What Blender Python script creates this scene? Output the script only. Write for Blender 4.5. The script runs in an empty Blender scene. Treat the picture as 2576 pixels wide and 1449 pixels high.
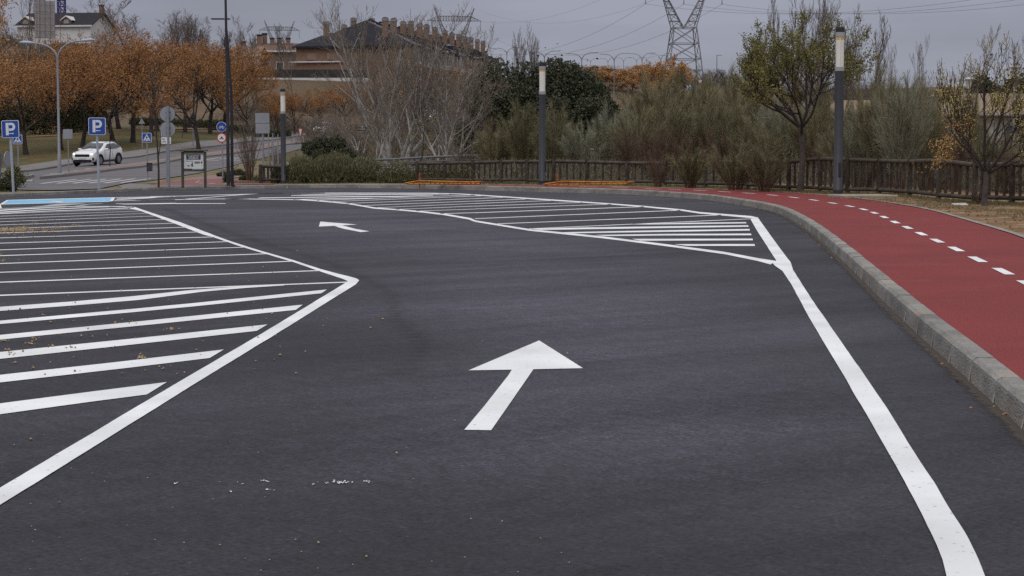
import bpy, math, random
import numpy as np
from mathutils import Vector, Matrix

# ------------------------------------------------------------------ camera, world, sun, exposure
SC = bpy.context.scene
COL = SC.collection
R = math.radians
CAM_H = 1.45
FOC, CX, CY, HOR = 4600.0, 1288.0, 724.5, 379.0       # picture measures on a 2576 wide frame
TH = math.atan((CY - HOR) / FOC)
cam_data = bpy.data.cameras.new('camera')
cam_data.sensor_width = 36.0
cam_data.lens = FOC / 2576.0 * 36.0
cam_data.clip_start = 0.1
cam_data.clip_end = 6000.0
cam = bpy.data.objects.new('camera', cam_data)
cam.location = (0, 0, CAM_H)
cam.rotation_euler = (math.pi / 2 - TH, 0, 0)
COL.objects.link(cam)
SC.camera = cam

SUN_EL, SUN_AZ = 58.0, 200.0
world = bpy.data.worlds.new('World')
SC.world = world
world.use_nodes = True
wn, wl = world.node_tree.nodes, world.node_tree.links
wn.clear()
w_out = wn.new('ShaderNodeOutputWorld'); w_bg = wn.new('ShaderNodeBackground')
w_sky = wn.new('ShaderNodeTexSky'); w_sky.sky_type = 'NISHITA'; w_sky.sun_disc = False
w_sky.sun_elevation = R(SUN_EL); w_sky.sun_rotation = R(SUN_AZ)
w_sky.dust_density = 4.0
w_tc = wn.new('ShaderNodeTexCoord')
w_sep = wn.new('ShaderNodeSeparateXYZ')
w_map = wn.new('ShaderNodeMapping'); w_map.inputs['Scale'].default_value = (2.6, 2.6, 16.0)
w_noise = wn.new('ShaderNodeTexNoise'); w_noise.inputs['Scale'].default_value = 1.7; w_noise.inputs['Detail'].default_value = 6
# an overcast dome: three times as bright overhead as at the horizon
w_ramp = wn.new('ShaderNodeValToRGB')
cr = w_ramp.color_ramp
cr.elements[0].position = 0.0; cr.elements[0].color = (0.325, 0.338, 0.400, 1)
cr.elements[1].position = 1.0; cr.elements[1].color = (1.0, 1.0, 1.04, 1)
e = cr.elements.new(0.09); e.color = (0.300, 0.318, 0.388, 1)
e = cr.elements.new(0.35); e.color = (0.56, 0.57, 0.62, 1)
w_mul = wn.new('ShaderNodeMixRGB'); w_mul.blend_type = 'MULTIPLY'; w_mul.inputs[0].default_value = 1.0
w_cr = wn.new('ShaderNodeMapRange'); w_cr.inputs['From Min'].default_value = 0.3; w_cr.inputs['From Max'].default_value = 0.7
w_cr.inputs['To Min'].default_value = 0.85; w_cr.inputs['To Max'].default_value = 1.15
w_scale = wn.new('ShaderNodeMixRGB'); w_scale.blend_type = 'MULTIPLY'; w_scale.inputs[0].default_value = 1.0
w_scale.inputs[2].default_value = (0.055, 0.055, 0.055, 1)
w_mix = wn.new('ShaderNodeMixRGB'); w_mix.inputs[0].default_value = 0.95
wl.new(w_tc.outputs['Generated'], w_sep.inputs[0]); wl.new(w_sep.outputs['Z'], w_ramp.inputs[0])
wl.new(w_tc.outputs['Generated'], w_map.inputs[0]); wl.new(w_map.outputs[0], w_noise.inputs['Vector'])
wl.new(w_noise.outputs['Fac'], w_cr.inputs['Value'])
wl.new(w_ramp.outputs[0], w_mul.inputs[1]); wl.new(w_cr.outputs[0], w_mul.inputs[2])
wl.new(w_sky.outputs[0], w_scale.inputs[1])
wl.new(w_scale.outputs[0], w_mix.inputs[1]); wl.new(w_mul.outputs[0], w_mix.inputs[2])
wl.new(w_mix.outputs[0], w_bg.inputs[0]); w_bg.inputs[1].default_value = 1.0
wl.new(w_bg.outputs[0], w_out.inputs[0])

sun_d = bpy.data.lights.new('sun', 'SUN'); sun_d.energy = 1.1; sun_d.angle = R(40); sun_d.color = (1.0, 0.965, 0.92)
sun = bpy.data.objects.new('sun', sun_d)
sun.rotation_euler = (R(90 - SUN_EL), 0, R(180 - SUN_AZ)); COL.objects.link(sun)
SC.view_settings.view_transform = 'Standard'; SC.view_settings.look = 'None'
SC.view_settings.exposure = 0.0; SC.view_settings.gamma = 1.0; SC.view_settings.use_curve_mapping = False
SC.cycles.max_bounces = 5; SC.cycles.diffuse_bounces = 3; SC.cycles.glossy_bounces = 2
SC.cycles.transparent_max_bounces = 6; SC.cycles.volume_bounces = 0
SC.cycles.use_denoising = False

random.seed(7)
RNG = np.random.default_rng(11)

# ------------------------------------------------------------------ picture measures -> places
def ray(x, y):
    a = (x - CX) / FOC; b = -(y - CY) / FOC
    return a, math.cos(TH) + b * math.sin(TH), -math.sin(TH) + b * math.cos(TH)
def gp(x, y, z=0.0):
    a, fy, fz = ray(x, y); t = (z - CAM_H) / fz
    return (a * t, fy * t, z)
def at(x, y, Y):
    a, fy, fz = ray(x, y); t = Y / fy
    return (a * t, Y, CAM_H + fz * t)
def QO(x0, y0, s, pts):                     # enlarged-crop measures -> frame measures
    return [((x0 + x / s) * 0.62891, (y0 + y / s) * 0.62891) for x, y in pts]
A_ = lambda *p: QO(0, 700, 1.7167, p)
B_ = lambda *p: QO(2600, 600, 1.722, p)
E_ = lambda *p: QO(0, 400, 3.22, p)
F_ = lambda *p: QO(600, 400, 3.623, p)
T1 = lambda *p: QO(0, 760, 3.68, p)
T2 = lambda *p: QO(600, 760, 3.68, p)
T3 = lambda *p: QO(900, 760, 2.3418, p)
T4 = lambda *p: QO(1900, 760, 1.9815, p)
T5 = lambda *p: QO(1200, 840, 6.44, p)
AR = lambda *p: QO(1700, 1250, 2.635, p)
BL = lambda *p: QO(0, 1500, 1.61, p)
BR = lambda *p: QO(3200, 1500, 1.8025, p)
def interp(x, xs, ys): return float(np.interp(x, xs, ys))
KX = [-300, 0, 350, 640, 838, 1288, 1640, 1900, 2037, 2576]
KH = [.10, .10, .115, .13, .15, .185, .175, .165, .155, .15]
def kerb_h(xd): return interp(xd, KX, KH)
def xd_of(X, Y): return CX + FOC * 1.0028 * X / Y if Y > 0.5 else 9000.0

# ------------------------------------------------------------------ terrain
TX = [-600, 0, 300, 600, 900, 1200, 1500, 1800, 2100, 2576, 3200]
TY = [75, 100, 120, 135, 150, 165, 180, 200, 240, 270, 285, 300, 400, 600, 1000, 2500]
_rows = {
 100: [440, 440, 438, 436, 437, 438, 438, 438, 438, 438, 438],
 120: [436, 435, 423, 419, 425, 430, 430, 430, 430, 430, 430],
 135: [430, 427, 409, 404, 414, 424, 424, 424, 424, 424, 424],
 150: [415, 410, 398, 391, 402, 412, 415, 418, 418, 418, 418],
 165: [385, 382, 375, 378, 390, 400, 408, 412, 412, 412, 412],
 180: [358, 352, 350, 362, 376, 388, 400, 405, 408, 408, 408],
 200: [345, 340, 335, 352, 362, 372, 385, 390, 398, 400, 400],
 240: [322, 318, 312, 325, 335, 345, 345, 350, 370, 385, 385],
 270: [290, 285, 280, 268, 285, 300, 305, 315, 345, 365, 365]}
_z = {
 285: [11.5, 11.5, 12, 12.35, 12.3, 11.0, 9.5, 8, 6, 4, 4],
 300: [14, 14, 14, 13.3, 13.3, 13.5, 13.0, 12, 9, 6, 6],
 400: [26, 26, 20, 15, 14, 14.3, 14.6, 14.6, 13, 11, 11],
 600: [28, 28, 22, 16, 15, 16, 17, 18, 18, 17, 17],
 1000: [34, 34, 28, 22, 20, 24, 30, 33, 33, 33, 33],
 2500: [60, 60, 55, 50, 50, 60, 70, 80, 85, 90, 90]}
TZ = np.zeros((len(TY), len(TX)))
for i, Y in enumerate(TY):
    for j, X in enumerate(TX):
        if Y == 75: TZ[i, j] = kerb_h(X)
        elif Y in _rows: TZ[i, j] = at(X, _rows[Y][j], Y)[2]
        else: TZ[i, j] = _z[Y][j]
TYa, TXa = np.array(TY, float), np.array(TX, float)
def terrain(X, Y):
    X = np.atleast_1d(np.asarray(X, float)); Y = np.atleast_1d(np.asarray(Y, float))
    Ys = np.maximum(Y, 1.0)
    xd = np.clip(CX + FOC * 1.0028 * X / Ys, TXa[0], TXa[-1] - 1e-3)
    yc = np.clip(Ys, TYa[0], TYa[-1] - 1e-3)
    i = np.searchsorted(TYa, yc, side='right') - 1; j = np.searchsorted(TXa, xd, side='right') - 1
    i = np.clip(i, 0, len(TYa) - 2); j = np.clip(j, 0, len(TXa) - 2)
    fy = (yc - TYa[i]) / (TYa[i + 1] - TYa[i]); fx = (xd - TXa[j]) / (TXa[j + 1] - TXa[j])
    sx = fx * fx * (3 - 2 * fx)
    z = (TZ[i, j] * (1 - sx) + TZ[i, j + 1] * sx) * (1 - fy) + (TZ[i + 1, j] * (1 - sx) + TZ[i + 1, j + 1] * sx) * fy
    near = Ys < TYa[0]
    z = np.where(near, np.interp(xd, KX, KH), z)
    return z
def tz(X, Y): return float(terrain(X, Y)[0])
_hy = np.concatenate([np.arange(12, 420, 0.6), np.geomspace(420, 2500, 200)])
def hit(x, y, lift=0.0):
    a, fy, fz = ray(x, y)
    X = a / fy * _hy; Z = CAM_H + fz / fy * _hy
    d = Z - (terrain(X, _hy) + lift)
    k = np.argmax(d <= 0)
    if d[k] > 0: k = len(_hy) - 1
    if k == 0: return (X[0], _hy[0], Z[0])
    t = d[k - 1] / (d[k - 1] - d[k] + 1e-12)
    Y = _hy[k - 1] + t * (_hy[k] - _hy[k - 1]); XX = a / fy * Y
    return (float(XX), float(Y), tz(XX, Y) + lift)

# ------------------------------------------------------------------ materials
def mat(name, col, rough=0.8, spec=0.3, metal=0.0, noise=None, bump=None, emit=None, ao=None):
    """noise = (scale, amount, detail, stretch xyz); bump = (scale, strength)"""
    m = bpy.data.materials.new(name); m.use_nodes = True
    nt = m.node_tree; b = nt.nodes['Principled BSDF']
    b.inputs['Base Color'].default_value = (*col, 1); b.inputs['Roughness'].default_value = rough
    b.inputs['Specular IOR Level'].default_value = spec; b.inputs['Metallic'].default_value = metal
    tc = None
    if noise or bump:
        tc = nt.nodes.new('ShaderNodeTexCoord')
    if noise:
        sc, amt, det, st = noise
        mp = nt.nodes.new('ShaderNodeMapping'); mp.inputs['Scale'].default_value = st
        n = nt.nodes.new('ShaderNodeTexNoise'); n.inputs['Scale'].default_value = sc; n.inputs['Detail'].default_value = det
        nt.links.new(tc.outputs['Object'], mp.inputs[0]); nt.links.new(mp.outputs[0], n.inputs['Vector'])
        mr = nt.nodes.new('ShaderNodeMapRange'); mr.inputs['From Min'].default_value = 0.25; mr.inputs['From Max'].default_value = 0.75
        mr.inputs['To Min'].default_value = 1 - amt; mr.inputs['To Max'].default_value = 1 + amt
        nt.links.new(n.outputs['Fac'], mr.inputs['Value'])
        mx = nt.nodes.new('ShaderNodeMixRGB'); mx.blend_type = 'MULTIPLY'; mx.inputs[0].default_value = 1
        mx.inputs[1].default_value = (*col, 1); nt.links.new(mr.outputs[0], mx.inputs[2])
        nt.links.new(mx.outputs[0], b.inputs['Base Color'])
    if bump:
        n2 = nt.nodes.new('ShaderNodeTexNoise'); n2.inputs['Scale'].default_value = bump[0]; n2.inputs['Detail'].default_value = 4
        nt.links.new(tc.outputs['Object'], n2.inputs['Vector'])
        bp = nt.nodes.new('ShaderNodeBump'); bp.inputs['Strength'].default_value = bump[1]; bp.inputs['Distance'].default_value = 0.02
        nt.links.new(n2.outputs['Fac'], bp.inputs['Height']); nt.links.new(bp.outputs[0], b.inputs['Normal'])
    if emit:
        b.inputs['Emission Color'].default_value = (*emit[0], 1); b.inputs['Emission Strength'].default_value = emit[1]
    return m
def leaf_mat(name, cols, rough=0.75, trans=0.15):
    """every leaf or twig is an island of its own and draws its colour from the ramp"""
    m = bpy.data.materials.new(name); m.use_nodes = True
    nt = m.node_tree; b = nt.nodes['Principled BSDF']
    g = nt.nodes.new('ShaderNodeNewGeometry'); r = nt.nodes.new('ShaderNodeValToRGB')
    el = r.color_ramp.elements
    while len(el) < len(cols): el.new(0.5)
    for k, c in enumerate(cols):
        el[k].position = k / max(1, len(cols) - 1); el[k].color = (*c, 1)
    nt.links.new(g.outputs['Random Per Island'], r.inputs[0]); nt.links.new(r.outputs[0], b.inputs['Base Color'])
    b.inputs['Roughness'].default_value = rough; b.inputs['Specular IOR Level'].default_value = 0.2
    if trans > 0:
        t = nt.nodes.new('ShaderNodeBsdfTranslucent'); nt.links.new(r.outputs[0], t.inputs[0])
        mx = nt.nodes.new('ShaderNodeMixShader'); mx.inputs[0].default_value = trans
        nt.links.new(b.outputs[0], mx.inputs[1]); nt.links.new(t.outputs[0], mx.inputs[2])
        nt.links.new(mx.outputs[0], nt.nodes['Material Output'].inputs[0])
    return m

# ------------------------------------------------------------------ mesh helpers
def new_mesh(name, V, F, m=None, smooth=False):
    me = bpy.data.meshes.new(name)
    V = np.asarray(V, dtype=np.float32).reshape(-1, 3)
    if isinstance(F, np.ndarray):
        n, k = F.shape
        me.vertices.add(len(V)); me.vertices.foreach_set('co', V.ravel())
        me.loops.add(n * k); me.loops.foreach_set('vertex_index', F.astype(np.int32).ravel())
        me.polygons.add(n)
        me.polygons.foreach_set('loop_start', np.arange(0, n * k, k, dtype=np.int32))
        me.update(calc_edges=True)
    else:
        me.from_pydata(V.tolist(), [], F); me.update()
    if smooth and len(me.polygons): me.polygons.foreach_set('use_smooth', [len(f.vertices) <= 4 for f in me.polygons])
    if m: me.materials.append(m)
    return me
def link(name, me, parent=None, loc=(0, 0, 0), rot=(0, 0, 0), sc=(1, 1, 1)):
    o = bpy.data.objects.new(name, me); COL.objects.link(o)
    o.location = loc; o.rotation_euler = rot; o.scale = sc
    if parent is not None: o.parent = parent
    return o
def part(name, VF, m, parent, smooth=False, **k):
    return link(name, new_mesh(name, VF[0], VF[1], m, smooth), parent, **k)
def tag(o, label=None, cat=None, group=None, kind=None):
    if label: o['label'] = label
    if cat: o['category'] = cat
    if group: o['group'] = group
    if kind: o['kind'] = kind
    return o
def thing(name, label, cat, loc=(0, 0, 0), rz=0.0, group=None, sc=1.0):
    o = bpy.data.objects.new(name, None); COL.objects.link(o)
    o.empty_display_size = 0.2
    o.location = loc; o.rotation_euler = (0, 0, rz)
    o.scale = (sc, sc, sc) if not isinstance(sc, tuple) else sc
    return tag(o, label, cat, group)
KIDS = {}
def clone(root, label, loc, rz=0.0, sc=None, group=None):
    def cp(o, par):
        c = o.copy(); COL.objects.link(c)
        if par is not None: c.parent = par
        for ch in o.children: cp(ch, c)
        return c
    c = cp(root, None); c.location = loc; c.rotation_euler = (0, 0, rz)
    if sc is not None: c.scale = (sc, sc, sc) if not isinstance(sc, tuple) else sc
    c['label'] = label
    if group: c['group'] = group
    return c
def merge(*vfs):
    V, F, n = [], [], 0
    for v, f in vfs:
        v = np.asarray(v, float).reshape(-1, 3)
        V.append(v); F.extend([tuple(int(i) + n for i in q) for q in f]); n += len(v)
    return np.concatenate(V), F
def box(cx, cy, cz, sx, sy, sz, bev=0.0, rz=0.0):
    """box by centre and full sizes; optional chamfered edges"""
    hx, hy, hz = sx / 2, sy / 2, sz / 2
    if bev <= 0:
        V = [(a * hx, b * hy, c * hz) for c in (-1, 1) for b in (-1, 1) for a in (-1, 1)]
        F = [(0, 2, 3, 1), (4, 5, 7, 6), (0, 1, 5, 4), (2, 6, 7, 3), (0, 4, 6, 2), (1, 3, 7, 5)]
    else:
        b = min(bev, hx * .9, hy * .9, hz * .9)
        V, F = [], []
        def ring(x, y, z):
            n = len(V)
            V.extend([(-x + 0, -y, z), (x, -y, z), (x, y, z), (-x, y, z)]); return n
        r0 = ring(hx - b, hy - b, -hz); r1 = ring(hx, hy, -hz + b); r2 = ring(hx, hy, hz - b); r3 = ring(hx - b, hy - b, hz)
        F.append((r0 + 3, r0 + 2, r0 + 1, r0)); F.append((r3, r3 + 1, r3 + 2, r3 + 3))
        for p, q in ((r0, r1), (r1, r2), (r2, r3)):
            for k in range(4): F.append((p + k, p + (k + 1) % 4, q + (k + 1) % 4, q + k))
    V = np.array(V, float)
    if rz:
        c, s = math.cos(rz), math.sin(rz)
        V[:, :2] = V[:, :2] @ np.array([[c, s], [-s, c]])
    return V + np.array([cx, cy, cz]), F
def polytube(pts, rad, sides=8, caps=True):
    P = np.asarray(pts, float); n = len(P)
    rad = np.full(n, rad, float) if np.isscalar(rad) else np.asarray(rad, float)
    T = np.gradient(P, axis=0) if n > 1 else np.array([[0, 0, 1.]])
    T /= np.linalg.norm(T, axis=1)[:, None] + 1e-12
    ref = np.array([0, 0, 1.]) if abs(T[0][2]) < 0.9 else np.array([1., 0, 0])
    V = []
    u = np.cross(T[0], ref); u /= np.linalg.norm(u)
    for k in range(n):
        u = u - T[k] * np.dot(u, T[k]); u /= np.linalg.norm(u) + 1e-12
        w = np.cross(T[k], u)
        for s in range(sides):
            an = 2 * math.pi * s / sides
            V.append(P[k] + rad[k] * (math.cos(an) * u + math.sin(an) * w))
    F = []
    for k in range(n - 1):
        for s in range(sides):
            F.append((k * sides + s, k * sides + (s + 1) % sides, (k + 1) * sides + (s + 1) % sides, (k + 1) * sides + s))
    if caps:
        m0 = len(V); V += V[:sides] + V[(n - 1) * sides:n * sides]
        F.append(tuple(m0 + s for s in range(sides - 1, -1, -1))); F.append(tuple(m0 + sides + s for s in range(sides)))
    return np.array(V), F
def cyl(x, y, z0, z1, r, sides=12, r1=None):
    return polytube([(x, y, z0), (x, y, z1)], [r, r if r1 is None else r1], sides)
def segs_mesh(S, sides=3):
    """S: N x 8 (p0, p1, r0, r1) -> quads, each a little prism"""
    S = np.asarray(S, float); n = len(S)
    p0, p1, r0, r1 = S[:, :3], S[:, 3:6], S[:, 6], S[:, 7]
    T = p1 - p0; T /= np.linalg.norm(T, axis=1)[:, None] + 1e-12
    ref = np.where(np.abs(T[:, 2:3]) < 0.9, np.array([[0, 0, 1.]]), np.array([[1., 0, 0]]))
    u = np.cross(T, ref); u /= np.linalg.norm(u, axis=1)[:, None] + 1e-12
    w = np.cross(T, u)
    V = np.zeros((n, 2, sides, 3))
    for s in range(sides):
        an = 2 * math.pi * s / sides
        d = math.cos(an) * u + math.sin(an) * w
        V[:, 0, s] = p0 + d * r0[:, None]; V[:, 1, s] = p1 + d * r1[:, None]
    base = (np.arange(n) * 2 * sides)[:, None]
    F = np.concatenate([base + np.array([[s, (s + 1) % sides, sides + (s + 1) % sides, sides + s]]) for s in range(sides)])
    return V.reshape(-1, 3), F
def quads_cloud(C, size, up=0.0, aspect=1.0, rng=RNG):
    """one small quad per centre, random attitude"""
    n = len(C); C = np.asarray(C, float)
    a = rng.normal(size=(n, 3)); a[:, 2] += up; a /= np.linalg.norm(a, axis=1)[:, None]
    b = rng.normal(size=(n, 3)); u = np.cross(a, b); u /= np.linalg.norm(u, axis=1)[:, None] + 1e-9
    w = np.cross(a, u)
    s = (size * rng.uniform(0.6, 1.35, n))[:, None]
    V = np.stack([C - u * s, C - w * s * aspect, C + u * s, C + w * s * aspect], axis=1)
    return V.reshape(-1, 3), np.arange(n * 4).reshape(n, 4)
def sheet(pts):
    return np.array(pts, float), [tuple(range(len(pts)))]
def strip_between(L, Rr):
    L, Rr = np.asarray(L, float), np.asarray(Rr, float); n = len(L)
    V = np.concatenate([L, Rr]); F = [(k, k + 1, n + k + 1, n + k) for k in range(n - 1)]
    return V, F
def resample(P, n=None, step=None):
    P = np.asarray(P, float); d = np.concatenate([[0], np.cumsum(np.linalg.norm(np.diff(P, axis=0), axis=1))])
    if step: n = max(2, int(round(d[-1] / step)) + 1)
    t = np.linspace(0, d[-1], n)
    return np.stack([np.interp(t, d, P[:, k]) for k in range(P.shape[1])], axis=1)
def smooth_poly(P, it=2):
    P = np.asarray(P, float)
    for _ in range(it):
        Q = [P[0]]
        for a, b in zip(P[:-1], P[1:]):
            Q += [a * .75 + b * .25, a * .25 + b * .75]
        Q.append(P[-1]); P = np.array(Q)
    return P

# ================================================================== materials of the place
def asphalt_mat():
    m = bpy.data.materials.new('fresh_asphalt'); m.use_nodes = True
    nt = m.node_tree; N, L = nt.nodes, nt.links; b = N['Principled BSDF']
    tc = N.new('ShaderNodeTexCoord')
    def noise(sc, st, det, rough=0.5):
        mp = N.new('ShaderNodeMapping'); mp.inputs['Scale'].default_value = st; mp.inputs['Rotation'].default_value = (0, 0, R(-3))
        n = N.new('ShaderNodeTexNoise'); n.inputs['Scale'].default_value = sc; n.inputs['Detail'].default_value = det
        n.inputs['Roughness'].default_value = rough
        mp.inputs['Rotation'].default_value = (0, 0, 0); vr = N.new('ShaderNodeVectorRotate'); vr.rotation_type = 'Z_AXIS'; vr.inputs['Angle'].default_value = R(-38)
        L.new(tc.outputs['Object'], vr.inputs['Vector']); L.new(vr.outputs[0], mp.inputs[0]); L.new(mp.outputs[0], n.inputs['Vector']); return n.outputs['Fac']
    def rng(v, a, c, lo, hi):
        r = N.new('ShaderNodeMapRange'); L.new(v, r.inputs['Value'])
        r.inputs['From Min'].default_value = a; r.inputs['From Max'].default_value = c
        r.inputs['To Min'].default_value = lo; r.inputs['To Max'].default_value = hi; return r.outputs[0]
    def mul(a, c):
        x = N.new('ShaderNodeMath'); x.operation = 'MULTIPLY'; L.new(a, x.inputs[0]); L.new(c, x.inputs[1]); return x.outputs[0]
    bands = rng(noise(1.0, (0.10, 0.85, 1), 6, 0.62), 0.3, 0.72, 0.66, 1.50)      # roller passes across the lot
    fine_bands = rng(noise(1.0, (0.7, 3.2, 1), 5), 0.3, 0.7, 0.93, 1.07)
    patch = rng(noise(0.33, (1, 1, 1), 7, 0.65), 0.3, 0.7, 0.66, 1.30)
    grain = rng(noise(38, (1, 1, 1), 3, 0.7), 0.3, 0.7, 0.32, 1.85)
    at_ = N.new('ShaderNodeAttribute'); at_.attribute_name = 'track'; dr_ = N.new('ShaderNodeAttribute'); dr_.attribute_name = 'dry'
    coarse = rng(noise(11, (1, .55, 1), 6, 0.78), 0.3, 0.7, 0.55, 1.5)
    val = mul(mul(mul(bands, fine_bands), mul(patch, grain)), mul(coarse, mul(rng(at_.outputs['Fac'], 0, 1, 1.0, 0.30), rng(dr_.outputs['Fac'], 0, 1, 0.80, 1.75))))
    mx = N.new('ShaderNodeMixRGB'); mx.blend_type = 'MULTIPLY'; mx.inputs[0].default_value = 1
    mx.inputs[1].default_value = (0.0248, 0.0234, 0.0318, 1); L.new(val, mx.inputs[2])
    # pale stone chips
    v = N.new('ShaderNodeTexVoronoi'); v.inputs['Scale'].default_value = 26; L.new(tc.outputs['Object'], v.inputs['Vector'])
    chip = rng(v.outputs['Distance'], 0.05, 0.09, 1.0, 0.0)
    rare = rng(v.outputs['Color'], 0.86, 0.88, 0.0, 0.75)
    mx2 = N.new('ShaderNodeMixRGB'); L.new(mul(chip, rare), mx2.inputs[0]); L.new(mx.outputs[0], mx2.inputs[1]); mx2.inputs[2].default_value = (0.26, 0.24, 0.22, 1)
    L.new(mx2.outputs[0], b.inputs['Base Color'])
    L.new(rng(noise(0.5, (0.3, 1.5, 1), 4), 0.3, 0.7, 0.66, 0.88), b.inputs['Roughness'])
    b.inputs['Specular IOR Level'].default_value = 0.30
    bp = N.new('ShaderNodeBump'); bp.inputs['Strength'].default_value = 0.55; bp.inputs['Distance'].default_value = 0.006
    L.new(noise(120, (1, 1, 1), 3), bp.inputs['Height']); L.new(bp.outputs[0], b.inputs['Normal'])
    return m
def paint_mat(name, col, wear=0.55):
    m = mat(name, col, 0.6, 0.3)
    nt = m.node_tree; N, L = nt.nodes, nt.links; b = N['Principled BSDF']
    tc = N.new('ShaderNodeTexCoord')
    n = N.new('ShaderNodeTexNoise'); n.inputs['Scale'].default_value = 34; n.inputs['Detail'].default_value = 3
    n2 = N.new('ShaderNodeTexNoise'); n2.inputs['Scale'].default_value = 1.1; n2.inputs['Detail'].default_value = 5
    L.new(tc.outputs['Object'], n.inputs['Vector']); L.new(tc.outputs['Object'], n2.inputs['Vector'])
    r = N.new('ShaderNodeMapRange'); r.inputs['From Min'].default_value = 0.645; r.inputs['From Max'].default_value = 0.72
    r.inputs['To Max'].default_value = wear
    L.new(n.outputs['Fac'], r.inputs['Value'])
    r2 = N.new('ShaderNodeMapRange'); r2.inputs['From Min'].default_value = 0.3; r2.inputs['From Max'].default_value = 0.7
    r2.inputs['To Min'].default_value = 0.78; r2.inputs['To Max'].default_value = 1.06
    L.new(n2.outputs['Fac'], r2.inputs['Value'])
    mu = N.new('ShaderNodeMixRGB'); mu.blend_type = 'MULTIPLY'; mu.inputs[0].default_value = 1; mu.inputs[1].default_value = (*col, 1)
    L.new(r2.outputs[0], mu.inputs[2])
    mx = N.new('ShaderNodeMixRGB'); L.new(r.outputs[0], mx.inputs[0]); L.new(mu.outputs[0], mx.inputs[1]); mx.inputs[2].default_value = (0.08, 0.08, 0.09, 1)
    L.new(mx.outputs[0], b.inputs['Base Color'])
    return m
def two_tone(name, c1, c2, scale, lo=0.42, hi=0.58, rough=0.9, fine=(30, 0.25), c3=None, c3scale=5, c3th=(0.6, 0.66), stretch=(1, 1, 1), bump=None):
    m = bpy.data.materials.new(name); m.use_nodes = True
    nt = m.node_tree; N, L = nt.nodes, nt.links; b = N['Principled BSDF']; b.inputs['Roughness'].default_value = rough
    b.inputs['Specular IOR Level'].default_value = 0.2
    tc = N.new('ShaderNodeTexCoord'); mp = N.new('ShaderNodeMapping'); mp.inputs['Scale'].default_value = stretch
    L.new(tc.outputs['Object'], mp.inputs[0])
    def nz(sc, det=5):
        n = N.new('ShaderNodeTexNoise'); n.inputs['Scale'].default_value = sc; n.inputs['Detail'].default_value = det
        L.new(mp.outputs[0], n.inputs['Vector']); return n.outputs['Fac']
    def mr(v, a, c, lo, hi):
        r = N.new('ShaderNodeMapRange'); L.new(v, r.inputs['Value']); r.inputs['From Min'].default_value = a; r.inputs['From Max'].default_value = c
        r.inputs['To Min'].default_value = lo; r.inputs['To Max'].default_value = hi; return r.outputs[0]
    mx = N.new('ShaderNodeMixRGB'); L.new(mr(nz(scale), lo, hi, 0, 1), mx.inputs[0]); mx.inputs[1].default_value = (*c1, 1); mx.inputs[2].default_value = (*c2, 1)
    out = mx.outputs[0]
    if c3:
        m3 = N.new('ShaderNodeMixRGB'); L.new(mr(nz(c3scale), c3th[0], c3th[1], 0, 1), m3.inputs[0]); L.new(out, m3.inputs[1]); m3.inputs[2].default_value = (*c3, 1); out = m3.outputs[0]
    mu = N.new('ShaderNodeMixRGB'); mu.blend_type = 'MULTIPLY'; mu.inputs[0].default_value = 1; L.new(out, mu.inputs[1])
    L.new(mr(nz(fine[0], 3), 0.25, 0.75, 1 - fine[1], 1 + fine[1]), mu.inputs[2]); L.new(mu.outputs[0], b.inputs['Base Color'])
    if bump:
        bp = N.new('ShaderNodeBump'); bp.inputs['Strength'].default_value = bump[1]; bp.inputs['Distance'].default_value = 0.03
        L.new(nz(bump[0], 5), bp.inputs['Height']); L.new(bp.outputs[0], b.inputs['Normal'])
    return m
def mix_mats_by_x(name, ma, mb):
    """bare sandy soil on the right of the place, grass elsewhere"""
    pass
M = {}
M['asphalt'] = asphalt_mat()
M['white_paint'] = paint_mat('white_road_paint', (0.80, 0.81, 0.82))
M['blue_paint'] = paint_mat('blue_bay_paint', (0.20, 0.50, 0.75), 0.3)
M['worn_paint'] = paint_mat('worn_road_paint', (0.42, 0.42, 0.43), 0.9)
M['red_path'] = two_tone('red_bike_path', (0.212, 0.036, 0.036), (0.170, 0.031, 0.031), 0.55, 0.3, 0.7, 0.9, (55, 0.42), (0.205, 0.042, 0.042), 1.5, (0.55, 0.75))
M['red_faded'] = two_tone('faded_red_path', (0.235, 0.095, 0.095), (0.20, 0.09, 0.088), 0.5, 0.3, 0.7, 0.9, (60, 0.2))
M['pink_path'] = two_tone('pink_paving', (0.245, 0.165, 0.15), (0.21, 0.14, 0.125), 0.8, 0.3, 0.7, 0.9, (30, 0.15))
M['kerb'] = two_tone('kerb_concrete', (0.285, 0.275, 0.255), (0.185, 0.178, 0.165), 2.2, 0.35, 0.68, 0.9, (40, 0.25), (0.30, 0.245, 0.20), 1.6, (0.56, 0.66), (1, 1, 2.5), (30, 0.5))
M['mortar'] = mat('kerb_mortar', (0.32, 0.28, 0.24), 0.95, noise=(20, .2, 3, (1, 1, 1)))
M['street_kerb'] = mat('street_kerb', (0.20, 0.19, 0.185), 0.9, noise=(3, .25, 4, (1, 1, 1)))
M['road'] = two_tone('old_asphalt', (0.150, 0.142, 0.150), (0.120, 0.113, 0.120), 0.25, 0.35, 0.65, 0.9, (20, 0.12))
M['pavement'] = two_tone('grey_pavement', (0.21, 0.20, 0.205), (0.17, 0.155, 0.15), 0.6, 0.35, 0.65, 0.9, (12, 0.12), (0.20, 0.13, 0.075), 1.4, (0.6, 0.66))
M['grass'] = two_tone('winter_grass', (0.062, 0.066, 0.024), (0.088, 0.074, 0.030), 0.12, 0.35, 0.65, 0.95, (9, 0.4), (0.17, 0.082, 0.032), 0.9, (0.54, 0.66))
M['dry_slope'] = two_tone('dry_slope', (0.145, 0.100, 0.066), (0.105, 0.080, 0.050), 0.08, 0.35, 0.65, 0.95, (4, 0.35))
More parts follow.
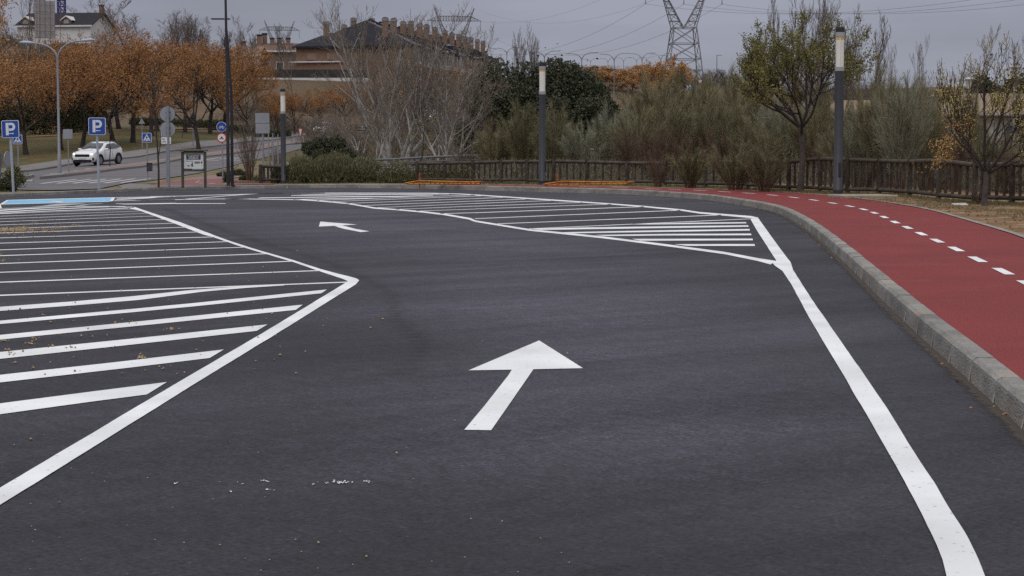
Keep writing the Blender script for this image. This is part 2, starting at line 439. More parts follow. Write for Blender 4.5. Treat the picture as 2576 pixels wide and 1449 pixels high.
M['verge'] = two_tone('verge_grass', (0.105, 0.10, 0.045), (0.21, 0.16, 0.10), 1.2, 0.4, 0.62, 0.95, (12, 0.4))
M['sand'] = two_tone('sandy_soil', (0.24, 0.150, 0.078), (0.145, 0.085, 0.045), 0.9, 0.38, 0.62, 0.95, (24, 0.4), (0.30, 0.215, 0.14), 1.7, (0.57, 0.65), (1, 1, 1), (14, 1.0))
M['pole_grey'] = mat('galvanised_pole', (0.27, 0.28, 0.31), 0.5, 0.4, 0.35, noise=(4, .12, 4, (1, 1, 6)))
M['pole_light'] = mat('pale_grey_pole', (0.40, 0.43, 0.50), 0.5, 0.4, 0.1, noise=(3, .06, 3, (1, 1, 1)))
M['dark_pole'] = mat('dark_grey_pole', (0.044, 0.044, 0.053), 0.45, 0.45, 0.2, noise=(2.5, .15, 4, (1, 1, 3)))
M['black_pole'] = two_tone('black_pole_flaking', (0.034, 0.032, 0.038), (0.045, 0.042, 0.048), 2, 0.4, 0.6, 0.6, (10, 0.2), (0.16, 0.16, 0.165), 5.0, (0.69, 0.72))
M['diffuser'] = mat('lamp_diffuser', (0.74, 0.73, 0.67), 0.4, 0.4, noise=(3, .06, 3, (1, 1, 1)))
M['lamp_core'] = mat('lamp_tube', (0.75, 0.74, 0.66), 0.4)
M['stain'] = mat('yellow_lamp_cap', (0.58, 0.42, 0.17), 0.6, noise=(14, .5, 3, (1, 1, 1)))
M['light_metal'] = mat('light_metal', (0.42, 0.42, 0.43), 0.4, 0.5, 0.5)
M['sign_blue'] = mat('sign_blue', (0.018, 0.065, 0.33), 0.35, 0.5)
M['sign_white'] = mat('sign_white', (0.68, 0.70, 0.72), 0.4, 0.4)
M['sign_red'] = mat('sign_red', (0.42, 0.050, 0.02), 0.4, 0.4)
M['sign_black'] = mat('sign_black', (0.015, 0.015, 0.02), 0.5)
M['sign_back'] = mat('sign_back_grey', (0.30, 0.31, 0.345), 0.5, 0.5, 0.3, noise=(2.5, .1, 3, (1, 1, 1)))
M['wood'] = two_tone('weathered_fence_wood', (0.042, 0.032, 0.027), (0.085, 0.068, 0.058), 3.0, 0.4, 0.65, 0.9, (25, 0.3))
M['wood_pale'] = two_tone('weathered_rail_wood', (0.090, 0.074, 0.062), (0.055, 0.044, 0.037), 3.0, 0.4, 0.65, 0.9, (25, 0.3))
M['board_wood'] = mat('dark_board_wood', (0.075, 0.070, 0.056), 0.85, noise=(6, .3, 4, (1, 1, 1)))
M['board_top'] = mat('mossy_board_roof', (0.15, 0.135, 0.09), 0.9, noise=(6, .3, 4, (1, 1, 1)))
M['orange_metal'] = two_tone('orange_paint_metal', (0.52, 0.22, 0.028), (0.40, 0.13, 0.02), 4, 0.4, 0.6, 0.5, (12, 0.2))
M['rust'] = mat('rusty_stake', (0.30, 0.085, 0.025), 0.85, noise=(9, .4, 4, (1, 1, 1)))
M['slate'] = mat('slate_roof', (0.030, 0.030, 0.038), 0.9, 0.1, noise=(1.2, .12, 4, (1, 1, 1)))
M['grey_skylit'] = mat('grey_skylit_slate', (0.105, 0.106, 0.125), 0.8, 0.2, noise=(1.0, .12, 4, (1, 1, 1)))  # sky reflection put into the paler row roofs; plain grey on other parts
M['brick'] = mat('brick_wall', (0.205, 0.125, 0.088), 0.9, noise=(2.0, .14, 4, (1, 1, 1)))
M['brick_pale'] = mat('pale_brick', (0.235, 0.165, 0.13), 0.9, noise=(2.0, .12, 4, (1, 1, 1)))
M['brick_dark'] = mat('dark_brick_roof', (0.13, 0.085, 0.065), 0.9, noise=(2.0, .14, 4, (1, 1, 1)))
M['cap_grey'] = mat('chimney_cap', (0.22, 0.21, 0.215), 0.9)
M['cream'] = mat('cream_render', (0.52, 0.47, 0.40), 0.9, noise=(.7, .06, 3, (1, 1, 1)))
M['white_render'] = mat('white_render', (0.60, 0.585, 0.575), 0.9, noise=(.7, .06, 3, (1, 1, 1)))
M['glass'] = mat('window_glass', (0.05, 0.055, 0.065), 0.12, 0.6)
M['dark_hedge_panel'] = mat('dark_screen', (0.043, 0.042, 0.040), 0.9, noise=(1.2, .35, 5, (1, 1, 1)))
M['roof_ochre'] = mat('ochre_roof', (0.24, 0.185, 0.125), 0.9, noise=(1.3, .12, 4, (1, 4, 1)))
M['steel'] = mat('pylon_steel', (0.20, 0.20, 0.215), 0.6, 0.4, 0.3)
M['wire'] = mat('power_cable', (0.18, 0.18, 0.20), 0.6)
M['crane_blue'] = mat('violet_crane_paint', (0.055, 0.045, 0.20), 0.5)
M['scaffold'] = mat('rusty_scaffold', (0.19, 0.10, 0.07), 0.8)
M['corrugated'] = mat('corrugated_sheet', (0.30, 0.295, 0.30), 0.6, 0.4, 0.2, noise=(2, .2, 4, (6, 1, 1)))
M['rail_grey'] = mat('blue_grey_rail', (0.12, 0.122, 0.142), 0.5, 0.4, 0.3)
M['rail_panel'] = mat('dark_barrier_panel', (0.050, 0.050, 0.060), 0.8, noise=(3, .2, 4, (1, 1, 1)))
M['bark_dark'] = mat('dark_bark', (0.052, 0.042, 0.038), 0.95, noise=(5, .35, 4, (1, 1, 1)))
M['bark_brown'] = mat('brown_bark', (0.085, 0.070, 0.062), 0.95, noise=(5, .35, 4, (1, 1, 1)))
M['bark_white'] = two_tone('white_bark', (0.42, 0.405, 0.39), (0.22, 0.195, 0.18), 2.5, 0.42, 0.68, 0.9, (14, 0.25))
M['twig_white'] = mat('whitish_twigs', (0.215, 0.18, 0.155), 0.95, noise=(3, .3, 4, (1, 1, 1)))
M['bark_pale'] = mat('pale_twigs', (0.150, 0.118, 0.102), 0.95, noise=(3, .3, 4, (1, 1, 1)))
M['car_white'] = mat('white_car_paint', (0.74, 0.75, 0.77), 0.22, 0.5); M['car_white'].node_tree.nodes['Principled BSDF'].inputs['Coat Weight'].default_value = 0.6
M['car_black'] = mat('black_plastic', (0.016, 0.016, 0.018), 0.55)
M['car_glass'] = mat('car_glass', (0.022, 0.025, 0.028), 0.06, 0.8)
M['tyre'] = mat('tyre_rubber', (0.02, 0.02, 0.021), 0.85)
M['alloy'] = mat('alloy_rim', (0.42, 0.42, 0.44), 0.35, 0.5, 0.7)
M['headlight'] = mat('lit_headlight', (0.9, 0.9, 0.9), 0.1, 0.5, emit=((1, 0.98, 0.95), 1.6))
M['berry'] = leaf_mat('fallen_berries', [(0.30, 0.21, 0.11), (0.42, 0.32, 0.19), (0.20, 0.12, 0.06), (0.48, 0.40, 0.28)], trans=0)
M['leaf_orange'] = leaf_mat('dry_orange_leaves', [(0.30, 0.142, 0.056), (0.42, 0.20, 0.076), (0.22, 0.105, 0.048), (0.48, 0.25, 0.10), (0.25, 0.125, 0.062)])
M['leaf_amber'] = leaf_mat('amber_leaves', [(0.46, 0.25, 0.095), (0.37, 0.18, 0.07), (0.52, 0.32, 0.13), (0.29, 0.14, 0.07)])
M['leaf_oak'] = leaf_mat('evergreen_leaves', [(0.050, 0.056, 0.033), (0.082, 0.086, 0.050), (0.036, 0.040, 0.026), (0.115, 0.115, 0.072)], trans=0.05)
M['leaf_green'] = leaf_mat('olive_green_leaves', [(0.165, 0.155, 0.045), (0.25, 0.23, 0.075), (0.105, 0.10, 0.035), (0.31, 0.28, 0.11)])
M['leaf_yellow'] = leaf_mat('yellow_leaves', [(0.46, 0.38, 0.10), (0.58, 0.48, 0.17), (0.36, 0.32, 0.09), (0.54, 0.36, 0.12)])
M['leaf_apricot'] = leaf_mat('apricot_leaves', [(0.50, 0.26, 0.10), (0.56, 0.36, 0.15), (0.40, 0.16, 0.06)])
M['bud'] = leaf_mat('pale_buds', [(0.28, 0.20, 0.13), (0.40, 0.33, 0.22), (0.18, 0.11, 0.075)])
M['broom'] = leaf_mat('grey_green_broom', [(0.155, 0.138, 0.070), (0.215, 0.194, 0.108), (0.105, 0.092, 0.046), (0.31, 0.285, 0.18), (0.165, 0.128, 0.076)], trans=0.1)
M['broom_pale'] = leaf_mat('pale_broom', [(0.20, 0.20, 0.135), (0.29, 0.285, 0.205), (0.14, 0.14, 0.09), (0.37, 0.36, 0.28)], trans=0.1)
M['rosemary'] = leaf_mat('rosemary_leaves', [(0.125, 0.125, 0.055), (0.185, 0.178, 0.085), (0.080, 0.080, 0.042), (0.24, 0.225, 0.125)], trans=0.05)
M['flower'] = leaf_mat('grey_rosemary_flowers', [(0.24, 0.23, 0.24), (0.34, 0.33, 0.33)], trans=0)
M['hedge'] = leaf_mat('dark_hedge_leaves', [(0.055, 0.060, 0.032), (0.082, 0.085, 0.045), (0.040, 0.044, 0.026)], trans=0.05)
M['hazel_scrub'] = leaf_mat('brown_scrub', [(0.115, 0.088, 0.070), (0.165, 0.128, 0.10), (0.085, 0.068, 0.055)], trans=0)
M['drygrass'] = leaf_mat('dry_grass_blades', [(0.17, 0.14, 0.07), (0.10, 0.105, 0.045), (0.26, 0.21, 0.12)], trans=0.05)
M['poster'] = mat('poster_paper', (0.66, 0.67, 0.68), 0.6)
M['poster_dark'] = mat('poster_dark_band', (0.05, 0.05, 0.06), 0.6)
M['poster_green'] = mat('poster_green_strip', (0.36, 0.55, 0.50), 0.6)
M['litter'] = mat('litter_wrapper', (0.55, 0.50, 0.48), 0.5, noise=(16, .3, 2, (1, 1, 1)))
M['slab'] = mat('concrete_slab', (0.30, 0.255, 0.21), 0.95, noise=(4, .2, 4, (1, 1, 1)))
M['plate'] = mat('number_plate', (0.6, 0.6, 0.58), 0.5)

_nt = M['kerb'].node_tree; _b = _nt.nodes['Principled BSDF']; _src = _b.inputs['Base Color'].links[0].from_socket
_oi = _nt.nodes.new('ShaderNodeObjectInfo'); _mr = _nt.nodes.new('ShaderNodeMapRange'); _mr.inputs['To Min'].default_value = .84; _mr.inputs['To Max'].default_value = 1.12
_mm = _nt.nodes.new('ShaderNodeMixRGB'); _mm.blend_type = 'MULTIPLY'; _mm.inputs[0].default_value = 1
_nt.links.new(_oi.outputs['Random'], _mr.inputs['Value']); _nt.links.new(_src, _mm.inputs[1]); _nt.links.new(_mr.outputs[0], _mm.inputs[2]); _nt.links.new(_mm.outputs[0], _b.inputs['Base Color'])
# ================================================================== parking lot
_gx = np.arange(-12, 8.01, .09); _gy = np.arange(4, 46.01, .09)
_X, _Y = np.meshgrid(_gx, _gy, indexing='ij'); _n, _m = len(_gx), len(_gy)
_V = np.stack([_X.ravel(), _Y.ravel(), np.zeros(_n * _m)], 1)
_i, _j = np.meshgrid(np.arange(_n - 1), np.arange(_m - 1), indexing='ij'); _k = (_i * _m + _j).ravel()
_F = np.stack([_k, _k + _m, _k + _m + 1, _k + 1], 1)
x0_, x1_, y0_, y1_ = _gx[0], _gx[-1], _gy[0], _gy[-1]; b0_ = len(_V)
_V = np.concatenate([_V, [(-70, -30, 0), (34, -30, 0), (34, 73.5, 0), (-70, 73.5, 0), (-70, y0_, 0), (34, y0_, 0), (-70, y1_, 0), (34, y1_, 0), (x0_, y0_, 0), (x1_, y0_, 0), (x0_, y1_, 0), (x1_, y1_, 0)]])
_F = np.concatenate([_F, np.array([(0, 1, 5, 4), (6, 7, 2, 3), (4, 8, 10, 6), (9, 5, 7, 11)]) + b0_])
lot = link('parking_lot', new_mesh('parking_lot', _V, _F, M['asphalt']))
_tr = T2((150, 250), (460, 360), (760, 480), (1000, 560)) + QO(800, 800, .71094, [(200, 130), (350, 170), (470, 225), (545, 265), (548, 305), (562, 345), (610, 385), (638, 412), (610, 445), (570, 495)])
_tp = resample(smooth_poly(np.array([gp(x, y)[:2] for x, y in _tr]), 2), 140); _tw = .035 + .03 * np.abs(np.sin(np.arange(140) * .11)) + np.linspace(.06, .015, 140)
_d = np.full(len(_V), 9.0)
for q, w_ in zip(_tp, _tw): _d = np.minimum(_d, np.hypot(_V[:, 0] - q[0], (_V[:, 1] - q[1])) / w_)
_lp = resample(smooth_poly(np.array([gp(x, y)[:2] for x, y in [(1500, 1060), (1490, 980), (1480, 900), (1440, 760), (1330, 660), (1120, 595), (850, 545), (500, 515), (100, 505)]]), 2), 120)
_dd = np.full(len(_V), 99.0)
for q, w_ in zip(_lp, np.linspace(1.0, 4.2, 120)): _dd = np.minimum(_dd, np.hypot(_V[:, 0] - q[0], (_V[:, 1] - q[1]) * .8) / w_)
_b2 = lot.data.attributes.new('dry', 'FLOAT', 'POINT'); _b2.data.foreach_set('value', np.where(_V[:, 1] > 45.5, .45, np.exp(-_dd ** 2 * .7)).astype(np.float32))
_a = lot.data.attributes.new('track', 'FLOAT', 'POINT'); _a.data.foreach_set('value', np.exp(-_d ** 2 * .8).astype(np.float32))
tag(lot, 'new dark asphalt of the empty parking area', None, None, 'structure')
def marking(name, dpts, m='white_paint', z=0.004, label=None):
    P = [gp(x, y, z) for x, y in dpts]
    V, F = np.array(P), [tuple(range(len(P)))]
    a = 0.0
    for k in range(len(P)):
        x0, y0, _ = P[k]; x1, y1, _ = P[(k + 1) % len(P)]; a += x0 * y1 - x1 * y0
    if a < 0: F = [tuple(reversed(F[0]))]
    o = part(name, (V, F), M[m], lot)
    if label: o['label'] = label
    return o
def band(name, up, lo, m='white_paint', z=0.004, label=None):
    """painted band between two picture lines, tessellated as a ribbon"""
    a = np.array([gp(x, y, z) for x, y in up]); b = np.array([gp(x, y, z) for x, y in lo])
    L_ = np.linalg.norm(np.diff(a, axis=0), axis=1).sum(); n_ = int(min(260, max(24, L_ / .12)))
    a, b = resample(a, n_), resample(b, n_)
    if a[:, 1].min() < 34:
        for q in (a, b):
            e_ = np.convolve(RNG.normal(0, 1, n_ + 4), np.ones(5) / 3, 'valid'); q[:, 0] += e_ * .0016; q[:, 1] += e_ * .004
    V, F = strip_between(a, b)
    o = part(name, (V, F), M[m], lot)
    if label: o['label'] = label
    return o
# left block: the long chevron-shaped edge line
band('edge_line', A_((860, 216), (930, 221), (1050, 262), (1240, 325), (1400, 386), (1560, 447), (1740, 505), (2000, 580), (2200, 645), (2380, 692), (2450, 710), (2467, 723)),
     A_((885, 228), (960, 245), (1060, 281), (1230, 345), (1390, 407), (1470, 428), (1650, 490), (2010, 596), (2190, 659), (2350, 712), (2388, 728), (2388, 731)))
band('edge_line', A_((2388, 731), (1800, 1087)) + BL((1225, 0), (0, 725), (-900, 1258)), A_((2467, 723), (2440, 752), (1900, 1089)) + BL((1345, 0), (0, 835), (-900, 1440)), z=0.005)
band('edge_line', T1((-900, 352), (0, 273), (700, 247), (1100, 240), (1600, 238), (1900, 241), (1990, 250)), T1((-900, 358), (0, 277), (700, 252), (1100, 246), (1600, 246), (1850, 252), (1960, 262)))
pairs = [((826), (2390, 735)), (736, (2190, 656)), (668, (2005, 592)), (608, (1840, 540)), (554, (1690, 495)), (514, (1570, 457)), (468, (1460, 425)), (432, (1370, 391)), (398, (1290, 358))]
for yl, (xr, yr) in pairs:
    w = (yl + 168) / 994 * 3.4 * (yl + 168) / 994 + 0.5
    wr = w * ((yr + 168) / (yl + 168)) ** 2
    s = (yr - yl) / xr
    band('stall_line', A_((-900, yl - 900 * s - w), (0, yl - w), (xr, yr - wr)), A_((-900, yl - 900 * s + w), (0, yl + w), (xr, yr + wr)), z=0.003)
for yl, (xr, yr) in [(386, (2080, 308)), (424, (2190, 342)), (467, (2310, 382)), (515, (2450, 432)), (568, (2600, 487)), (350, (1960, 282))]:
    s = (yr - yl) / xr; w = 1.6 + (yl - 350) / 150
    band('stall_line', T1((-1800, yl - 1800 * s - w), (0, yl - w), (xr, yr - w * .8)), T1((-1800, yl - 1800 * s + w), (0, yl + w), (xr, yr + w * .8)), z=0.003)
# left block: thick hatching, near end
for up, lo in [
    (((-900, 985), (0, 905), (500, 868), (900, 833), (1300, 791), (1600, 769), (1950, 755)), ((-900, 1015), (0, 933), (500, 896), (960, 857), (1400, 800), (1700, 774), (1950, 758))),
    (((-900, 1082), (0, 1000), (900, 920), (1300, 882), (2245, 786)), ((-900, 1106), (0, 1023), (900, 943), (1300, 905), (2205, 812))),
    (((-900, 1190), (0, 1098), (900, 1010), (2080, 890)), ((-900, 1224), (0, 1130), (900, 1040), (2030, 926))),
    (((-900, 1312), (0, 1215), (900, 1124), (1835, 1026)), ((-900, 1362), (0, 1262), (900, 1165), (1762, 1070))),
    (((-900, 1480), (0, 1372), (800, 1284), (1540, 1197)), ((-900, 1534), (0, 1424), (800, 1333), (1440, 1256)))]:
    band('hatch_stripe', A_(*up), A_(*lo))
band('hatch_stripe', BL((-900, 305), (0, 183), (600, 105), (1075, 45)), BL((-900, 384), (0, 252), (600, 170), (945, 125)))
# left block: thick hatching, far end
band('hatch_stripe', T1((-1200, 382), (0, 291), (400, 268), (700, 258), (1000, 246)), T1((-1200, 398), (0, 306), (400, 280), (700, 266), (1000, 249)))
band('hatch_stripe', T1((-1200, 420), (0, 320), (600, 285), (1200, 258), (1640, 244)), T1((-1200, 436), (0, 334), (600, 296), (1200, 267), (1640, 249)))
band('hatch_stripe', T1((-1200, 434), (0, 341), (700, 307), (1300, 284), (1900, 260)), T1((-1200, 446), (0, 350), (700, 314), (1300, 293), (1915, 268)))
# blue bay for disabled drivers
marking('bay_paint', T1((130, 152), (1645, 114), (1610, 167), (35, 210)), 'blue_paint', 0.004, 'light blue painted parking bay')
marking('bay_border', T1((95, 151), (130, 151), (35, 211), (-10, 214)), z=0.006)
marking('bay_border', T1((1645, 113), (1697, 110), (1665, 162), (1610, 168)), z=0.006)
marking('bay_border', T1((95, 147), (1697, 106), (1645, 114), (130, 152)), z=0.006)
marking('bay_border', T1((35, 209), (1610, 166), (1612, 171), (30, 213)), z=0.006)
marking('bay_border', T1((-12, 213), (8, 213), (26, 268), (-4, 270)), z=0.006)
marking('wheelchair_symbol', T1((690, 170), (770, 160), (900, 163), (960, 168), (860, 171), (760, 168)), 'white_paint', 0.008)
marking('wheelchair_symbol', T1((770, 176), (840, 173), (960, 178), (900, 182)), 'white_paint', 0.008)
marking('worn_marking', T1((430, 248), (620, 233), (800, 208), (900, 199), (1280, 194), (1100, 214), (800, 236), (600, 246)), 'worn_paint')
marking('worn_marking', T1((1080, 228), (1230, 214), (1350, 202), (1530, 192), (1490, 200), (1330, 210), (1220, 230)), 'worn_paint')
band('stop_line', T1((1700, 199), (1850, 202), (2576, 190)) + T2((400, 194), (1110, 196)), T1((1700, 202), (1850, 212), (2576, 202)) + T2((400, 204), (1110, 202)))
# far thin lines between the two blocks
def thin(pts, w, conv, name='stall_line'):
    band(name, conv(*[(x, y - w) for x, y in pts]), conv(*[(x, y + w) for x, y in pts]))
thin([(0, 97), (500, 88), (1000, 72), (1300, 65), (1640, 52), (2576, 42)], 3, T2, 'edge_line')
thin([(500, 136), (760, 118), (1050, 91), (1400, 66), (1650, 51)], 3.5, T2)
thin([(-240, 158), (0, 151), (540, 138), (1000, 131), (1450, 129)], 3.2, T2, 'edge_line')
thin([(1700, 111), (2576, 96)], 3, T1, 'edge_line')
for pts in ([(1715, 128), (2100, 110), (2560, 97)], [(1720, 138), (2200, 112), (2500, 101)], [(1690, 149), (2000, 130), (2300, 112)]):
    thin(pts, 2.6, T1, 'hatch_stripe')
thin([(1680, 160), (2200, 152), (2576, 143)], 2.6, T1, 'edge_line')
# right block
band('edge_line', T3((330, 31), (1000, 25), (1900, 26), (2100, 31), (2230, 35)) + T4((0, 35), (600, 74), (1080, 106), (1340, 126), (1640, 153), (1780, 174), (2190, 206), (2242, 218)),
     T3((330, 35), (1000, 29), (1900, 30), (2100, 36), (2230, 42)) + T4((0, 42), (600, 83), (1080, 115), (1340, 136), (1640, 165), (1780, 187), (2190, 222), (2236, 232)))
band('edge_line', T3((0, 80), (200, 81), (700, 88), (860, 95), (1150, 121), (1400, 163), (1600, 178), (1850, 198), (2050, 220), (2300, 262)) + T4((0, 240), (430, 309), (1000, 366), (1500, 427), (1980, 490), (2250, 541), (2390, 562)),
     T3((0, 84), (200, 86), (700, 94), (850, 104), (1150, 131), (1400, 175), (1600, 188), (1850, 211), (2050, 235), (2280, 275)) + T4((0, 252), (430, 323), (1000, 381), (1500, 443), (1980, 508), (2250, 564), (2340, 590)))
rl = B_((690, 472), (740, 560), (800, 652), (870, 762)); rr = B_((745, 467), (760, 490), (905, 690), (970, 775))
band('edge_line', rl, rr, z=0.006)
Lw = B_((870, 762), (850, 790)) ; 
marking('edge_line', B_((870, 762), (970, 775), (984, 822), (960, 905), (912, 832), (860, 796), (842, 776)), z=0.0075)
band('edge_line', B_((905, 820), (955, 890), (1000, 975), (1100, 1160)) + BR((315, 0), (430, 200), (600, 490), (750, 760), (880, 1000), (980, 1210), (1035, 1350), (1058, 1449), (1120, 1700)),
     B_((984, 822), (1050, 930), (1150, 1080), (1230, 1195)) + BR((465, 0), (640, 260), (800, 520), (960, 760), (1080, 960), (1200, 1150), (1280, 1310), (1335, 1449), (1440, 1700)), z=0.006)
for (a, b) in [((0, 48), (50, 46)), ((0, 68), (220, 58)), ((0, 88), (400, 72)), ((0, 107), (610, 83)), ((0, 128), (850, 98)), ((0, 150), (1080, 112)), ((0, 180), (1340, 132)), ((0, 227), (1630, 160)), ((170, 268), (1950, 198)), ((430, 307), (2190, 228))]:
    thin([a, b], 1.5 if a[1] < 160 else 2.0, T4)
for a, b in [((860, 98), (2342, 45)), ((1010, 108), (2342, 57)), ((1130, 126), (2342, 80)), ((1290, 146), (2342, 103)), ((1430, 165), (2342, 126)), ((1600, 182), (2342, 150)), ((1790, 197), (2342, 178))]:
    thin([a, b], 1.5, T3)
thin([(2010, 222), (2342, 212)], 2.0, T3)
for up, lo in [(((1250, 269), (1700, 259), (2148, 254)), ((1250, 274), (1700, 270), (2152, 264))), (((440, 307), (900, 296), (2165, 279)), ((520, 316), (1000, 309), (2168, 291))),
               (((690, 335), (1400, 320), (2175, 309)), ((780, 343), (1400, 333), (2178, 321))), (((950, 356), (1500, 348), (2188, 345)), ((1030, 365), (1500, 360), (2191, 358))),
               (((1240, 387), (2200, 385)), ((1310, 402), (2203, 398))), (((1575, 429), (2215, 428)), ((1680, 442), (2220, 443)))]:
    band('hatch_stripe', T4(*up), T4(*lo))
for up, lo in [(((620, 49), (1000, 44), (2100, 36)), ((620, 53), (1000, 50), (2100, 40))), (((330, 71), (1100, 60), (1600, 57), (1950, 47)), ((300, 77), (1100, 67), (1600, 65), (1950, 51))),
               (((640, 86), (1000, 79), (1390, 75)), ((640, 91), (1000, 85), (1390, 79))), (((700, 46), (1000, 33), (2000, 33)), ((700, 49), (1000, 37), (2000, 36)))]:
    band('hatch_stripe', T3(*up), T3(*lo))
# arrows
marking('direction_arrow', AR((1203, 294), (1665, 586), (1143, 597), (920, 920), (697, 1240), (414, 1236), (620, 990), (770, 800), (880, 660), (915, 602), (459, 609)), z=0.004, label='white arrow pointing straight ahead')
marking('direction_arrow', T5((523, 298), (1474, 373), (1090, 397), (1400, 480), (1785, 548), (1560, 568), (1150, 488), (1000, 450), (890, 407), (487, 425)), z=0.004, label='white arrow bending to the left')
# splashes of paint on the near asphalt
sp = []
for (x, y, n, sx, sy) in [(2210, 690, 26, 60, 10), (2370, 685, 10, 22, 6), (2105, 693, 6, 14, 5), (2015, 705, 4, 8, 5), (1130, 694, 5, 15, 3), (1480, 748, 3, 12, 4), (1700, 680, 6, 40, 8), (1530, 700, 3, 50, 12), (1750, 740, 4, 40, 6)]:
    for _ in range(n):
        (dx, dy), = BL((x + random.gauss(0, sx * .5), y + random.gauss(0, sy * .5)))
        X, Y, _z0 = gp(dx, dy, 0.004)
        r = random.uniform(.0022, .0065); k = random.uniform(0, 6)
        sp.append((np.array([(X + r * math.cos(k + a) * random.uniform(.6, 1.3), Y + 2.2 * r * math.sin(k + a), .004) for a in (0, 1.2, 2.5, 3.8, 5.0)]), [(0, 1, 2, 3, 4)]))
o = part('paint_splash', merge(*sp), M['white_paint'], lot)
o['kind'] = 'stuff'
# fallen berries and bits
def blob(X, Y, r, z=0.0):
    a = random.uniform(0, 3)
    V = [(X + r * math.cos(a + k * 2.09), Y + r * math.sin(a + k * 2.09), z + r * .9) for k in range(3)] + [(X, Y, z + 1.9 * r), (X, Y, z + .001)]
    V = [(X + r * math.cos(a + k * 1.257), Y + r * math.sin(a + k * 1.257), z + r) for k in range(5)] + [(X, Y, z + 2 * r), (X, Y, z + .0005)]
    F = [(k, (k + 1) % 5, 5) for k in range(5)] + [((k + 1) % 5, k, 6) for k in range(5)]
    return np.array(V), F
bl = []
def scatter(conv, cx, cy, n, sx, sy, r0=.005, r1=.0105):
    sx *= 1.35
    for _ in range(n):
        (dx, dy), = conv((random.gauss(cx, sx), random.gauss(cy, sy)))
        if dy < 500: continue
        X, Y, _z0 = gp(dx, dy)
        bl.append(blob(X, Y, random.uniform(r0, r1)))
scatter(T1, 60, 595, 240, 90, 14, .006, .016); scatter(T1, 320, 590, 240, 75, 18, .006, .016); scatter(T1, 340, 555, 90, 60, 10); scatter(T1, 890, 565, 90, 50, 14)
scatter(T1, 560, 575, 60, 70, 14); scatter(T1, 700, 600, 70, 50, 16); scatter(T1, 760, 625, 40, 40, 3); scatter(T1, 1110, 525, 40, 45, 5); scatter(T1, 515, 480, 30, 20, 8)
scatter(T1, 130, 650, 50, 70, 8); scatter(T1, 300, 700, 30, 300, 25); scatter(T1, 400, 480, 60, 350, 40); scatter(T1, 1300, 560, 70, 420, 60)
for c in [(1170, 1062, 16, 14, 6), (965, 1255, 18, 18, 8), (230, 1137, 12, 12, 6), (85, 1235, 8, 12, 6), (215, 1165, 8, 20, 3), (25, 1145, 10, 15, 4), (50, 1205, 6, 12, 4), (360, 1184, 6, 15, 4), (470, 1188, 5, 25, 3),
          (900, 1015, 6, 12, 6), (790, 1020, 5, 10, 3), (225, 1328, 4, 6, 5), (105, 1297, 2, 3, 2), (340, 1290, 2, 3, 2), (1093, 1322, 1, 1, 1), (1120, 1338, 2, 2, 2), (1268, 1362, 2, 3, 2),
          (20, 590, 16, 14, 6), (10, 550, 9, 6, 8), (130, 590, 6, 6, 5), (300, 965, 4, 6, 3), (345, 1015, 3, 4, 2), (1873, 957, 2, 2, 2), (805, 1187, 4, 12, 3)]:
    scatter(A_, *c)
for _ in range(100): scatter(A_, random.uniform(-200, 2300), random.uniform(480, 1380), 1, 1, 1, .004, .011)
for _ in range(90): scatter(BL, random.uniform(-200, 3800), random.uniform(100, 1350), 1, 1, 1, .0015, .0045)
for p in [(2360, 1180), (2045, 1090), (995, 1063), (388, 830), (200, 422), (2550, 508), (955, 672), (90, 452)]: scatter(BL, p[0], p[1], 1, 3, 2, .004, .009)
for c in [(2350, 1233), (1770, 1150)]: scatter(lambda p: QO(900, 700, 1.7167, [p]), c[0], c[1], 1, 1, 1)
for p in [(1080, 997), (998, 1060), (376, 1244), (328, 957), (495, 524), (2183, 301)]: scatter(lambda q: QO(900, 700, 1.7167, [q]), p[0], p[1], 2, 2, 1, .007, .012)
tag(part('fallen_berries', merge(*bl), M['berry'], None), 'ochre berries scattered over the asphalt', None, None, 'stuff')

# ================================================================== kerb of single stones, bike path
KB = [(-900, 540), (-300, 509), (0, 495.5), (174, 488.5), (347, 481), (480, 477), (644, 474.5), (838, 472), (1026, 474.5), (1161, 478), (1288, 481.5), (1400, 484.5), (1496, 487), (1576, 489.5), (1640, 493), (1735, 499.5),
      (1800, 506), (1843, 513), (1909, 524), (1950, 534), (1982, 547), (2037, 582), (2110, 647), (2194, 731.5), (2314, 848), (2380, 906), (2576, 1085)]
kb = [gp(x, y)[:2] for x, y in KB]
d = np.array(kb[-1]) - np.array(kb[-3]); d /= np.linalg.norm(d)
kb += [tuple(np.array(kb[-1]) + d * t) for t in (4, 10, 20)]
kline = resample(smooth_poly(np.array(kb), 1), step=1.0)
def off_line(P, w):
    T = np.gradient(P, axis=0); T /= np.linalg.norm(T, axis=1)[:, None]
    return P + np.stack([-T[:, 1], T[:, 0]], axis=1) * w
KW = 0.15
kin = off_line(kline, KW)
kerb = link('kerb', None); tag(kerb, 'grey concrete kerb curving round the parking area', None, None, 'structure')
km = []
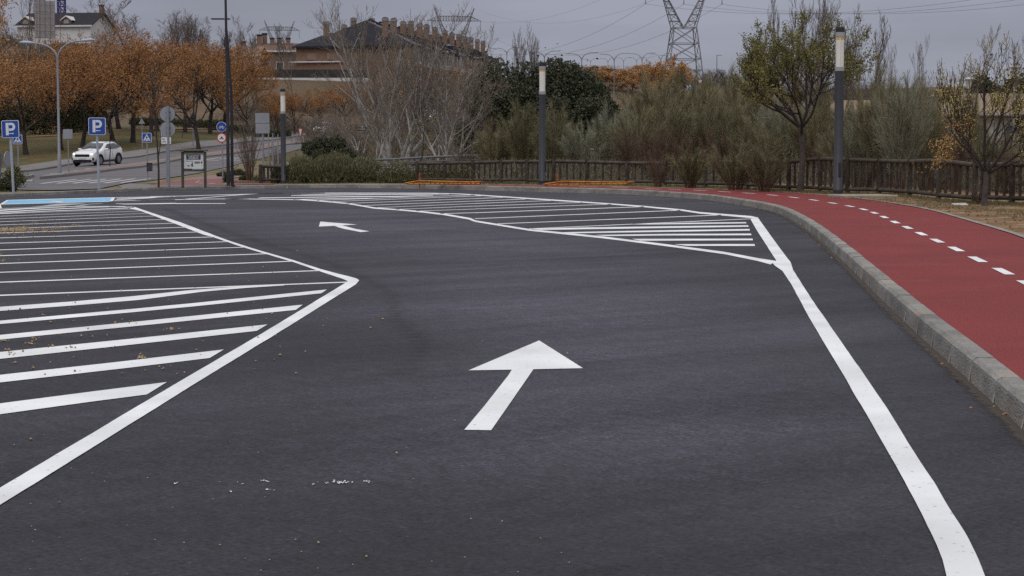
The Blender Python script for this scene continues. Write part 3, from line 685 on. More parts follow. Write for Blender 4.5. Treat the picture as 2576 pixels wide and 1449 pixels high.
for k in range(len(kline) - 1):
    a, b, c, dd = kline[k], kline[k + 1], kin[k + 1], kin[k]
    g = 0.009
    t = (b - a) / np.linalg.norm(b - a); a2, b2, c2, d2 = a + t * g, b - t * g, c - t * g, dd + t * g
    ha, hb = kerb_h(xd_of(*a)), kerb_h(xd_of(*b)); jit = random.uniform(-.003, .003)
    n = np.array([-t[1], t[0]]); bv = 0.022
    prof = [(0, 0), (0.012, .72), (0.016, .86), (0.045, 1.0), (KW / 1.0, 1.0), (KW, 0)]
    V = []
    for (P, h) in ((a2, ha + jit), (b2, hb + jit)):
        for o_, z_ in prof:
            q = P + n * o_; V.append((q[0], q[1], h * z_ if z_ else -0.02))
    F = [(i, i + 1, 7 + i - 0, 6 + i) for i in range(5)]
    F = [(i, 6 + i, 7 + i, i + 1) for i in range(5)] + [(0, 1, 2, 3, 4, 5), (11, 10, 9, 8, 7, 6)]
    part('kerb_stone', (V, F), M['kerb'], kerb)
    V = []
    for (P, h) in ((a, ha), (b, hb)):
        for o_, z_ in ((0.012, 0), (0.024, .80), (0.055, .975), (KW - .006, .975), (KW - .006, 0)):
            q = P + n * o_; V.append((q[0], q[1], h * z_ if z_ else -0.02))
    km.append((V, [(i, 5 + i, 6 + i, i + 1) for i in range(4)]))
    wj = random.uniform(.012, .045); hj = random.uniform(.6, 1.0); V = []
    for s_ in (-1, 1):
        for o_, z_ in ((-.0035, 0), (0.0095, .70 * hj), (0.013, .86 * hj)):
            q = b + t * s_ * wj * (1 if z_ < .5 else .6) + n * o_; V.append((q[0], q[1], hb * z_ if z_ else .001))
    km.append((V, [(0, 3, 4, 1), (1, 4, 5, 2)]))
o = part('mortar', merge(*km), M['mortar'], kerb)
# dirt gathered in the gutter: a ragged edged film
_gd = bpy.data.materials.new('gutter_dirt'); _gd.use_nodes = True; _N, _L = _gd.node_tree.nodes, _gd.node_tree.links; _pb = _N['Principled BSDF']; _pb.inputs['Base Color'].default_value = (.055, .043, .034, 1); _pb.inputs['Roughness'].default_value = .95
_tc = _N.new('ShaderNodeTexCoord'); _no = _N.new('ShaderNodeTexNoise'); _no.inputs['Scale'].default_value = 6; _no.inputs['Detail'].default_value = 7; _no.inputs['Roughness'].default_value = .75
_at = _N.new('ShaderNodeAttribute'); _at.attribute_name = 'film'; _ad = _N.new('ShaderNodeMath'); _ad.operation = 'MULTIPLY_ADD'; _ad.inputs[1].default_value = .55
_mr = _N.new('ShaderNodeMapRange'); _mr.inputs['From Min'].default_value = .62; _mr.inputs['From Max'].default_value = .85; _tp_ = _N.new('ShaderNodeBsdfTransparent'); _mx = _N.new('ShaderNodeMixShader')
_L.new(_tc.outputs['Object'], _no.inputs['Vector']); _L.new(_at.outputs['Fac'], _ad.inputs[0]); _L.new(_no.outputs['Fac'], _ad.inputs[2]); _L.new(_ad.outputs[0], _mr.inputs['Value'])
_L.new(_mr.outputs[0], _mx.inputs[0]); _L.new(_tp_.outputs[0], _mx.inputs[1]); _L.new(_pb.outputs[0], _mx.inputs[2]); _L.new(_mx.outputs[0], _N['Material Output'].inputs[0])
_g0 = off_line(kline, -.13); _g1 = off_line(kline, .005)
_me = new_mesh('gutter_dirt', *strip_between(np.c_[_g0, np.full(len(_g0), .0022)], np.c_[_g1, np.full(len(_g1), .0022)]), _gd)
_aa = _me.attributes.new('film', 'FLOAT', 'POINT'); _aa.data.foreach_set('value', np.r_[np.zeros(len(_g0)), np.ones(len(_g1))].astype(np.float32))
_o = link('gutter_dirt', _me, lot); _o['kind'] = 'stuff'
# bike path between the kerb and its outer edging
PO = [(838, 462.3), (1026, 462.3), (1150, 463.2), (1288, 465), (1450, 467.2), (1600, 470.5), (1744, 474.5), (1854, 477.7), (2000, 484.3), (2128, 495), (2219, 507), (2329, 525), (2438, 556), (2576, 597), (2800, 690)]
def on_path(x, y):
    return gp(x, y, kerb_h(x))[:2]
po = [on_path(x, y) for x, y in PO]
po[0] = tuple(off_line(kline, KW + .35)[np.argmin([abs(xd_of(*p) - 838) for p in kline])])
d = np.array(po[-1]) - np.array(po[-3]); d /= np.linalg.norm(d); po += [tuple(np.array(po[-1]) + d * t) for t in (6, 14, 24)]
pout = resample(smooth_poly(np.array(po), 1), 160)
i0 = int(np.argmin([abs(xd_of(*p) - 838) for p in kline]))
pin = resample(kin[i0:], 160)
def lift(P, dz=0.0): return np.array([(p[0], p[1], kerb_h(xd_of(*p)) - .004 + dz) for p in P])
L4 = [pin + (pout - pin) * f for f in (0, .33, .66, 1)]
Vp = np.concatenate([lift(l) for l in L4]); Fp = [(r * 160 + k, r * 160 + k + 1, (r + 1) * 160 + k + 1, (r + 1) * 160 + k) for r in range(3) for k in range(159)]
path = link('bike_path', new_mesh('bike_path', Vp, Fp, M['red_path']))
tag(path, 'red bike path curving behind the kerb', None, None, 'structure')
pe = off_line(pout, 0.11)
part('path_edging', strip_between(lift(pout, .012), lift(pe, .012)), M['kerb'], path)
DC = [(20, 268), (170, 271), (345, 279), (515, 288), (682, 298), (843, 311), (990, 327), (1128, 345), (1258, 366), (1376, 387), (1471, 409), (1545, 433), (1613, 462), (1688, 497), (1773, 534), (1868, 577), (1978, 625), (2107, 682), (2255, 753), (2432, 835), (2610, 925)]
dc = [on_path(*q) for q in B_(*DC)]
extra = [on_path(x, y) for x, y in ((1560, 471), (1480, 469), (1400, 467.5))][::-1]
dc = [np.array(p) for p in extra + dc]
d = dc[-1] - dc[-2]; dc += [dc[-1] + d * k for k in (1, 2, 3, 4)]
for k in range(len(dc)):
    a = dc[max(0, k - 1)]; b = dc[min(len(dc) - 1, k + 1)]; t = (b - a) / np.linalg.norm(b - a)
    sp_ = np.linalg.norm(b - a) / (2 if 0 < k < len(dc) - 1 else 1)
    n = np.array([-t[1], t[0]]); hl = min(.56, sp_ * .26); w = .055
    q = [dc[k] - t * hl - n * w, dc[k] + t * hl - n * w, dc[k] + t * hl + n * w, dc[k] - t * hl + n * w]
    part('lane_dash', ([(p[0], p[1], kerb_h(xd_of(*p)) + .002) for p in q], [(0, 1, 2, 3)]), M['white_paint'], path)

# ================================================================== ground beyond
cols = list(np.linspace(-1500, 3400, 190)) + [3800, 4400, 5200, 6500, 9000]
bl_line = np.concatenate([kin[:i0], pe])
bx = np.array([xd_of(*p) for p in bl_line]); order = np.argsort(bx)
bxs, bys = bx[order], bl_line[order, 1]
rowsY = [0, .01, .05, .1, .2, .35, .5, .7, .85, 1.0]
Yfar = [80, 88, 95, 100, 108, 115, 120, 128, 135, 142, 150, 157, 165, 172, 180, 190, 200, 215, 230, 240, 255, 270, 285, 300, 320, 340, 370, 400, 450, 520, 600, 750, 1000, 1600, 2500]
GV = []; nr = 12 + len(Yfar)
for x in cols:
    yb = float(np.interp(x, bxs, bys)); yb = max(yb, 2.0)
    ys = list(np.linspace(yb, 75, 12)) + Yfar
    for Y in ys:
        X = (x - CX) / (FOC * 1.0028) * Y
        z = tz(X, Y)
        z += 0.25 * math.sin(X * .11) * math.sin(Y * .07) * min(1, max(0, (Y - 190) / 60))
        if Y <= yb + 1e-6: z -= .012
        else: z -= .006
        GV.append((X, Y, z))
GF = []; GM = []
for i in range(len(cols) - 1):
    for j in range(nr - 1):
        GF.append((i * nr + j, (i + 1) * nr + j, (i + 1) * nr + j + 1, i * nr + j + 1))
        xm = cols[i]; ym = GV[i * nr + j][1]
        if ym < 76: GM.append(1 if xm > 1850 else 2)
        elif xm > 1900 and ym < 100: GM.append(1)
        elif ym < 130: GM.append(2)
        elif ym > 225: GM.append(3)
        else: GM.append(0)
me = new_mesh('ground', GV, np.array(GF), M['grass'], True)
for k in ('sand', 'verge', 'dry_slope'): me.materials.append(M[k])
me.polygons.foreach_set('material_index', GM)
ground = link('ground', me); tag(ground, 'ground rising to a grassy bank and a hillside', None, None, 'structure')

def draped(name, near, far, m, lift_, nx=90, ny=10, parent=None, side=0.0, kind='structure', label=None):
    a = resample(np.array([hit(x, y)[:2] for x, y in near]), nx); b = resample(np.array([hit(x, y)[:2] for x, y in far]), nx)
    for q in (a, b): q[:, 1] = np.maximum(q[:, 1], np.interp(q[:, 0], kin[:i0 + 12, 0], kin[:i0 + 12, 1]) + .015)
    V = []
    for f in np.linspace(0, 1, ny):
        for p in a + (b - a) * f: V.append((p[0], p[1], tz(*p) + lift_))
    F = [(r * nx + k, r * nx + k + 1, (r + 1) * nx + k + 1, (r + 1) * nx + k) for r in range(ny - 1) for k in range(nx - 1)]
    if side:
        n0 = len(V)
        for row in (0, ny - 1):
            s = len(V)
            for k in range(nx): x, y, z = V[row * nx + k]; V.append((x, y, z - side))
            F += [(row * nx + k, row * nx + k + 1, s + k + 1, s + k) for k in range(nx - 1)]
        for k in (0, nx - 1):
            s = len(V)
            for r in range(ny): x, y, z = V[r * nx + k]; V.append((x, y, z - side))
            F += [(r * nx + k, (r + 1) * nx + k, s + r + 1, s + r) for r in range(ny - 1)]
    o = link(name, new_mesh(name, V, F, m), parent)
    if parent is None: tag(o, label, None, None, kind)
    return o
FARK = [(-900, 470), (-300, 452), (0, 441.5), (49, 435), (174, 417), (295, 402), (417, 384), (569, 367), (650, 357), (747, 345), (830, 334), (950, 319), (1100, 303), (1300, 288)]
NEARK = [(-900, 492), (-300, 484), (0, 478), (100, 480.5), (230, 480), (295, 467), (320, 461), (377, 456), (460, 443), (545, 426), (600, 413), (680, 394), (747, 377), (830, 363), (950, 343), (1100, 325), (1300, 303)]
road = draped('road', NEARK, FARK, M['road'], .03, 110, 16, label='grey road climbing to the hill behind the crossing')
draped('pavement', FARK, [(x, y - (12 if x < 300 else 11 if x < 700 else 7)) for x, y in FARK], M['pavement'], .15, 110, 4, side=.14, label='leaf strewn grey pavement along the far side of the road')
draped('pavement', [(x, y - 11.2) for x, y in FARK[:9]], [(x, y - 12.5) for x, y in FARK[:9]], M['street_kerb'], .16, 70, 2, side=.1, label='thin edging strip behind the far pavement')
draped('median_strip', [(100, 453), (149, 448), (292, 430), (451, 404.5), (569, 391.5), (650, 380), (747, 363), (830, 351)], [(120, 447), (160, 439), (278, 424), (451, 398.5), (569, 382), (650, 371.5), (747, 356), (830, 345)], M['street_kerb'], .16, 80, 4, side=.13, label='raised median between the lanes')
draped('median_paving', [(160, 445.5), (292, 428), (451, 403), (569, 390), (650, 378.5), (747, 361.5), (828, 350)], [(166, 440.5), (278, 425.6), (451, 399.8), (569, 383.3), (650, 372.8), (747, 357), (828, 346)], M['pink_path'], .17, 80, 3, label='pink paving on top of the median')
draped('median_strip', [(-500, 476), (-100, 466), (49, 456), (84, 448)], [(-500, 468), (-100, 458), (49, 450), (86, 445)], M['street_kerb'], .16, 30, 3, side=.13, label='end of the median beyond the round hedge bush')
draped('garden_path', [(-600, 366), (0, 347), (140, 343), (280, 331), (350, 328), (450, 325), (560, 320)], [(-600, 360), (0, 341), (140, 337), (280, 327), (350, 324.5), (450, 321.5), (560, 317)], M['sand'], .05, 60, 3, label='sandy footpath along the top of the grass bank')
# small island between road and lot: pavement, grass verge, red path
draped('pavement', [(240, 481), (330, 474.5), (420, 473), (560, 468.5), (600, 468)], [(297, 467.5), (330, 461.8), (377, 464), (430, 466), (560, 465.5)], M['pavement'], .012, 40, 4, label='small grey pavement behind the notice board')
draped('grass_verge', [(330, 463), (377, 463.5), (440, 458), (500, 450), (560, 443)], [(377, 457), (460, 444.5), (513, 436.5), (546, 427.5), (600, 414)], M['verge'], .018, 50, 6, label='strip of yellowing grass beside the road')
draped('bike_path', [(378, 466.5), (440, 466.5), (560, 465.8), (700, 464.5)], [(392, 463), (430, 457), (480, 453.5), (560, 450)], M['red_faded'], .016, 40, 4, label='red bike path turning off behind the notice board')
draped('bike_path', [(430, 457), (480, 453.5), (560, 450.5), (600, 447)], [(470, 450), (530, 442), (590, 431), (650, 421)], M['pink_path'], .020, 40, 4, label='pink paved path leading away past the black posts')
# zebra crossing and lane lines on the road
def on_road(name, pts, lift_=.036, m='white_paint'):
    P = [hit(x, y) for x, y in pts]
    o = part(name, ([(p[0], p[1], tz(p[0], p[1]) + lift_) for p in P], [tuple(range(len(P)))]), M[m], road); return o
M['old_white'] = paint_mat('faded_road_paint', (0.46, 0.44, 0.44), 0.8)
for k in range(6):
    x0 = 500 + k * 205; x1 = 960 + k * 190; yl = 1086 - k * 2; yr = 1031 - k * 2.2
    on_road('zebra_stripe', E_((x0, yl), (x0 + 62, yl + 3), (x1 + 52, yr + 1), (x1, yr)), m='old_white')
on_road('zebra_stripe', E_((255, 1058), (255, 1066), (430, 1046), (410, 1038)), m='old_white')
for pts in (((815, 868), (820, 873), (980, 848), (970, 843)), ((970, 843), (975, 848), (1300, 850), (1300, 845)), ((815, 876), (815, 880), (1300, 884), (1300, 880)), ((1000, 858), (1000, 862), (1250, 864), (1250, 860))):
    on_road('lane_line', F_(*pts), m='old_white')
for x0, x1, y0, y1 in ((255, 320, 1010, 1002), (650, 720, 956, 950), (960, 1030, 913, 909), (1100, 1180, 893, 888), (1500, 1600, 837, 830)):
    on_road('lane_line', E_((x0, y0), (x0, y0 + 4), (x1, y1 + 4), (x1, y1)), m='old_white')
for x0, x1, y in ((400, 450, 1182), (455, 500, 1172)): pass
bp2 = [o for o in COL.objects if o.name.startswith('bike_path')][1]
for pts in (((655, 1198), (670, 1205), (700, 1200), (690, 1192)), ((680, 1180), (700, 1186), (722, 1178), (705, 1174)), ((690, 1206), (700, 1210), (770, 1216), (765, 1211)), ((845, 1214), (845, 1219), (945, 1219), (940, 1214)), ((1070, 1217), (1070, 1221), (1130, 1221), (1130, 1217))):
    P = [hit(x, y) for x, y in F_(*pts)]
    part('lane_dash', ([(p[0], p[1], tz(p[0], p[1]) + .024) for p in P], [tuple(range(len(P)))]), M['old_white'], bp2)

# ================================================================== street furniture and signs
def base_on(x, y):
    """stand on the ground where the picture shows the foot"""
    X, Y, Z = hit(x, y); return (X, Y, Z)
def Zat(y, Y):                                # height of a picture row at a distance
    return at(CX, y, Y)[2]
def BRK(t, bs):
    for b in bs: part('bracket', b, M['pole_grey'], t)
def rrect(w, h, r, n=5):
    P = []
    for cx, cy, a0 in ((w / 2 - r, h / 2 - r, 0), (-w / 2 + r, h / 2 - r, 90), (-w / 2 + r, -h / 2 + r, 180), (w / 2 - r, -h / 2 + r, 270)):
        for k in range(n): a = R(a0 + 90 * k / (n - 1)); P.append((cx + r * math.cos(a), cy + r * math.sin(a)))
    return P
def extr(P, y0, y1, cx=0.0, cz=0.0):
    """outline P in x-z, from y0 (front) to y1 (back)"""
    n = len(P); V = [(cx + x, y0, cz + z) for x, z in P] + [(cx + x, y1, cz + z) for x, z in P]
    F = [tuple(range(n)), tuple(range(2 * n - 1, n - 1, -1))] + [(k, n + k, n + (k + 1) % n, (k + 1) % n) for k in range(n)]
    return np.array(V, float), F
def circle(r, n=28): return [(r * math.cos(2 * math.pi * k / n), r * math.sin(2 * math.pi * k / n)) for k in range(n)]
def flat_stroke(pts, w, y, closed=False):
    """thin stroke in x-z plane as little proud boxes"""
    out = []
    pts = list(pts) + ([pts[0]] if closed else [])
    for (x0, z0), (x1, z1) in zip(pts[:-1], pts[1:]):
        dx, dz = x1 - x0, z1 - z0; l = math.hypot(dx, dz) or 1; nx, nz = -dz / l * w / 2, dx / l * w / 2
        out.append(extr([(x0 - nx, z0 - nz), (x1 - nx, z1 - nz), (x1 + nx, z1 + nz), (x0 + nx, z0 + nz)], y - .0015, y))
    return out
def text(name, body, size, loc, m, parent, bold=0.0, align='CENTER', rz=0, ext=0.001):
    c = bpy.data.curves.new(name, 'FONT'); c.body = body; c.size = size; c.align_x = align; c.align_y = 'CENTER'
    c.extrude = ext; c.offset = bold; c.materials.append(m); c.resolution_u = 3
    tmp = bpy.data.objects.new(name, c); COL.objects.link(tmp)
    me = bpy.data.meshes.new_from_object(tmp); bpy.data.objects.remove(tmp); bpy.data.curves.remove(c)
    return link(name, me, parent, loc, (math.pi / 2, 0, rz))

# --- column lamps
def column_lamp(name, label, loc, sc):
    t = thing(name, label, 'street lamp', loc, 0, 'column lamps behind the kerb', sc)
    H = 4.90
    part('column', polytube([(0, 0, 0), (0, 0, .04), (0, 0, .05), (0, 0, 3.62)], [.150, .150, .142, .128], 24), M['dark_pole'], t, True)
    part('base_plate', cyl(0, 0, 0, .02, .19, 20), M['dark_pole'], t)
    part('access_door', box(.02, -.141, .75, .09, .02, .42, .006), M['black_pole'], t)
    for a_ in (45, 135, 225, 315): part('anchor_bolt', cyl(.165 * math.cos(R(a_)), .165 * math.sin(R(a_)), .02, .06, .014, 6), M['pole_grey'], t)
    part('dark_foot', polytube([(0, 0, .05), (0, 0, .16)], [.1445, .1435], 24, False), M['black_pole'], t)
    part('lower_collar', cyl(0, 0, 3.62, 3.74, .136, 24), M['light_metal'], t, False)
    part('diffuser', polytube([(0, 0, 3.74), (0, 0, 4.62)], [.120, .122], 24), M['diffuser'], t, True)
    part('seam', box(.006, -.1205, 4.18, .006, .004, .86), M['light_metal'], t)
    part('burnt_band', polytube([(0, 0, 4.52), (0, 0, 4.60)], [.1235, .1235], 24, False), M['stain'], t)
    part('upper_collar', cyl(0, 0, 4.62, 4.74, .138, 24), M['light_metal'], t)
    part('cap', polytube([(0, 0, 4.74), (0, 0, 4.86), (0, 0, H)], [.134, .134, .120], 24), M['black_pole'], t)
    return t
p = on_path(2108, 490.5); lampR = column_lamp('column_lamp', 'tall dark column lamp beside the red path, in front of the wooden fence', (p[0], p[1], kerb_h(2108) - .01), 1.0)
p = on_path(1364, 464.5)
clone(lampR, 'dark column lamp in front of the dark evergreen oak, near the orange barriers', (p[0], p[1], kerb_h(1364) - .01), 1.0, .93)
X, Y, _ = gp(713.5, 462.0, .13)
clone(lampR, 'smallest of the column lamps, between the double grey sign back and the rosemary bushes', (X, Y, .12), .6, .775)

# --- twin black posts
def tall_post(label, x, y, ytop, w0, w1, arms):
    X, Y, Z = gp(x, y, .125); t = thing('tall_black_post', label, 'lamp post', (X, Y, Z), 0, 'twin black posts')
    zt = Zat(ytop, Y) - Z
    part('shaft', polytube([(0, 0, 0), (0, 0, .9), (-.0, 0, 3.5), (-.03 if not arms else -.18, 0, zt)], [w0, w0 * .97, w0 * .82, w1], 16), M['black_pole'], t, True)
    part('base_plate', box(0, 0, .012, w0 * 3.2, w0 * 3.2, .024, .004), M['black_pole'], t)
    if arms:
        for sx, l in ((-1, .5), (1, .12)):
            part('luminaire', box(-.18 + sx * (l / 2 + .04), 0, zt + .02, l, .26, .045, .012), M['dark_pole'], t)
    return t
tall_post('taller of two black posts, running out of the top of the photo', 574.5, 467.5, -70, .068, .042, False)
tall_post('shorter of two black posts, with a flat lamp head near its top', 584.5, 467.0, 49, .062, .040, True)

# --- double arm street lamp
def double_lamp(name, label, loc, h=6.3, span=3.4, rise=1.15, r=.062, hang=0.0, cat_group=None, rz=0.0, mk='pole_grey'):
    t = thing(name, label, 'street lamp', loc, rz, cat_group)
    part('pole', polytube([(0, 0, 0), (0, 0, 1.1), (0, 0, 1.15), (0, 0, h)], [r * 1.5, r * 1.45, r * 1.1, r * .8], 10), M[mk], t, True)
    for s in (-1, 1):
        pts = []
        for k in range(9):
            a = k / 8 * math.pi / 2
            pts.append((s * (span / 2 - .45) * (1 - math.cos(a)), 0, h - .15 + (rise + (.12 if s > 0 else 0)) * math.sin(a)))
        pts.append((s * (span / 2 - .3), 0, pts[-1][2] + .02))
        ar = part('arm', polytube(pts, [r * .8] * 4 + [r * .6] * 6, 8), M[mk], t, True)
        x, z = pts[-1][0], pts[-1][2]
        part('lamp_head', polytube([(x - s * .05, 0, z), (x + s * .1, 0, z + .015), (x + s * .45, 0, z + .04), (x + s * .62, 0, z + .03)], [.05, .085, .075, .02], 8), M['pole_light'], t, True)
    return t
bx_, by_, bz_ = base_on(150, 443.5)
zj = Zat(142.6, by_) - bz_
dl = double_lamp('double_arm_lamp', 'grey street lamp with two curved arms on the median at the crossing', (bx_, by_, bz_), zj, 158 * by_ / FOC, (142.6 - 102) * by_ / FOC, .065)

# --- parking signs
def bevelled_plate(w, h, r, parent, name, m, cz, cx=0.0, y=0.0, th=.025):
    return part(name, extr(rrect(w, h, r), y - th, y, cx, cz), m, parent)
def parking_sign(label, base, ztop_c, w, tilt, arrow, off):
    t = thing('parking_sign', label, 'road sign', base, 0, 'blue parking signs')
    zc = ztop_c - base[2]
    part('post', polytube([(0, 0, 0), (off, 0, zc + .12)], [.040, .040], 4), M['pole_light'], t)
    pl = link('plate', new_mesh('plate', *extr(rrect(w, w, .05), -.075, -.045), M['sign_white']), t, (off + .03, 0, zc), (0, tilt, 0))
    part('blue_face', extr(rrect(w - .035, w - .035, .035), -.079, -.0752), M['sign_blue'], pl)
    u = w / .57
    # the letter P
    o = []
    y = -.0795
    zb, zt = -.20 * u, .205 * u; x0 = -.145 * u
    o.append(extr([(x0, zb), (x0 + .095 * u, zb), (x0 + .095 * u, zt), (x0, zt)], y - .002, y))
    outer, inner = [], []
    for k in range(13):
        a = math.pi / 2 - math.pi * k / 12
        outer.append((x0 + .19 * u + .125 * u * math.cos(a), .075 * u + .13 * u * math.sin(a)))
        inner.append((x0 + .185 * u + .045 * u * math.cos(a), .075 * u + .055 * u * math.sin(a)))
    outer = [(x0 + .09 * u, .205 * u)] + outer + [(x0 + .09 * u, -.055 * u)]
    inner = [(x0 + .09 * u, .13 * u)] + inner + [(x0 + .09 * u, .02 * u)]
    n = len(outer)
    V = [(x, y - .002, z) for x, z in outer] + [(x, y - .002, z) for x, z in inner]
    o.append((np.array(V), [(k, n + k, n + k + 1, k + 1) for k in range(n - 1)]))
    part('letter', merge(*o), M['sign_white'], pl)
    az = -.145 * u; s = arrow; ax = .03 * u
    part('arrow', merge(extr([(ax - .075, az - .011), (ax + .045, az - .011), (ax + .045, az + .011), (ax - .075, az + .011)] if s > 0 else [(ax - .03, az - .011), (ax + .09, az - .011), (ax + .09, az + .011), (ax - .03, az + .011)], y - .002, y),
        extr([(ax + .04, az - .03), (ax + .085, az), (ax + .04, az + .03)] if s > 0 else [(ax - .025, az + .03), (ax - .07, az), (ax - .025, az - .03)], y - .003, y)), M['sign_white'], pl)
    return t
X, Y, Z = gp(34, 487, .10); parking_sign('blue parking sign with an arrow pointing right, leaning beside the round bush', (X, Y, Z), Zat(324.8, Y), 43.5 * Y / FOC, R(1.5) * -1, 1, (30.6 - 34) * Y / FOC - .03)
X, Y, Z = gp(249.6, 479.7, .108); parking_sign('blue parking sign with an arrow pointing left, in front of the white car', (X, Y, Z), Zat(317.6, Y), 43 * Y / FOC, R(.5), -1, (248 - 249.6) * Y / FOC - .03)

# --- pedestrian crossing signs
def walker(parent, w, zc, dx=0.0, y=-.06):
    u = w / .42
    part('triangle', extr([(-.165 * u + dx, -.135 * u + zc), (.165 * u + dx, -.135 * u + zc), (dx, .16 * u + zc)], y - .003, y), M['sign_white'], parent)
    o = [extr([(a * u + dx + cx * u, b * u + zc) for a, b in circle(.016, 8)], y - .006, y - .003, 0, .085 * u) for cx in (0,)]
    o += flat_stroke([(dx, zc + .06 * u), (dx, zc - .01 * u)], .034 * u, y - .004)
    for q in ([(0, -.01), (-.03, -.06), (-.05, -.095)], [(0, -.01), (.028, -.05), (.05, -.085)], [(0, .05), (-.04, .01), (-.045, -.02)], [(0, .05), (.04, .015), (.05, -.01)]):
        o += flat_stroke([(dx + a * u, zc + b * u) for a, b in q], .018 * u, y - .004)
    for k in range(6):
        xa = -.12 + k * .045
        o += [extr([(dx + xa * u, zc - .125 * u), (dx + (xa + .02) * u, zc - .125 * u), (dx + (xa * .6 + .018) * u, zc - .075 * u), (dx + xa * .6 * u, zc - .075 * u)], y - .0045, y - .0032)] if k not in (2, 3) else []
    part('walking_figure', merge(*o), M['sign_black'], parent)
def crossing_sign(label, x, yb, yc, w, z=.10):
    X, Y, Z = gp(x, yb, z); t = thing('crossing_sign', label, 'road sign', (X, Y, Z), 0, 'blue pedestrian crossing signs')
    zc = Zat(yc, Y) - Z; w = w * Y / FOC
    part('post', cyl(0, 0, 0, zc + w * .4, .03, 8), M['pole_grey'], t)
    part('plate', extr(rrect(w, w, .03), -.055, -.035, 0, zc), M['sign_white'], t)
    part('blue_face', extr(rrect(w - .035, w - .035, .02), -.058, -.0552, 0, zc), M['sign_blue'], t)
    walker(t, w, zc); return t, zc
crossing_sign('pedestrian crossing sign partly hidden behind the parking sign by the round bush', 47, 455, 350.6, 23.3)
cs, zc = crossing_sign('pedestrian crossing sign with a small litter bin on its post', 371.5, 455.5, 346.2, 23.6)
bl_ = thing('litter_bin', 'small dark litter bin strapped to the post of the crossing sign', 'litter bin', (cs.location.x + .10, cs.location.y - .04, Zat(421, cs.location.y)))
part('bin_body', merge(box(0, 0, 0, .22, .24, .34, .02)), M['dark_pole'], bl_)
part('lid', box(0, 0, .185, .25, .27, .03, .01), M['black_pole'], bl_)
part('strap', box(-.10, .04, .05, .06, .08, .03), M['pole_grey'], bl_)
# --- backs of signs
def post_of(t, h, r=.03, m='pole_grey'): return part('post', cyl(0, 0, 0, h, r, 10), M[m], t, True)
X, Y, Z = base_on(173, 440.5); t = thing('square_sign', 'grey back of a square sign on a thin post left of the white car', 'road sign', (X, Y, Z))
post_of(t, Zat(324, Y) - Z); part('sign_back', extr(rrect(23.4 * Y / FOC, 23.6 * Y / FOC, .03), -.065, -.035, 0, Zat(337, Y) - Z), M['sign_back'], t)
BRK(t, [box(0, -.02, Zat(r, Y) - Z, .18, .04, .03) for r in (332, 343)])
X, Y, Z = gp(425, 472, .12); t = thing('round_sign_pair', 'grey backs of two round signs, one above the other on a post', 'road sign', (X, Y, Z))
r_ = 18.8 * Y / FOC; post_of(t, Zat(267, Y) - Z, .044)
for c in (287, 324.8):
    dsk = part('round_sign_back', extr(circle(r_), .055, .085, -2 * Y / FOC, Zat(c, Y) - Z), M['sign_back'], t)
    part('maker_mark', extr(rrect(.055, .055, .01), .049, .0545, -2 * Y / FOC + .13, Zat(c, Y) - Z - .01), M['pole_grey'], dsk)
BRK(t, [box(0, .03, Zat(r, Y) - Z, .16, .06, .035) for r in (280, 294, 318, 332)])
# sign with direction plate behind
X, Y, Z = gp(420, 460, .12); t = thing('direction_plate_sign', 'white plate with arrows and a bicycle, behind the round sign backs', 'road sign', (X, Y, Z))
w_ = 24 * Y / FOC; post_of(t, Zat(322, Y) - Z)
part('blue_plate', extr(rrect(w_, w_, .03), -.055, -.035, 0, Zat(330.5, Y) - Z), M['sign_white'], t)
bf = part('blue_face', extr(rrect(w_ - .04, w_ - .04, .02), -.058, -.0552, 0, Zat(330.5, Y) - Z), M['sign_blue'], t)
zp = Zat(353.5, Y) - Z; hh = 17 * Y / FOC
part('white_plate', extr(rrect(w_, hh, .02), -.055, -.035, 0, zp), M['sign_white'], t)
def bicycle(parent, cx, cz, s, y, m, stroke=.03, name='bicycle_symbol', rider=False):
    o = []
    for sx in (-1, 1): o += flat_stroke([(cx + sx * .5 * s + a, cz - .12 * s + b) for a, b in circle(.27 * s, 14)], stroke * s * 2, y, True)
    q = [[(-.5, -.12), (-.22, .28), (.28, .28), (.5, -.12)], [(-.22, .28), (0, -.12), (.28, .28)], [(-.5, -.12), (0, -.12)], [(.28, .28), (.22, .46), (.38, .46)], [(-.22, .28), (-.28, .42), (-.36, .42), (-.2, .42)]]
    if rider: q = [[(-.5, -.12), (-.1, .2), (.35, .25), (.5, -.12)], [(-.25, .35), (.0, .62), (.28, .35)], [(0, .62), (-.05, .3), (.15, .1), (-.02, -.2)]]
    for p in q: o += flat_stroke([(cx + a * s, cz + b * s) for a, b in p], stroke * s * (2.2 if not rider else 3.6), y)
    if rider: o += [extr(circle(.13 * s, 10), y - .002, y, cx + .02 * s, cz + .82 * s)]
    return part(name, merge(*o), M[m], parent)
ar = flat_stroke([(-.14, zp + .06), (-.04, zp + .06)], .022, -.0565) + [extr([(-.17, .06 + zp), (-.12, .035 + zp), (-.12, .085 + zp)], -.058, -.0565)]
part('arrow', merge(*ar), M['sign_black'], t)
ar = flat_stroke([(.06, zp - .06), (.15, zp - .06)], .022, -.0565) + [extr([(.18, -.06 + zp), (.13, -.085 + zp), (.13, -.035 + zp)], -.058, -.0565)]
part('arrow', merge(*ar), M['sign_black'], t)
bicycle(t, -.08, zp - .05, .10, -.0565, 'sign_black')
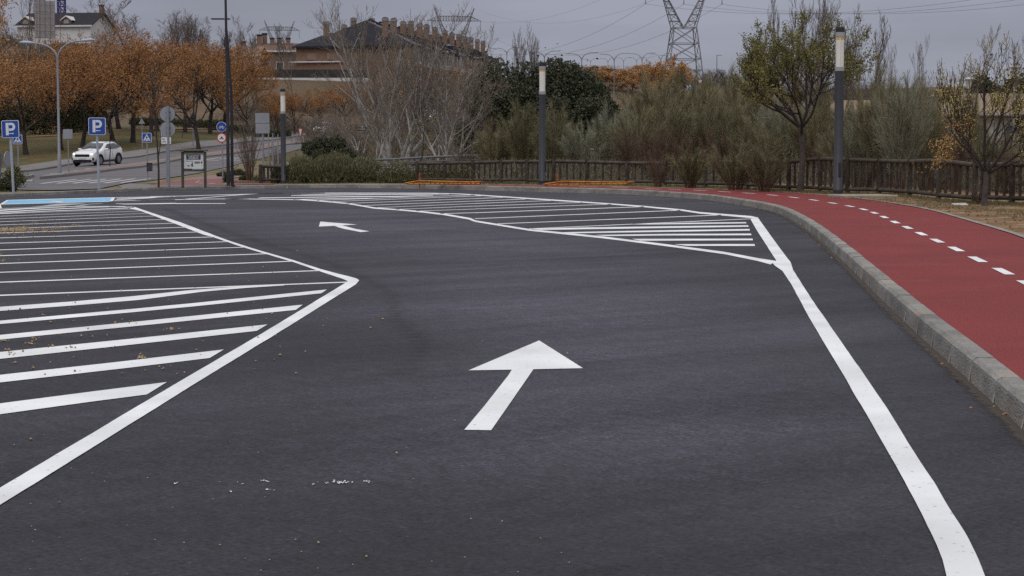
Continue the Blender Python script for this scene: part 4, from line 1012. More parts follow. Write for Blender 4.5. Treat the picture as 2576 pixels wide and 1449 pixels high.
# triangle and disc back on the far pavement
X, Y, Z = base_on(486, 373.5); t = thing('triangle_and_disc_sign', 'dark back of a triangular sign above a round one on the far pavement', 'road sign', (X, Y, Z))
post_of(t, Zat(290, Y) - Z, .045); u = 9.2 * Y / FOC
part('triangle_back', extr([(-u, -u * .7), (u, -u * .7), (0, u)], -.07, -.03, 0, Zat(283 + 9.5, Y) - Z), M['dark_pole'], t)
part('disc_back', extr(circle(7.8 * Y / FOC), -.07, -.03, -.02, Zat(305, Y) - Z), M['dark_pole'], t)
X, Y, Z = base_on(358, 380); t = thing('triangle_sign', 'grey back of a small triangular sign by the far kerb near the white car', 'road sign', (X, Y, Z))
post_of(t, Zat(300, Y) - Z, .04); u = 8 * Y / FOC
part('triangle_back', extr([(-u, -u * .8), (u, -u * .8), (0, u)], -.07, -.03, 0, Zat(305, Y) - Z), M['sign_back'], t)
# bicycle lane signs
X, Y, Z = gp(560.5, 457, .13); t = thing('bicycle_lane_sign', 'blue bicycle disc above a red ringed motorcycle disc on one post beside the black posts', 'road sign', (X, Y, Z))
post_of(t, Zat(312, Y) - Z, .03); rr_ = 12.7 * Y / FOC
z1, z2 = Zat(319, Y) - Z, Zat(346.6, Y) - Z
d1 = part('blue_disc', extr(circle(rr_), -.055, -.035, -.02, z1), M['sign_white'], t)
part('blue_face', extr(circle(rr_ - .016), -.058, -.0552, -.02, z1), M['sign_blue'], d1)
bicycle(d1, -.02, z1 - .015, .135, -.0585, 'sign_white', .055)
d2 = part('red_ring', extr(circle(rr_), -.055, -.035, -.02, z2), M['sign_red'], t)
part('white_face', extr(circle(rr_ * .76), -.058, -.0552, -.02, z2), M['sign_white'], d2)
bicycle(d2, -.02, z2 - .03, .11, -.0585, 'sign_black', .05, 'motorcyclist_symbol', True)
# double rectangular back
X, Y, Z = gp(662.5, 462, .13); t = thing('double_plate_sign', 'grey backs of two stacked rectangular signs beside the smallest column lamp', 'road sign', (X, Y, Z))
post_of(t, Zat(284, Y) - Z, .042); w_ = 35 * Y / FOC
for k, (a, b) in enumerate(((284.5, 309.5), (311, 335.5))):
    pb = part('plate_back', extr(rrect(w_, (b - a) * Y / FOC, .02), -.075 - .0, -.045, -.01 + k * .01, Zat((a + b) / 2, Y) - Z), M['sign_back'], t)
BRK(t, [box(0, .02 - .045, Zat(r, Y) - Z, .2, .05, .035) for r in (290, 304, 317, 330)])
part('maker_mark', extr(rrect(.05, .05, .01), -.08, -.0755, .15, Zat(323, Y) - Z), M['pole_grey'], t)
# yield sign
X, Y, Z = base_on(758.5, 413); t = thing('yield_sign', 'red and white yield sign turned almost edge on, behind the smallest column lamp', 'road sign', (X, Y, Z), R(-62))
post_of(t, Zat(325, Y) - Z, .03); w_ = 14.5 * Y / FOC; zc = Zat(334, Y) - Z
part('plate', extr([(-w_, w_ * .85), (0, -w_ * 1.0), (w_, w_ * .85)], -.06, -.035, 0, zc), M['sign_red'], t)
part('white_face', extr([(-w_ * .62, w_ * .62), (0, -w_ * .55), (w_ * .62, w_ * .62)], -.0635, -.0602, 0, zc), M['sign_white'], t)
# street name sign
X, Y, Z = base_on(896, 425); t = thing('street_name_sign', 'black street name plate on a dark post between the pale trees', 'sign', (X, Y, Z))
part('post', cyl(0, 0, 0, Zat(313.5, Y) - Z, .045, 8), M['bark_dark'], t)
w_, h_ = 25.5 * Y / FOC, 11.8 * Y / FOC; xc = 15.5 * Y / FOC; zc = Zat(324.3, Y) - Z
part('plate_rim', extr(rrect(w_, h_, .01), -.055, -.03, xc, zc), M['sign_back'], t)
part('black_face', extr(rrect(w_ - .03, h_ - .03, .01), -.058, -.0552, xc, zc), M['sign_black'], t)
text('lettering', 'Calle\nde\nLa Guardia', .092, (xc + .02, -.0595, zc + .075), M['sign_white'], t, .002)
part('crest', extr(circle(.022, 8), -.060, -.0582, xc - w_ / 2 + .07, zc), M['stain'], t)

# --- notice board
X, Y, Z = gp(459.8, 471, .12); X2 = gp(495.5, 471, .12)[0] if False else None
s_ = Y / FOC; t = thing('notice_board', 'wooden notice board with a white poster about a 3000 euro fine', 'notice board', (X + 28.5 * s_, Y, Z))
zt = Zat(380.5, Y) - Z
for sx in (-1, 1): part('post', box(sx * 28.3 * s_, 0, zt / 2 - .02, 5.8 * s_, .10, zt, .008), M['board_wood'], t)
part('roof_plank', box(0, 0, zt + 2.2 * s_, 70 * s_, .22, 4.6 * s_, .012), M['board_top'], t)
part('top_rail', box(0, 0, zt - 2.2 * s_, 50.5 * s_, .08, 4.2 * s_, .004), M['board_wood'], t)
zr = Zat(428.5, Y) - Z
part('lower_rail', box(0, 0, zr, 50.5 * s_, .08, 5.0 * s_, .004), M['board_wood'], t)
zc = Zat(406.5, Y) - Z
part('back_panel', box(0, .01, zc, 50.6 * s_, .03, 40.5 * s_), M['board_wood'], t)
po_ = part('poster', box(0, -.012, zc + .2 * s_, 49 * s_, .004, 35.5 * s_), M['poster'], t)
part('dark_band', box(-.5 * s_, -.0155, zc + 11 * s_, 36 * s_, .002, 12.5 * s_), M['poster_dark'], po_)
part('green_strip', box(9 * s_, -.0145, zc - 18.6 * s_, 26 * s_, .002, 2.0 * s_), M['poster_green'], t)
for k, ln in enumerate(('ES OBLIGATORIO', 'RECOGER LOS', 'EXCREMENTOS')):
    text('lettering', ln, 3.6 * s_, (-.5 * s_, -.018, zc + (14.3 - 3.5 * k) * s_), M['poster'], po_, .0015)
text('lettering', 'SANCIÓN de hasta', 2.3 * s_, (-10.5 * s_, -.0158, zc + 1.2 * s_), M['sign_black'], po_, .001)
text('lettering', '3000 €', 7.0 * s_, (11.8 * s_, -.0158, zc - 2.6 * s_), M['sign_black'], po_, .004)
fig = [extr(circle(1.1 * s_, 8), -.017, -.0145, -3.2 * s_, zc - 2.5 * s_)]
fig += flat_stroke([(-3 * s_, zc - 4 * s_), (-4.6 * s_, zc - 6.5 * s_), (-3.2 * s_, zc - 9 * s_), (-3 * s_, zc - 12.5 * s_)], 2.6 * s_, -.0155)
fig += flat_stroke([(-3.4 * s_, zc - 4.5 * s_), (-8 * s_, zc - 9 * s_)], 1.1 * s_, -.0155) + flat_stroke([(-4.6 * s_, zc - 9 * s_), (-6.4 * s_, zc - 12.5 * s_)], 1.6 * s_, -.0155)
fig += flat_stroke([(-15.5 * s_, zc - 10 * s_), (-11 * s_, zc - 10 * s_)], 1.8 * s_, -.0155)
for xx in (-15.2, -13.8, -12.2, -11): fig += flat_stroke([(xx * s_, zc - 10 * s_), (xx * s_, zc - 12.8 * s_)], .7 * s_, -.0155)
fig += flat_stroke([(-15.4 * s_, zc - 9.6 * s_), (-16.8 * s_, zc - 8.4 * s_)], 1.1 * s_, -.0155)
part('dog_walker_symbol', merge(*fig), M['sign_black'], po_)
part('small_crest', extr(circle(.9 * s_, 6), -.0165, -.0145, 20 * s_, zc - 9.5 * s_), M['sign_red'], po_)

# --- wooden fences
def log_part(name, a, b, r, m, parent, sides=8):
    a, b = np.array(a), np.array(b); d = b - a
    return part(name, polytube([a, a + d * .5 + np.array([0, 0, random.uniform(-.006, .006)]), b], [r * random.uniform(.93, 1.05), r, r * random.uniform(.9, 1.02)], sides), m, parent, True)
def fence(label, posts, tops, rail_low=.16, nb=4, pr=.075, rr=.062, br=.042, group='weathered wooden fences'):
    o0 = np.array(posts[0]); t = thing('wooden_fence', label, 'fence', tuple(o0), 0, group)
    P = [np.array(p) - o0 for p in posts]
    for k, (p, h) in enumerate(zip(P, tops)):
        s = random.uniform(-.02, .02)
        log_part('post', p, p + np.array([s, 0, h + .05]), pr, M['wood'], t)
        if k % 1 == 0 and k < len(P) - 1:
            d = (P[k + 1] - p); L = np.linalg.norm(d[:2]); u = d / L
            for f, rad, mm in ((0, rr, 'wood_pale'),):
                a = p + u * pr * .9 + np.array([0, 0, tops[k] - .03]); b = P[k + 1] - u * pr * .9 + np.array([0, 0, tops[k + 1] - .03])
                log_part('rail', a, b, rad, M[mm], t)
                a = p + u * pr * .9 + np.array([0, 0, rail_low]); b = P[k + 1] - u * pr * .9 + np.array([0, 0, rail_low + random.uniform(-.02, .02)])
                log_part('rail', a, b, rad * .95, M['wood_pale'], t)
            for j in range(nb):
                f = (j + 1) / (nb + 1); q = p + d * f; hh = tops[k] * (1 - f) + tops[k + 1] * f - .06
                log_part('baluster', q + np.array([0, 0, rail_low + .02]), q + np.array([random.uniform(-.012, .012), 0, hh]), br, M['wood'], t, 6)
    return t
FP = [(1049.6, 461.5, 409), (1119, 461.8, 408.5), (1191, 462.3, 407), (1260.5, 463, 405), (1326, 463.6, 404.8), (1392, 464.2, 404), (1477, 464.8, 405.5), (1578, 467, 408), (1673, 469, 408.5), (1775, 472, 406), (1880, 476.5, 404),
      (1984, 481.5, 404.5), (2062, 485.5, 397), (2131.6, 489, 399), (2211, 490.5, 402), (2288, 495, 404), (2361, 505.4, 401.5), (2450.6, 511.4, 412), (2545, 515, 411), (2650, 519, 410), (2760, 524, 409), (2880, 530, 408)]
ps, tp = [], []
for x, y, yt in FP:
    X, Y, Z = gp(x, y, kerb_h(x) - .02); ps.append((X, Y, Z)); tp.append(Zat(yt, Y) - Z)
fence('long weathered wooden fence with round rails running behind the red path', ps, tp)
ps, tp = [], []
for x, y, yt in [(653, 462.5, 417), (709, 461.8, 418.5), (770, 461.5, 421)]:
    X, Y, Z = gp(x, y, .13); ps.append((X, Y + .3, Z)); tp.append(Zat(yt, Y) - Z)
fence('short wooden fence between the grey sign back and the rosemary bushes', ps, tp, nb=5)
ps, tp = [], []
for x, y, yt in [(908, 461, 420), (977, 461, 420.5)]:
    X, Y, Z = gp(x, y, .14); ps.append((X, Y + .6, Z)); tp.append(Zat(yt, Y) - Z)
fence('single low fence panel showing between the two rosemary bushes', ps, tp, nb=3)
# dark railing far right
ps = []
for x in (2520, 2556, 2592, 2628): X, Y, Z = at(x, 376, 92); ps.append((X, Y, tz(X, Y) + .8))
for k in range(len(ps)): pass
rt = thing('terrace_railing', 'dark wooden railing in front of the ochre roofed building', 'railing', ps[0])
for k, p in enumerate(ps):
    q = np.array(p) - np.array(ps[0]); log_part('post', q + np.array([0, 0, -.75]), q + np.array([0, 0, 1.0]), .05, M['wood'], rt)
    if k < 3:
        q2 = np.array(ps[k + 1]) - np.array(ps[0])
        for zz in (.95, .05): log_part('rail', q + np.array([0, 0, zz]), q2 + np.array([0, 0, zz]), .05, M['wood'], rt)
        log_part('baluster', (q + q2) / 2 + np.array([0, 0, .05]), (q + q2) / 2 + np.array([0, 0, .95]), .04, M['wood'], rt)

# --- grey metal barrier behind the fence
def barrier(label, pts, top_rows, group):
    W = []
    for (x, Yd), r in zip(pts, top_rows): X, Y, _z = at(x, 390, Yd); W.append((X, Y, tz(X, Y), Zat(r, Y)))
    o0 = np.array(W[0][:3]); t = thing('metal_barrier', label, 'barrier', tuple(o0), 0, group)
    for k in range(len(W) - 1):
        a = np.array([W[k][0], W[k][1], W[k][3]]) - o0; b = np.array([W[k + 1][0], W[k + 1][1], W[k + 1][3]]) - o0
        part('top_rail', polytube([a, b], .055, 8), M['rail_grey'], t, True)
        part('middle_rail', polytube([a - np.array([0, 0, .19]), b - np.array([0, 0, .19])], .035, 6), M['rail_grey'], t, True)
        part('lower_rail', polytube([a - np.array([0, 0, .72]), b - np.array([0, 0, .72])], .03, 6), M['rail_grey'], t, True)
        n = 2
        d = (b - a); L = np.linalg.norm(d)
        an = math.atan2(d[1], d[0]); c = (a + b) / 2
        V = [a + (0, .05, -.26), b + (0, .05, -.26), b + (0, .05, -.66), a + (0, .05, -.66), a + (0, .08, -.26), b + (0, .08, -.26), b + (0, .08, -.66), a + (0, .08, -.66)]
        part('panel', (np.array(V), [(3, 2, 1, 0), (4, 5, 6, 7), (0, 1, 5, 4), (2, 3, 7, 6), (1, 2, 6, 5), (0, 4, 7, 3)]), M['rail_panel'], t)
    for k in range(len(W)):
        q = np.array(W[k][:3]) - o0; zt_ = W[k][3] - o0[2]
        part('post', box(q[0], q[1] - .03, (q[2] + zt_) / 2, .11, .07, zt_ - q[2] + .02, .01), M['rail_grey'], t)
    return t
barrier('grey metal barrier sloping up behind the rosemary and the pale trees', [(915, 86), (991, 85.5), (1068, 85), (1145, 84.5), (1222, 84)], [403, 400.5, 396, 393, 390], 'grey metal barriers')
barrier('dark metal barrier half hidden by broom shrubs', [(1400, 84), (1500, 84), (1600, 84), (1685, 84)], [379, 377, 373, 369], 'grey metal barriers')
# low pale wall stones seen through the fence
for k, (xa, xb) in enumerate(((1488, 1510), (1700, 1720), (1735, 1760), (1560, 1580))):
    X, Y, Z = at(xa, 445, 76); X2, Y2, _ = at(xb, 445, 76)
    b = part('pale_stone', merge(box(0, 0, .12, X2 - X, .4, .34, .05, .2)), M['slab'], None, loc=((X + X2) / 2, Y, tz(X, Y)))
    tag(b, ['pale block behind the fence, furthest left of four', 'pale block behind the fence, third from the left', 'pale block behind the fence, furthest right of four', 'pale block behind the fence, second from the left'][k], 'stone', 'pale blocks behind the fence')
# thin posts
def thin_post(label, x, yb, yt, m='pole_grey', r=.03, two=False, Y=None):
    if Y is None: X, Y, Z = base_on(x, yb)
    else: X, Y, _ = at(x, yb, Y); Z = tz(X, Y)
    t = thing('thin_post', label, 'post', (X, Y, Z), 0, 'thin metal posts'); zt = Zat(yt, Y) - Z
    part('shaft', polytube([(0, 0, 0), (0, 0, zt * .55), (0, 0, zt)], [r, r, r * .95], 8), M[m], t)
    if two: part('white_sleeve', cyl(0, 0, zt * .60, zt + .01, r * 1.4, 8), M['sign_white'], t)
    else: part('cap', cyl(0, 0, zt, zt + .03, r * 1.3, 8), M[m], t)
for lb, x, yt in (('thin grey post nearest the double grey sign back', 676, 336), ('thin grey post between two others behind the wooden fence', 687, 337), ('thin grey post right beside the smallest column lamp', 700, 340)):
    thin_post(lb, x, 415, yt, Y=84)
thin_post('thin post with a white upper sleeve right of the pale trees', 1213, 425, 302, two=True, r=.035)
for x, lb in ((363, 'thin support stake of a young tree on the grass bank, on its left'), (370, 'thin support stake of a young tree on the grass bank, on its right')):
    pass
# orange barriers lying on the path, rusty stakes
def fallen_barrier(label, x0, x1, y, tilt):
    a = on_path(x0, y); b = on_path(x1, y); L = math.hypot(b[0] - a[0], b[1] - a[1]); an = math.atan2(b[1] - a[1], b[0] - a[0])
    zb = kerb_h(x0) + .01
    t = thing('orange_barrier', label, 'barrier', (a[0], a[1], zb), an, 'orange crowd barriers lying on the path')
    W = 1.05; r = .022
    c = [(0, .0, .05), (L * .13, 0, .14), (L * .95, 0, .09), (L, .02, .10), (L * .97, W, .06), (.05, W, .05)]
    part('frame', polytube([(0.0, 0, .06), (L * .19, 0, .155), (L * .9, 0, .115), (L, .03, .135)], .028, 8), M['orange_metal'], t, True)
    part('frame', polytube([(0.05, W * .1, .03), (L * .3, W * .5, .035), (L * .93, W * .6, .05)], .026, 8), M['orange_metal'], t, True)
    part('frame', polytube([(0.0, 0, .06), (.03, W * .3, .045), (.1, W * .62, .03)], .026, 8), M['orange_metal'], t, True)
    part('frame', polytube([(L, .03, .135), (L * .97, W * .3, .09), (L * .93, W * .6, .05)], .026, 8), M['orange_metal'], t, True)
    for k in range(14):
        f = .08 + .86 * k / 14
        part('bar', polytube([(L * f, 0, .06 + .09 * min(1, f * 5) - .03 * f), (L * f + .09, W * .55, .035)], .012, 6), M['orange_metal'], t, True)
    part('foot', polytube([(L * .08, W * .1, .02), (L * .12, -.12, .02)], .02, 6), M['orange_metal'], t)
    return t
fallen_barrier('orange metal barrier lying flat in front of the left end of the long fence', 1019, 1209, 466.0, 0)
fallen_barrier('orange metal barrier lying flat on the path, beside the middle column lamp', 1370, 1595, 468.2, 0)
for lb, x, yb, yt in (('rusty stake in front of the orange barrier by the rosemary bush', 1056, 476, 437), ('rusty stake in front of the orange barrier by the middle column lamp', 1402, 482, 440)):
    X, Y, Z = gp(x, yb, 0); t = thing('rusty_stake', lb, 'stake', (X, Y - .03, 0), 0, 'rusty stakes at the kerb')
    h = (yb - yt) * Y / FOC
    part('shaft', box(0, 0, h / 2, .055, .055, h, .006), M['rust'], t)
    part('pointed_top', polytube([(0, 0, h), (0, 0, h + .04)], [.030, .006], 4), M['rust'], t)
# slab and litter on the sandy soil
X, Y, Z = gp(2165, 496.5, .15); s = part('concrete_slab', merge(box(0, 0, .0, 1.6, 1.3, .10, .02, .2)), M['slab'], None, loc=(X + .1, Y + .3, Z + .02)); tag(s, 'flat concrete slab in the soil just right of the big column lamp', 'slab')
X, Y, Z = gp(2414, 517.5, .15); V, F = box(0, 0, .03, .36, .14, .06, .02, .1); V = V + RNG.normal(scale=.008, size=V.shape)
s = part('crumpled_wrapper', (V, F), M['litter'], None, loc=(X, Y, Z)); tag(s, 'crumpled pale wrapper lying on the sandy soil', 'litter')
for k, (x, y) in enumerate(((2159, 492), (2288, 499))):
    X, Y, Z = gp(x, y - 8, .15); V, F = box(0, 0, .06, .2, .12, .12, .04, .4); V = V + RNG.normal(scale=.012, size=V.shape)
    s = part('plastic_scrap', (V, F), M['sign_white'], None, loc=(X, Y, Z)); tag(s, ['white plastic scrap behind the foot of the fence near the big column lamp', 'white plastic scrap under the fence left of the yellow leaved tree'][k], 'litter', 'white scraps by the fence')
st = []
for _ in range(420):
    x = random.uniform(2130, 2576); y = random.uniform(498, 590)
    X, Y, Z = gp(x, y, .15)
    if x < 2150: continue
    xe = float(np.interp(Y, pe[::-1, 1], pe[::-1, 0]))
    if X < xe + .15: continue
    st.append(blob(X, Y, random.uniform(.008, .03), .13))
tag(part('soil_clods', merge(*st), M['sand'], None), 'clods and pebbles on the sandy soil', None, None, 'stuff')
# leaf scraps along the kerb foot
st = []
for _ in range(110):
    k = random.randrange(8, len(kline) - 18); f = random.random(); p = kline[k] * (1 - f) + kline[k + 1] * f
    T = kline[k + 1] - kline[k]; n = np.array([T[1], -T[0]]) / np.linalg.norm(T)
    q = p + n * abs(random.gauss(0, .10)) ; st.append((q[0], q[1], .008))
V, F = quads_cloud(np.array(st), .014, up=3); V[:, 2] = np.maximum(V[:, 2], .002)
tag(part('kerbside_leaves', (V, F), M['leaf_orange'], None), 'dry leaf scraps gathered at the foot of the kerb', None, None, 'stuff')

# ================================================================== cars
def make_car(name, label, loc, rz):
    t = thing(name, label, 'car', loc, rz, 'white cars on the road')
    S = [(2.24, .62, .55, .52, .60, .36), (2.20, .76, .70, .66, .74, .27), (2.08, .86, .84, .74, .90, .24), (1.85, .905, .92, .80, .985, .23), (1.30, .92, .98, .80, 1.06, .23), (.98, .925, 1.01, .79, 1.10, .23),
         (.55, .925, 1.03, .73, 1.345, .23), (.12, .925, 1.05, .66, 1.545, .23), (-.4, .925, 1.07, .655, 1.615, .23), (-1.2, .92, 1.09, .645, 1.60, .23), (-1.7, .905, 1.11, .61, 1.53, .24), (-2.0, .88, 1.11, .60, 1.32, .26), (-2.16, .84, 1.05, .66, 1.10, .30), (-2.24, .76, .80, .62, .84, .38)]
    def ring(s):
        x, w, zb, wr, zr, z0 = s
        half = [(0, z0), (w * .84, z0), (w * .97, z0 + .14), (w, .62 if zb > .7 else z0 + .22), (w * .985, zb), (wr + (w - wr) * (.35 if zr - zb < .2 else .12), zb + (zr - zb) * (.6 if zr - zb < .2 else .82)), (wr * .86, zr), (0, zr + .02)]
        return half
    V, F = [], []
    rings = []
    for s in S:
        h = ring(s); r = [(s[0], y, z) for y, z in h] + [(s[0], -y, z) for y, z in h[-2:0:-1]]
        rings.append(len(V)); V += r; n = len(r)
    for a, b in zip(rings[:-1], rings[1:]):
        for k in range(n): F.append((a + k, b + k, b + (k + 1) % n, a + (k + 1) % n))
    F.append(tuple(rings[0] + k for k in range(n))); F.append(tuple(rings[-1] + k for k in range(n - 1, -1, -1)))
    me = new_mesh('body', V, F, M['car_white'], True)
    body = link('body', me, t); md = body.modifiers.new('s', 'SUBSURF'); md.levels = 1; md.render_levels = 1
    # windscreen
    part('windscreen', (np.array([(1.02, -.70, 1.105), (1.02, .70, 1.105), (.60, .68, 1.345), (.20, .60, 1.535), (.20, -.60, 1.535), (.60, -.68, 1.345)]), [(0, 1, 2, 5), (5, 2, 3, 4)]), M['car_glass'], t)
    for s in (-1, 1):
        y = s * .885
        q = [(.62, s * .905, 1.10), (.10, s * .775, 1.46), (-.42, s * .765, 1.50), (-.42, s * .905, 1.12)]
        part('side_window', (np.array(q), [(0, 1, 2, 3)]), M['car_glass'], t)
        q = [(-.50, s * .905, 1.12), (-.50, s * .765, 1.50), (-1.15, s * .755, 1.485), (-1.22, s * .905, 1.14)]
        part('side_window', (np.array(q), [(0, 1, 2, 3)]), M['car_glass'], t)
        q = [(-1.30, s * .895, 1.15), (-1.24, s * .750, 1.475), (-1.52, s * .735, 1.44), (-1.72, s * .875, 1.20)]
        part('side_window', (np.array(q), [(0, 1, 2, 3)]), M['car_glass'], t)
        part('door_seam', merge(box(-.46, s * .926, .78, .012, .008, .62), box(.66, s * .926, .72, .012, .008, .6)), M['car_black'], t)
        part('sill_trim', box(0, s * .915, .30, 2.2, .05, .13, .02), M['car_black'], t)
        part('door_handle', merge(box(-.25, s * .938, .98, .16, .03, .03, .008), box(-1.05, s * .934, 1.0, .16, .03, .03, .008)), M['car_white'], t)
        m_ = part('mirror', box(.62, s * 1.03, 1.11, .14, .22, .15, .045), M['car_white'], t)
        part('roof_rail', polytube([(.1, s * .55, 1.555), (-.4, s * .56, 1.62), (-1.3, s * .55, 1.61), (-1.6, s * .53, 1.56)], .018, 6), M['light_metal'], t)
        for xw in (1.36, -1.31):
            arch = [(xw + .44 * math.cos(a), s * .928, .35 + .44 * math.sin(a)) for a in np.linspace(-.3, math.pi + .3, 14)]
            part('wheel_arch', merge(polytube(arch, .045, 6), (np.array([(xw + .42 * math.cos(a), s * .927, .35 + .42 * math.sin(a)) for a in np.linspace(0, 2 * math.pi, 16, endpoint=False)]), [tuple(range(16))])), M['car_black'], t)
            w_ = part('wheel', polytube([(xw, s * .74, .35), (xw, s * .80, .35), (xw, s * .93, .35), (xw, s * .955, .35)], [.32, .35, .35, .31], 22), M['tyre'], t)
            part('rim', polytube([(xw, s * .93, .35), (xw, s * .960, .35)], [.25, .225], 18), M['alloy'], w_)
            sp_ = [box(0, 0, .12, .06, .012, .22) for _ in range(1)]
            o = []
            for k in range(5):
                a = k * 2 * math.pi / 5 + .5
                o.append((np.array([(xw + rr * math.cos(a + da), s * .9615, .35 + rr * math.sin(a + da)) for rr, da in ((.07, .5), (.20, .25), (.20, 1.0), (.07, .75))]), [(0, 1, 2, 3)]))
            part('spoke_gap', merge(*o), M['car_black'], w_)
        hl = [(2.06, s * .56, .80), (1.98, s * .84, .82), (1.62, s * .905, .955), (1.90, s * .60, .925)]
        hv = np.array(hl) + np.array([.075, s * .012, .03])
        h_ = part('headlight', (np.concatenate([hv, np.array(hl) - np.array([.1, 0, .02])]), [(0, 1, 2, 3), (0, 4, 5, 1), (1, 5, 6, 2), (2, 6, 7, 3), (3, 7, 4, 0)]), M['alloy'], t)
        part('bulb', box(2.13, s * .68, .845, .03, .13, .075, .02), M['headlight'], h_)
        part('fog_lamp', merge(polytube([(2.10, s * .74, .50), (2.185, s * .735, .50)], [.115, .10], 12)), M['car_black'], t)
        part('rear_light', box(-2.08, s * .78, .98, .2, .2, .12, .03), M['sign_red'], t)
    part('grille', extr(rrect(1.10, .17, .07), 0, .03, 0, 0), M['car_black'], t, loc=(2.245, 0, .735), rot=(R(6), 0, math.pi / 2))
    part('lower_intake', extr(rrect(1.35, .20, .05), 0, .06, 0, 0), M['car_black'], t, loc=(2.235, 0, .355), rot=(0, 0, math.pi / 2))
    part('number_plate', extr(rrect(.52, .11, .01), 0, .015, 0, 0), M['plate'], t, loc=(2.252, 0, .535), rot=(0, 0, math.pi / 2))
    part('wiper', merge(*[polytube([(1.03, y0, 1.125), (.70, y0 + .42, 1.31)], .011, 5) for y0 in (-.55, .0)]), M['car_black'], t)
    part('antenna_fin', polytube([(-1.35, 0, 1.60), (-1.5, 0, 1.70)], [.045, .015], 6), M['car_black'], t)
    return t
X, Y, Z = hit(237, 417.5); Z = tz(X, Y) + .035
car1 = make_car('white_suv', 'white car with lit headlights driving past the parking sign', (X, Y + 1.2, tz(X, Y + 1.2) + .035), R(-90 - 15.5))
# tilt the car with the road
def road_pitch(c):
    f = Vector((math.cos(c.rotation_euler[2]), math.sin(c.rotation_euler[2]), 0)); x, y, z = c.location
    dz = tz(x + f.x * 1.3, y + f.y * 1.3) - tz(x - f.x * 1.3, y - f.y * 1.3); c.rotation_euler[1] = -math.atan2(dz, 2.6)
X2, Y2, Z2 = hit(818, 341)
car2 = clone(car1, 'white car half hidden by branches above the yield sign', (X2, Y2, tz(X2, Y2) + .035), R(-90 - 14), group='white cars on the road')
X2, Y2, Z2 = hit(1080, 306)
car3 = clone(car1, 'white car with headlights on, far up the road behind the pale trees', (X2, Y2, tz(X2, Y2) + .035), R(-90 - 12), group='white cars on the road')
for c in (car1, car2, car3): road_pitch(c)

# ================================================================== buildings
def quadv(*p): return (np.array(p, float), [tuple(range(len(p)))])
# --- the long row of brick houses
rt = thing('terraced_houses', 'long brick row with slate roofs and a line of tall brick chimneys', 'building', (-25, 302, 13.3))
u = np.array([14, 93, 0.]); ul = np.linalg.norm(u); u /= ul; v = np.array([u[1], -u[0], 0])          # v points right
def L3(s, w, z): q = u * s + v * w; return (q[0], q[1], z + 1.5 * max(0, s) / ul)
RZ, EZ, HW = 9.7, 5.4, 9.4
wall = merge(quadv(L3(0, -HW + .6, 0), L3(0, HW - .6, 0), L3(0, HW - .6, EZ), L3(0, -HW + .6, EZ)), quadv(L3(0, HW - .6, -1), L3(ul, HW - .6, -1), L3(ul, HW - .6, EZ), L3(0, HW - .6, EZ)),
             quadv(L3(ul, HW - .6, 0), L3(ul, -HW + .6, 0), L3(ul, -HW + .6, EZ), L3(ul, HW - .6, EZ)), quadv(L3(ul, -HW + .6, 0), L3(0, -HW + .6, 0), L3(0, -HW + .6, EZ), L3(ul, -HW + .6, EZ)))
part('wall', wall, M['brick'], rt)
rf = part('hip_roof', merge(quadv(L3(-.8, -HW, EZ), L3(-.8, HW, EZ), L3(4.5, 0, RZ)), quadv(L3(-.8, -HW, EZ - .25), L3(-.8, HW, EZ - .25), L3(-.8, HW, EZ), L3(-.8, -HW, EZ))), M['slate'], rt)
NU = 12
for k in range(NU):
    s0 = 4.5 * 0 + ul * k / NU; s1 = ul * (k + 1) / NU; dz = -.28 * (k % 2)
    a = s0 if k else 0
    right = quadv(L3(a if k else -.8, HW, EZ + dz), L3(s1, HW, EZ + dz), L3(s1, 0, RZ + dz), L3(max(a, 4.5), 0, RZ + dz))
    left = quadv(L3(s1, -HW, EZ + dz), L3(a if k else -.8, -HW, EZ + dz), L3(max(a, 4.5), 0, RZ + dz), L3(s1, 0, RZ + dz))
    part('roof', merge(right, left), M['grey_skylit'], rt)
    if k:
        p0, p1, p2 = np.array(L3(s0, HW + .1, EZ - .1)), np.array(L3(s0, 0, RZ + .12)), np.array(L3(s0, -HW, EZ - .1)); th = u * .5; up_ = np.array([0, 0, .32])
        V = [p0, p1, p2, p0 + up_, p1 + up_, p2 + up_]; V = V + [q + th for q in V]
        part('parapet', (np.array(V), [(0, 1, 4, 3), (1, 2, 5, 4), (9, 10, 7, 6), (10, 11, 8, 7), (3, 4, 10, 9), (4, 5, 11, 10)]), M['slate'], rt)
    part('gutter', polytube([L3(s0 + .1, HW + .05, EZ + dz - .1), L3(s1 - .1, HW + .05, EZ + dz - .1)], .13, 6), M['slate'], rt)
    # garden front of the unit: windows, balcony
    for f in (.22, .5, .78):
        s = s0 + (s1 - s0) * f
        if f != .5:
            w_ = part('window', merge(quadv(L3(s - .75, HW - .56, 2.9), L3(s + .75, HW - .56, 2.9), L3(s + .75, HW - .56, 5.0), L3(s - .75, HW - .56, 5.0))), M['white_render'], rt)
            part('pane', quadv(L3(s - .6, HW - .52, 3.05), L3(s + .6, HW - .52, 3.05), L3(s + .6, HW - .52, 4.85), L3(s - .6, HW - .52, 4.85)), M['glass'], w_)
        else:
            V, F = box(0, 0, 3.9, .5, .35, 2.4); V2 = [L3(s + x, HW - .45 + y, z) for x, y, z in V]; part('pilaster', (np.array(V2), F), M['white_render'], rt)
    V, F = box(0, 0, 2.35, (s1 - s0) * .8, .9, .75); part('balcony', (np.array([L3(s0 + (s1 - s0) / 2 + x, HW - .1 + y, z) for x, y, z in V]), F), M['white_render'], rt)
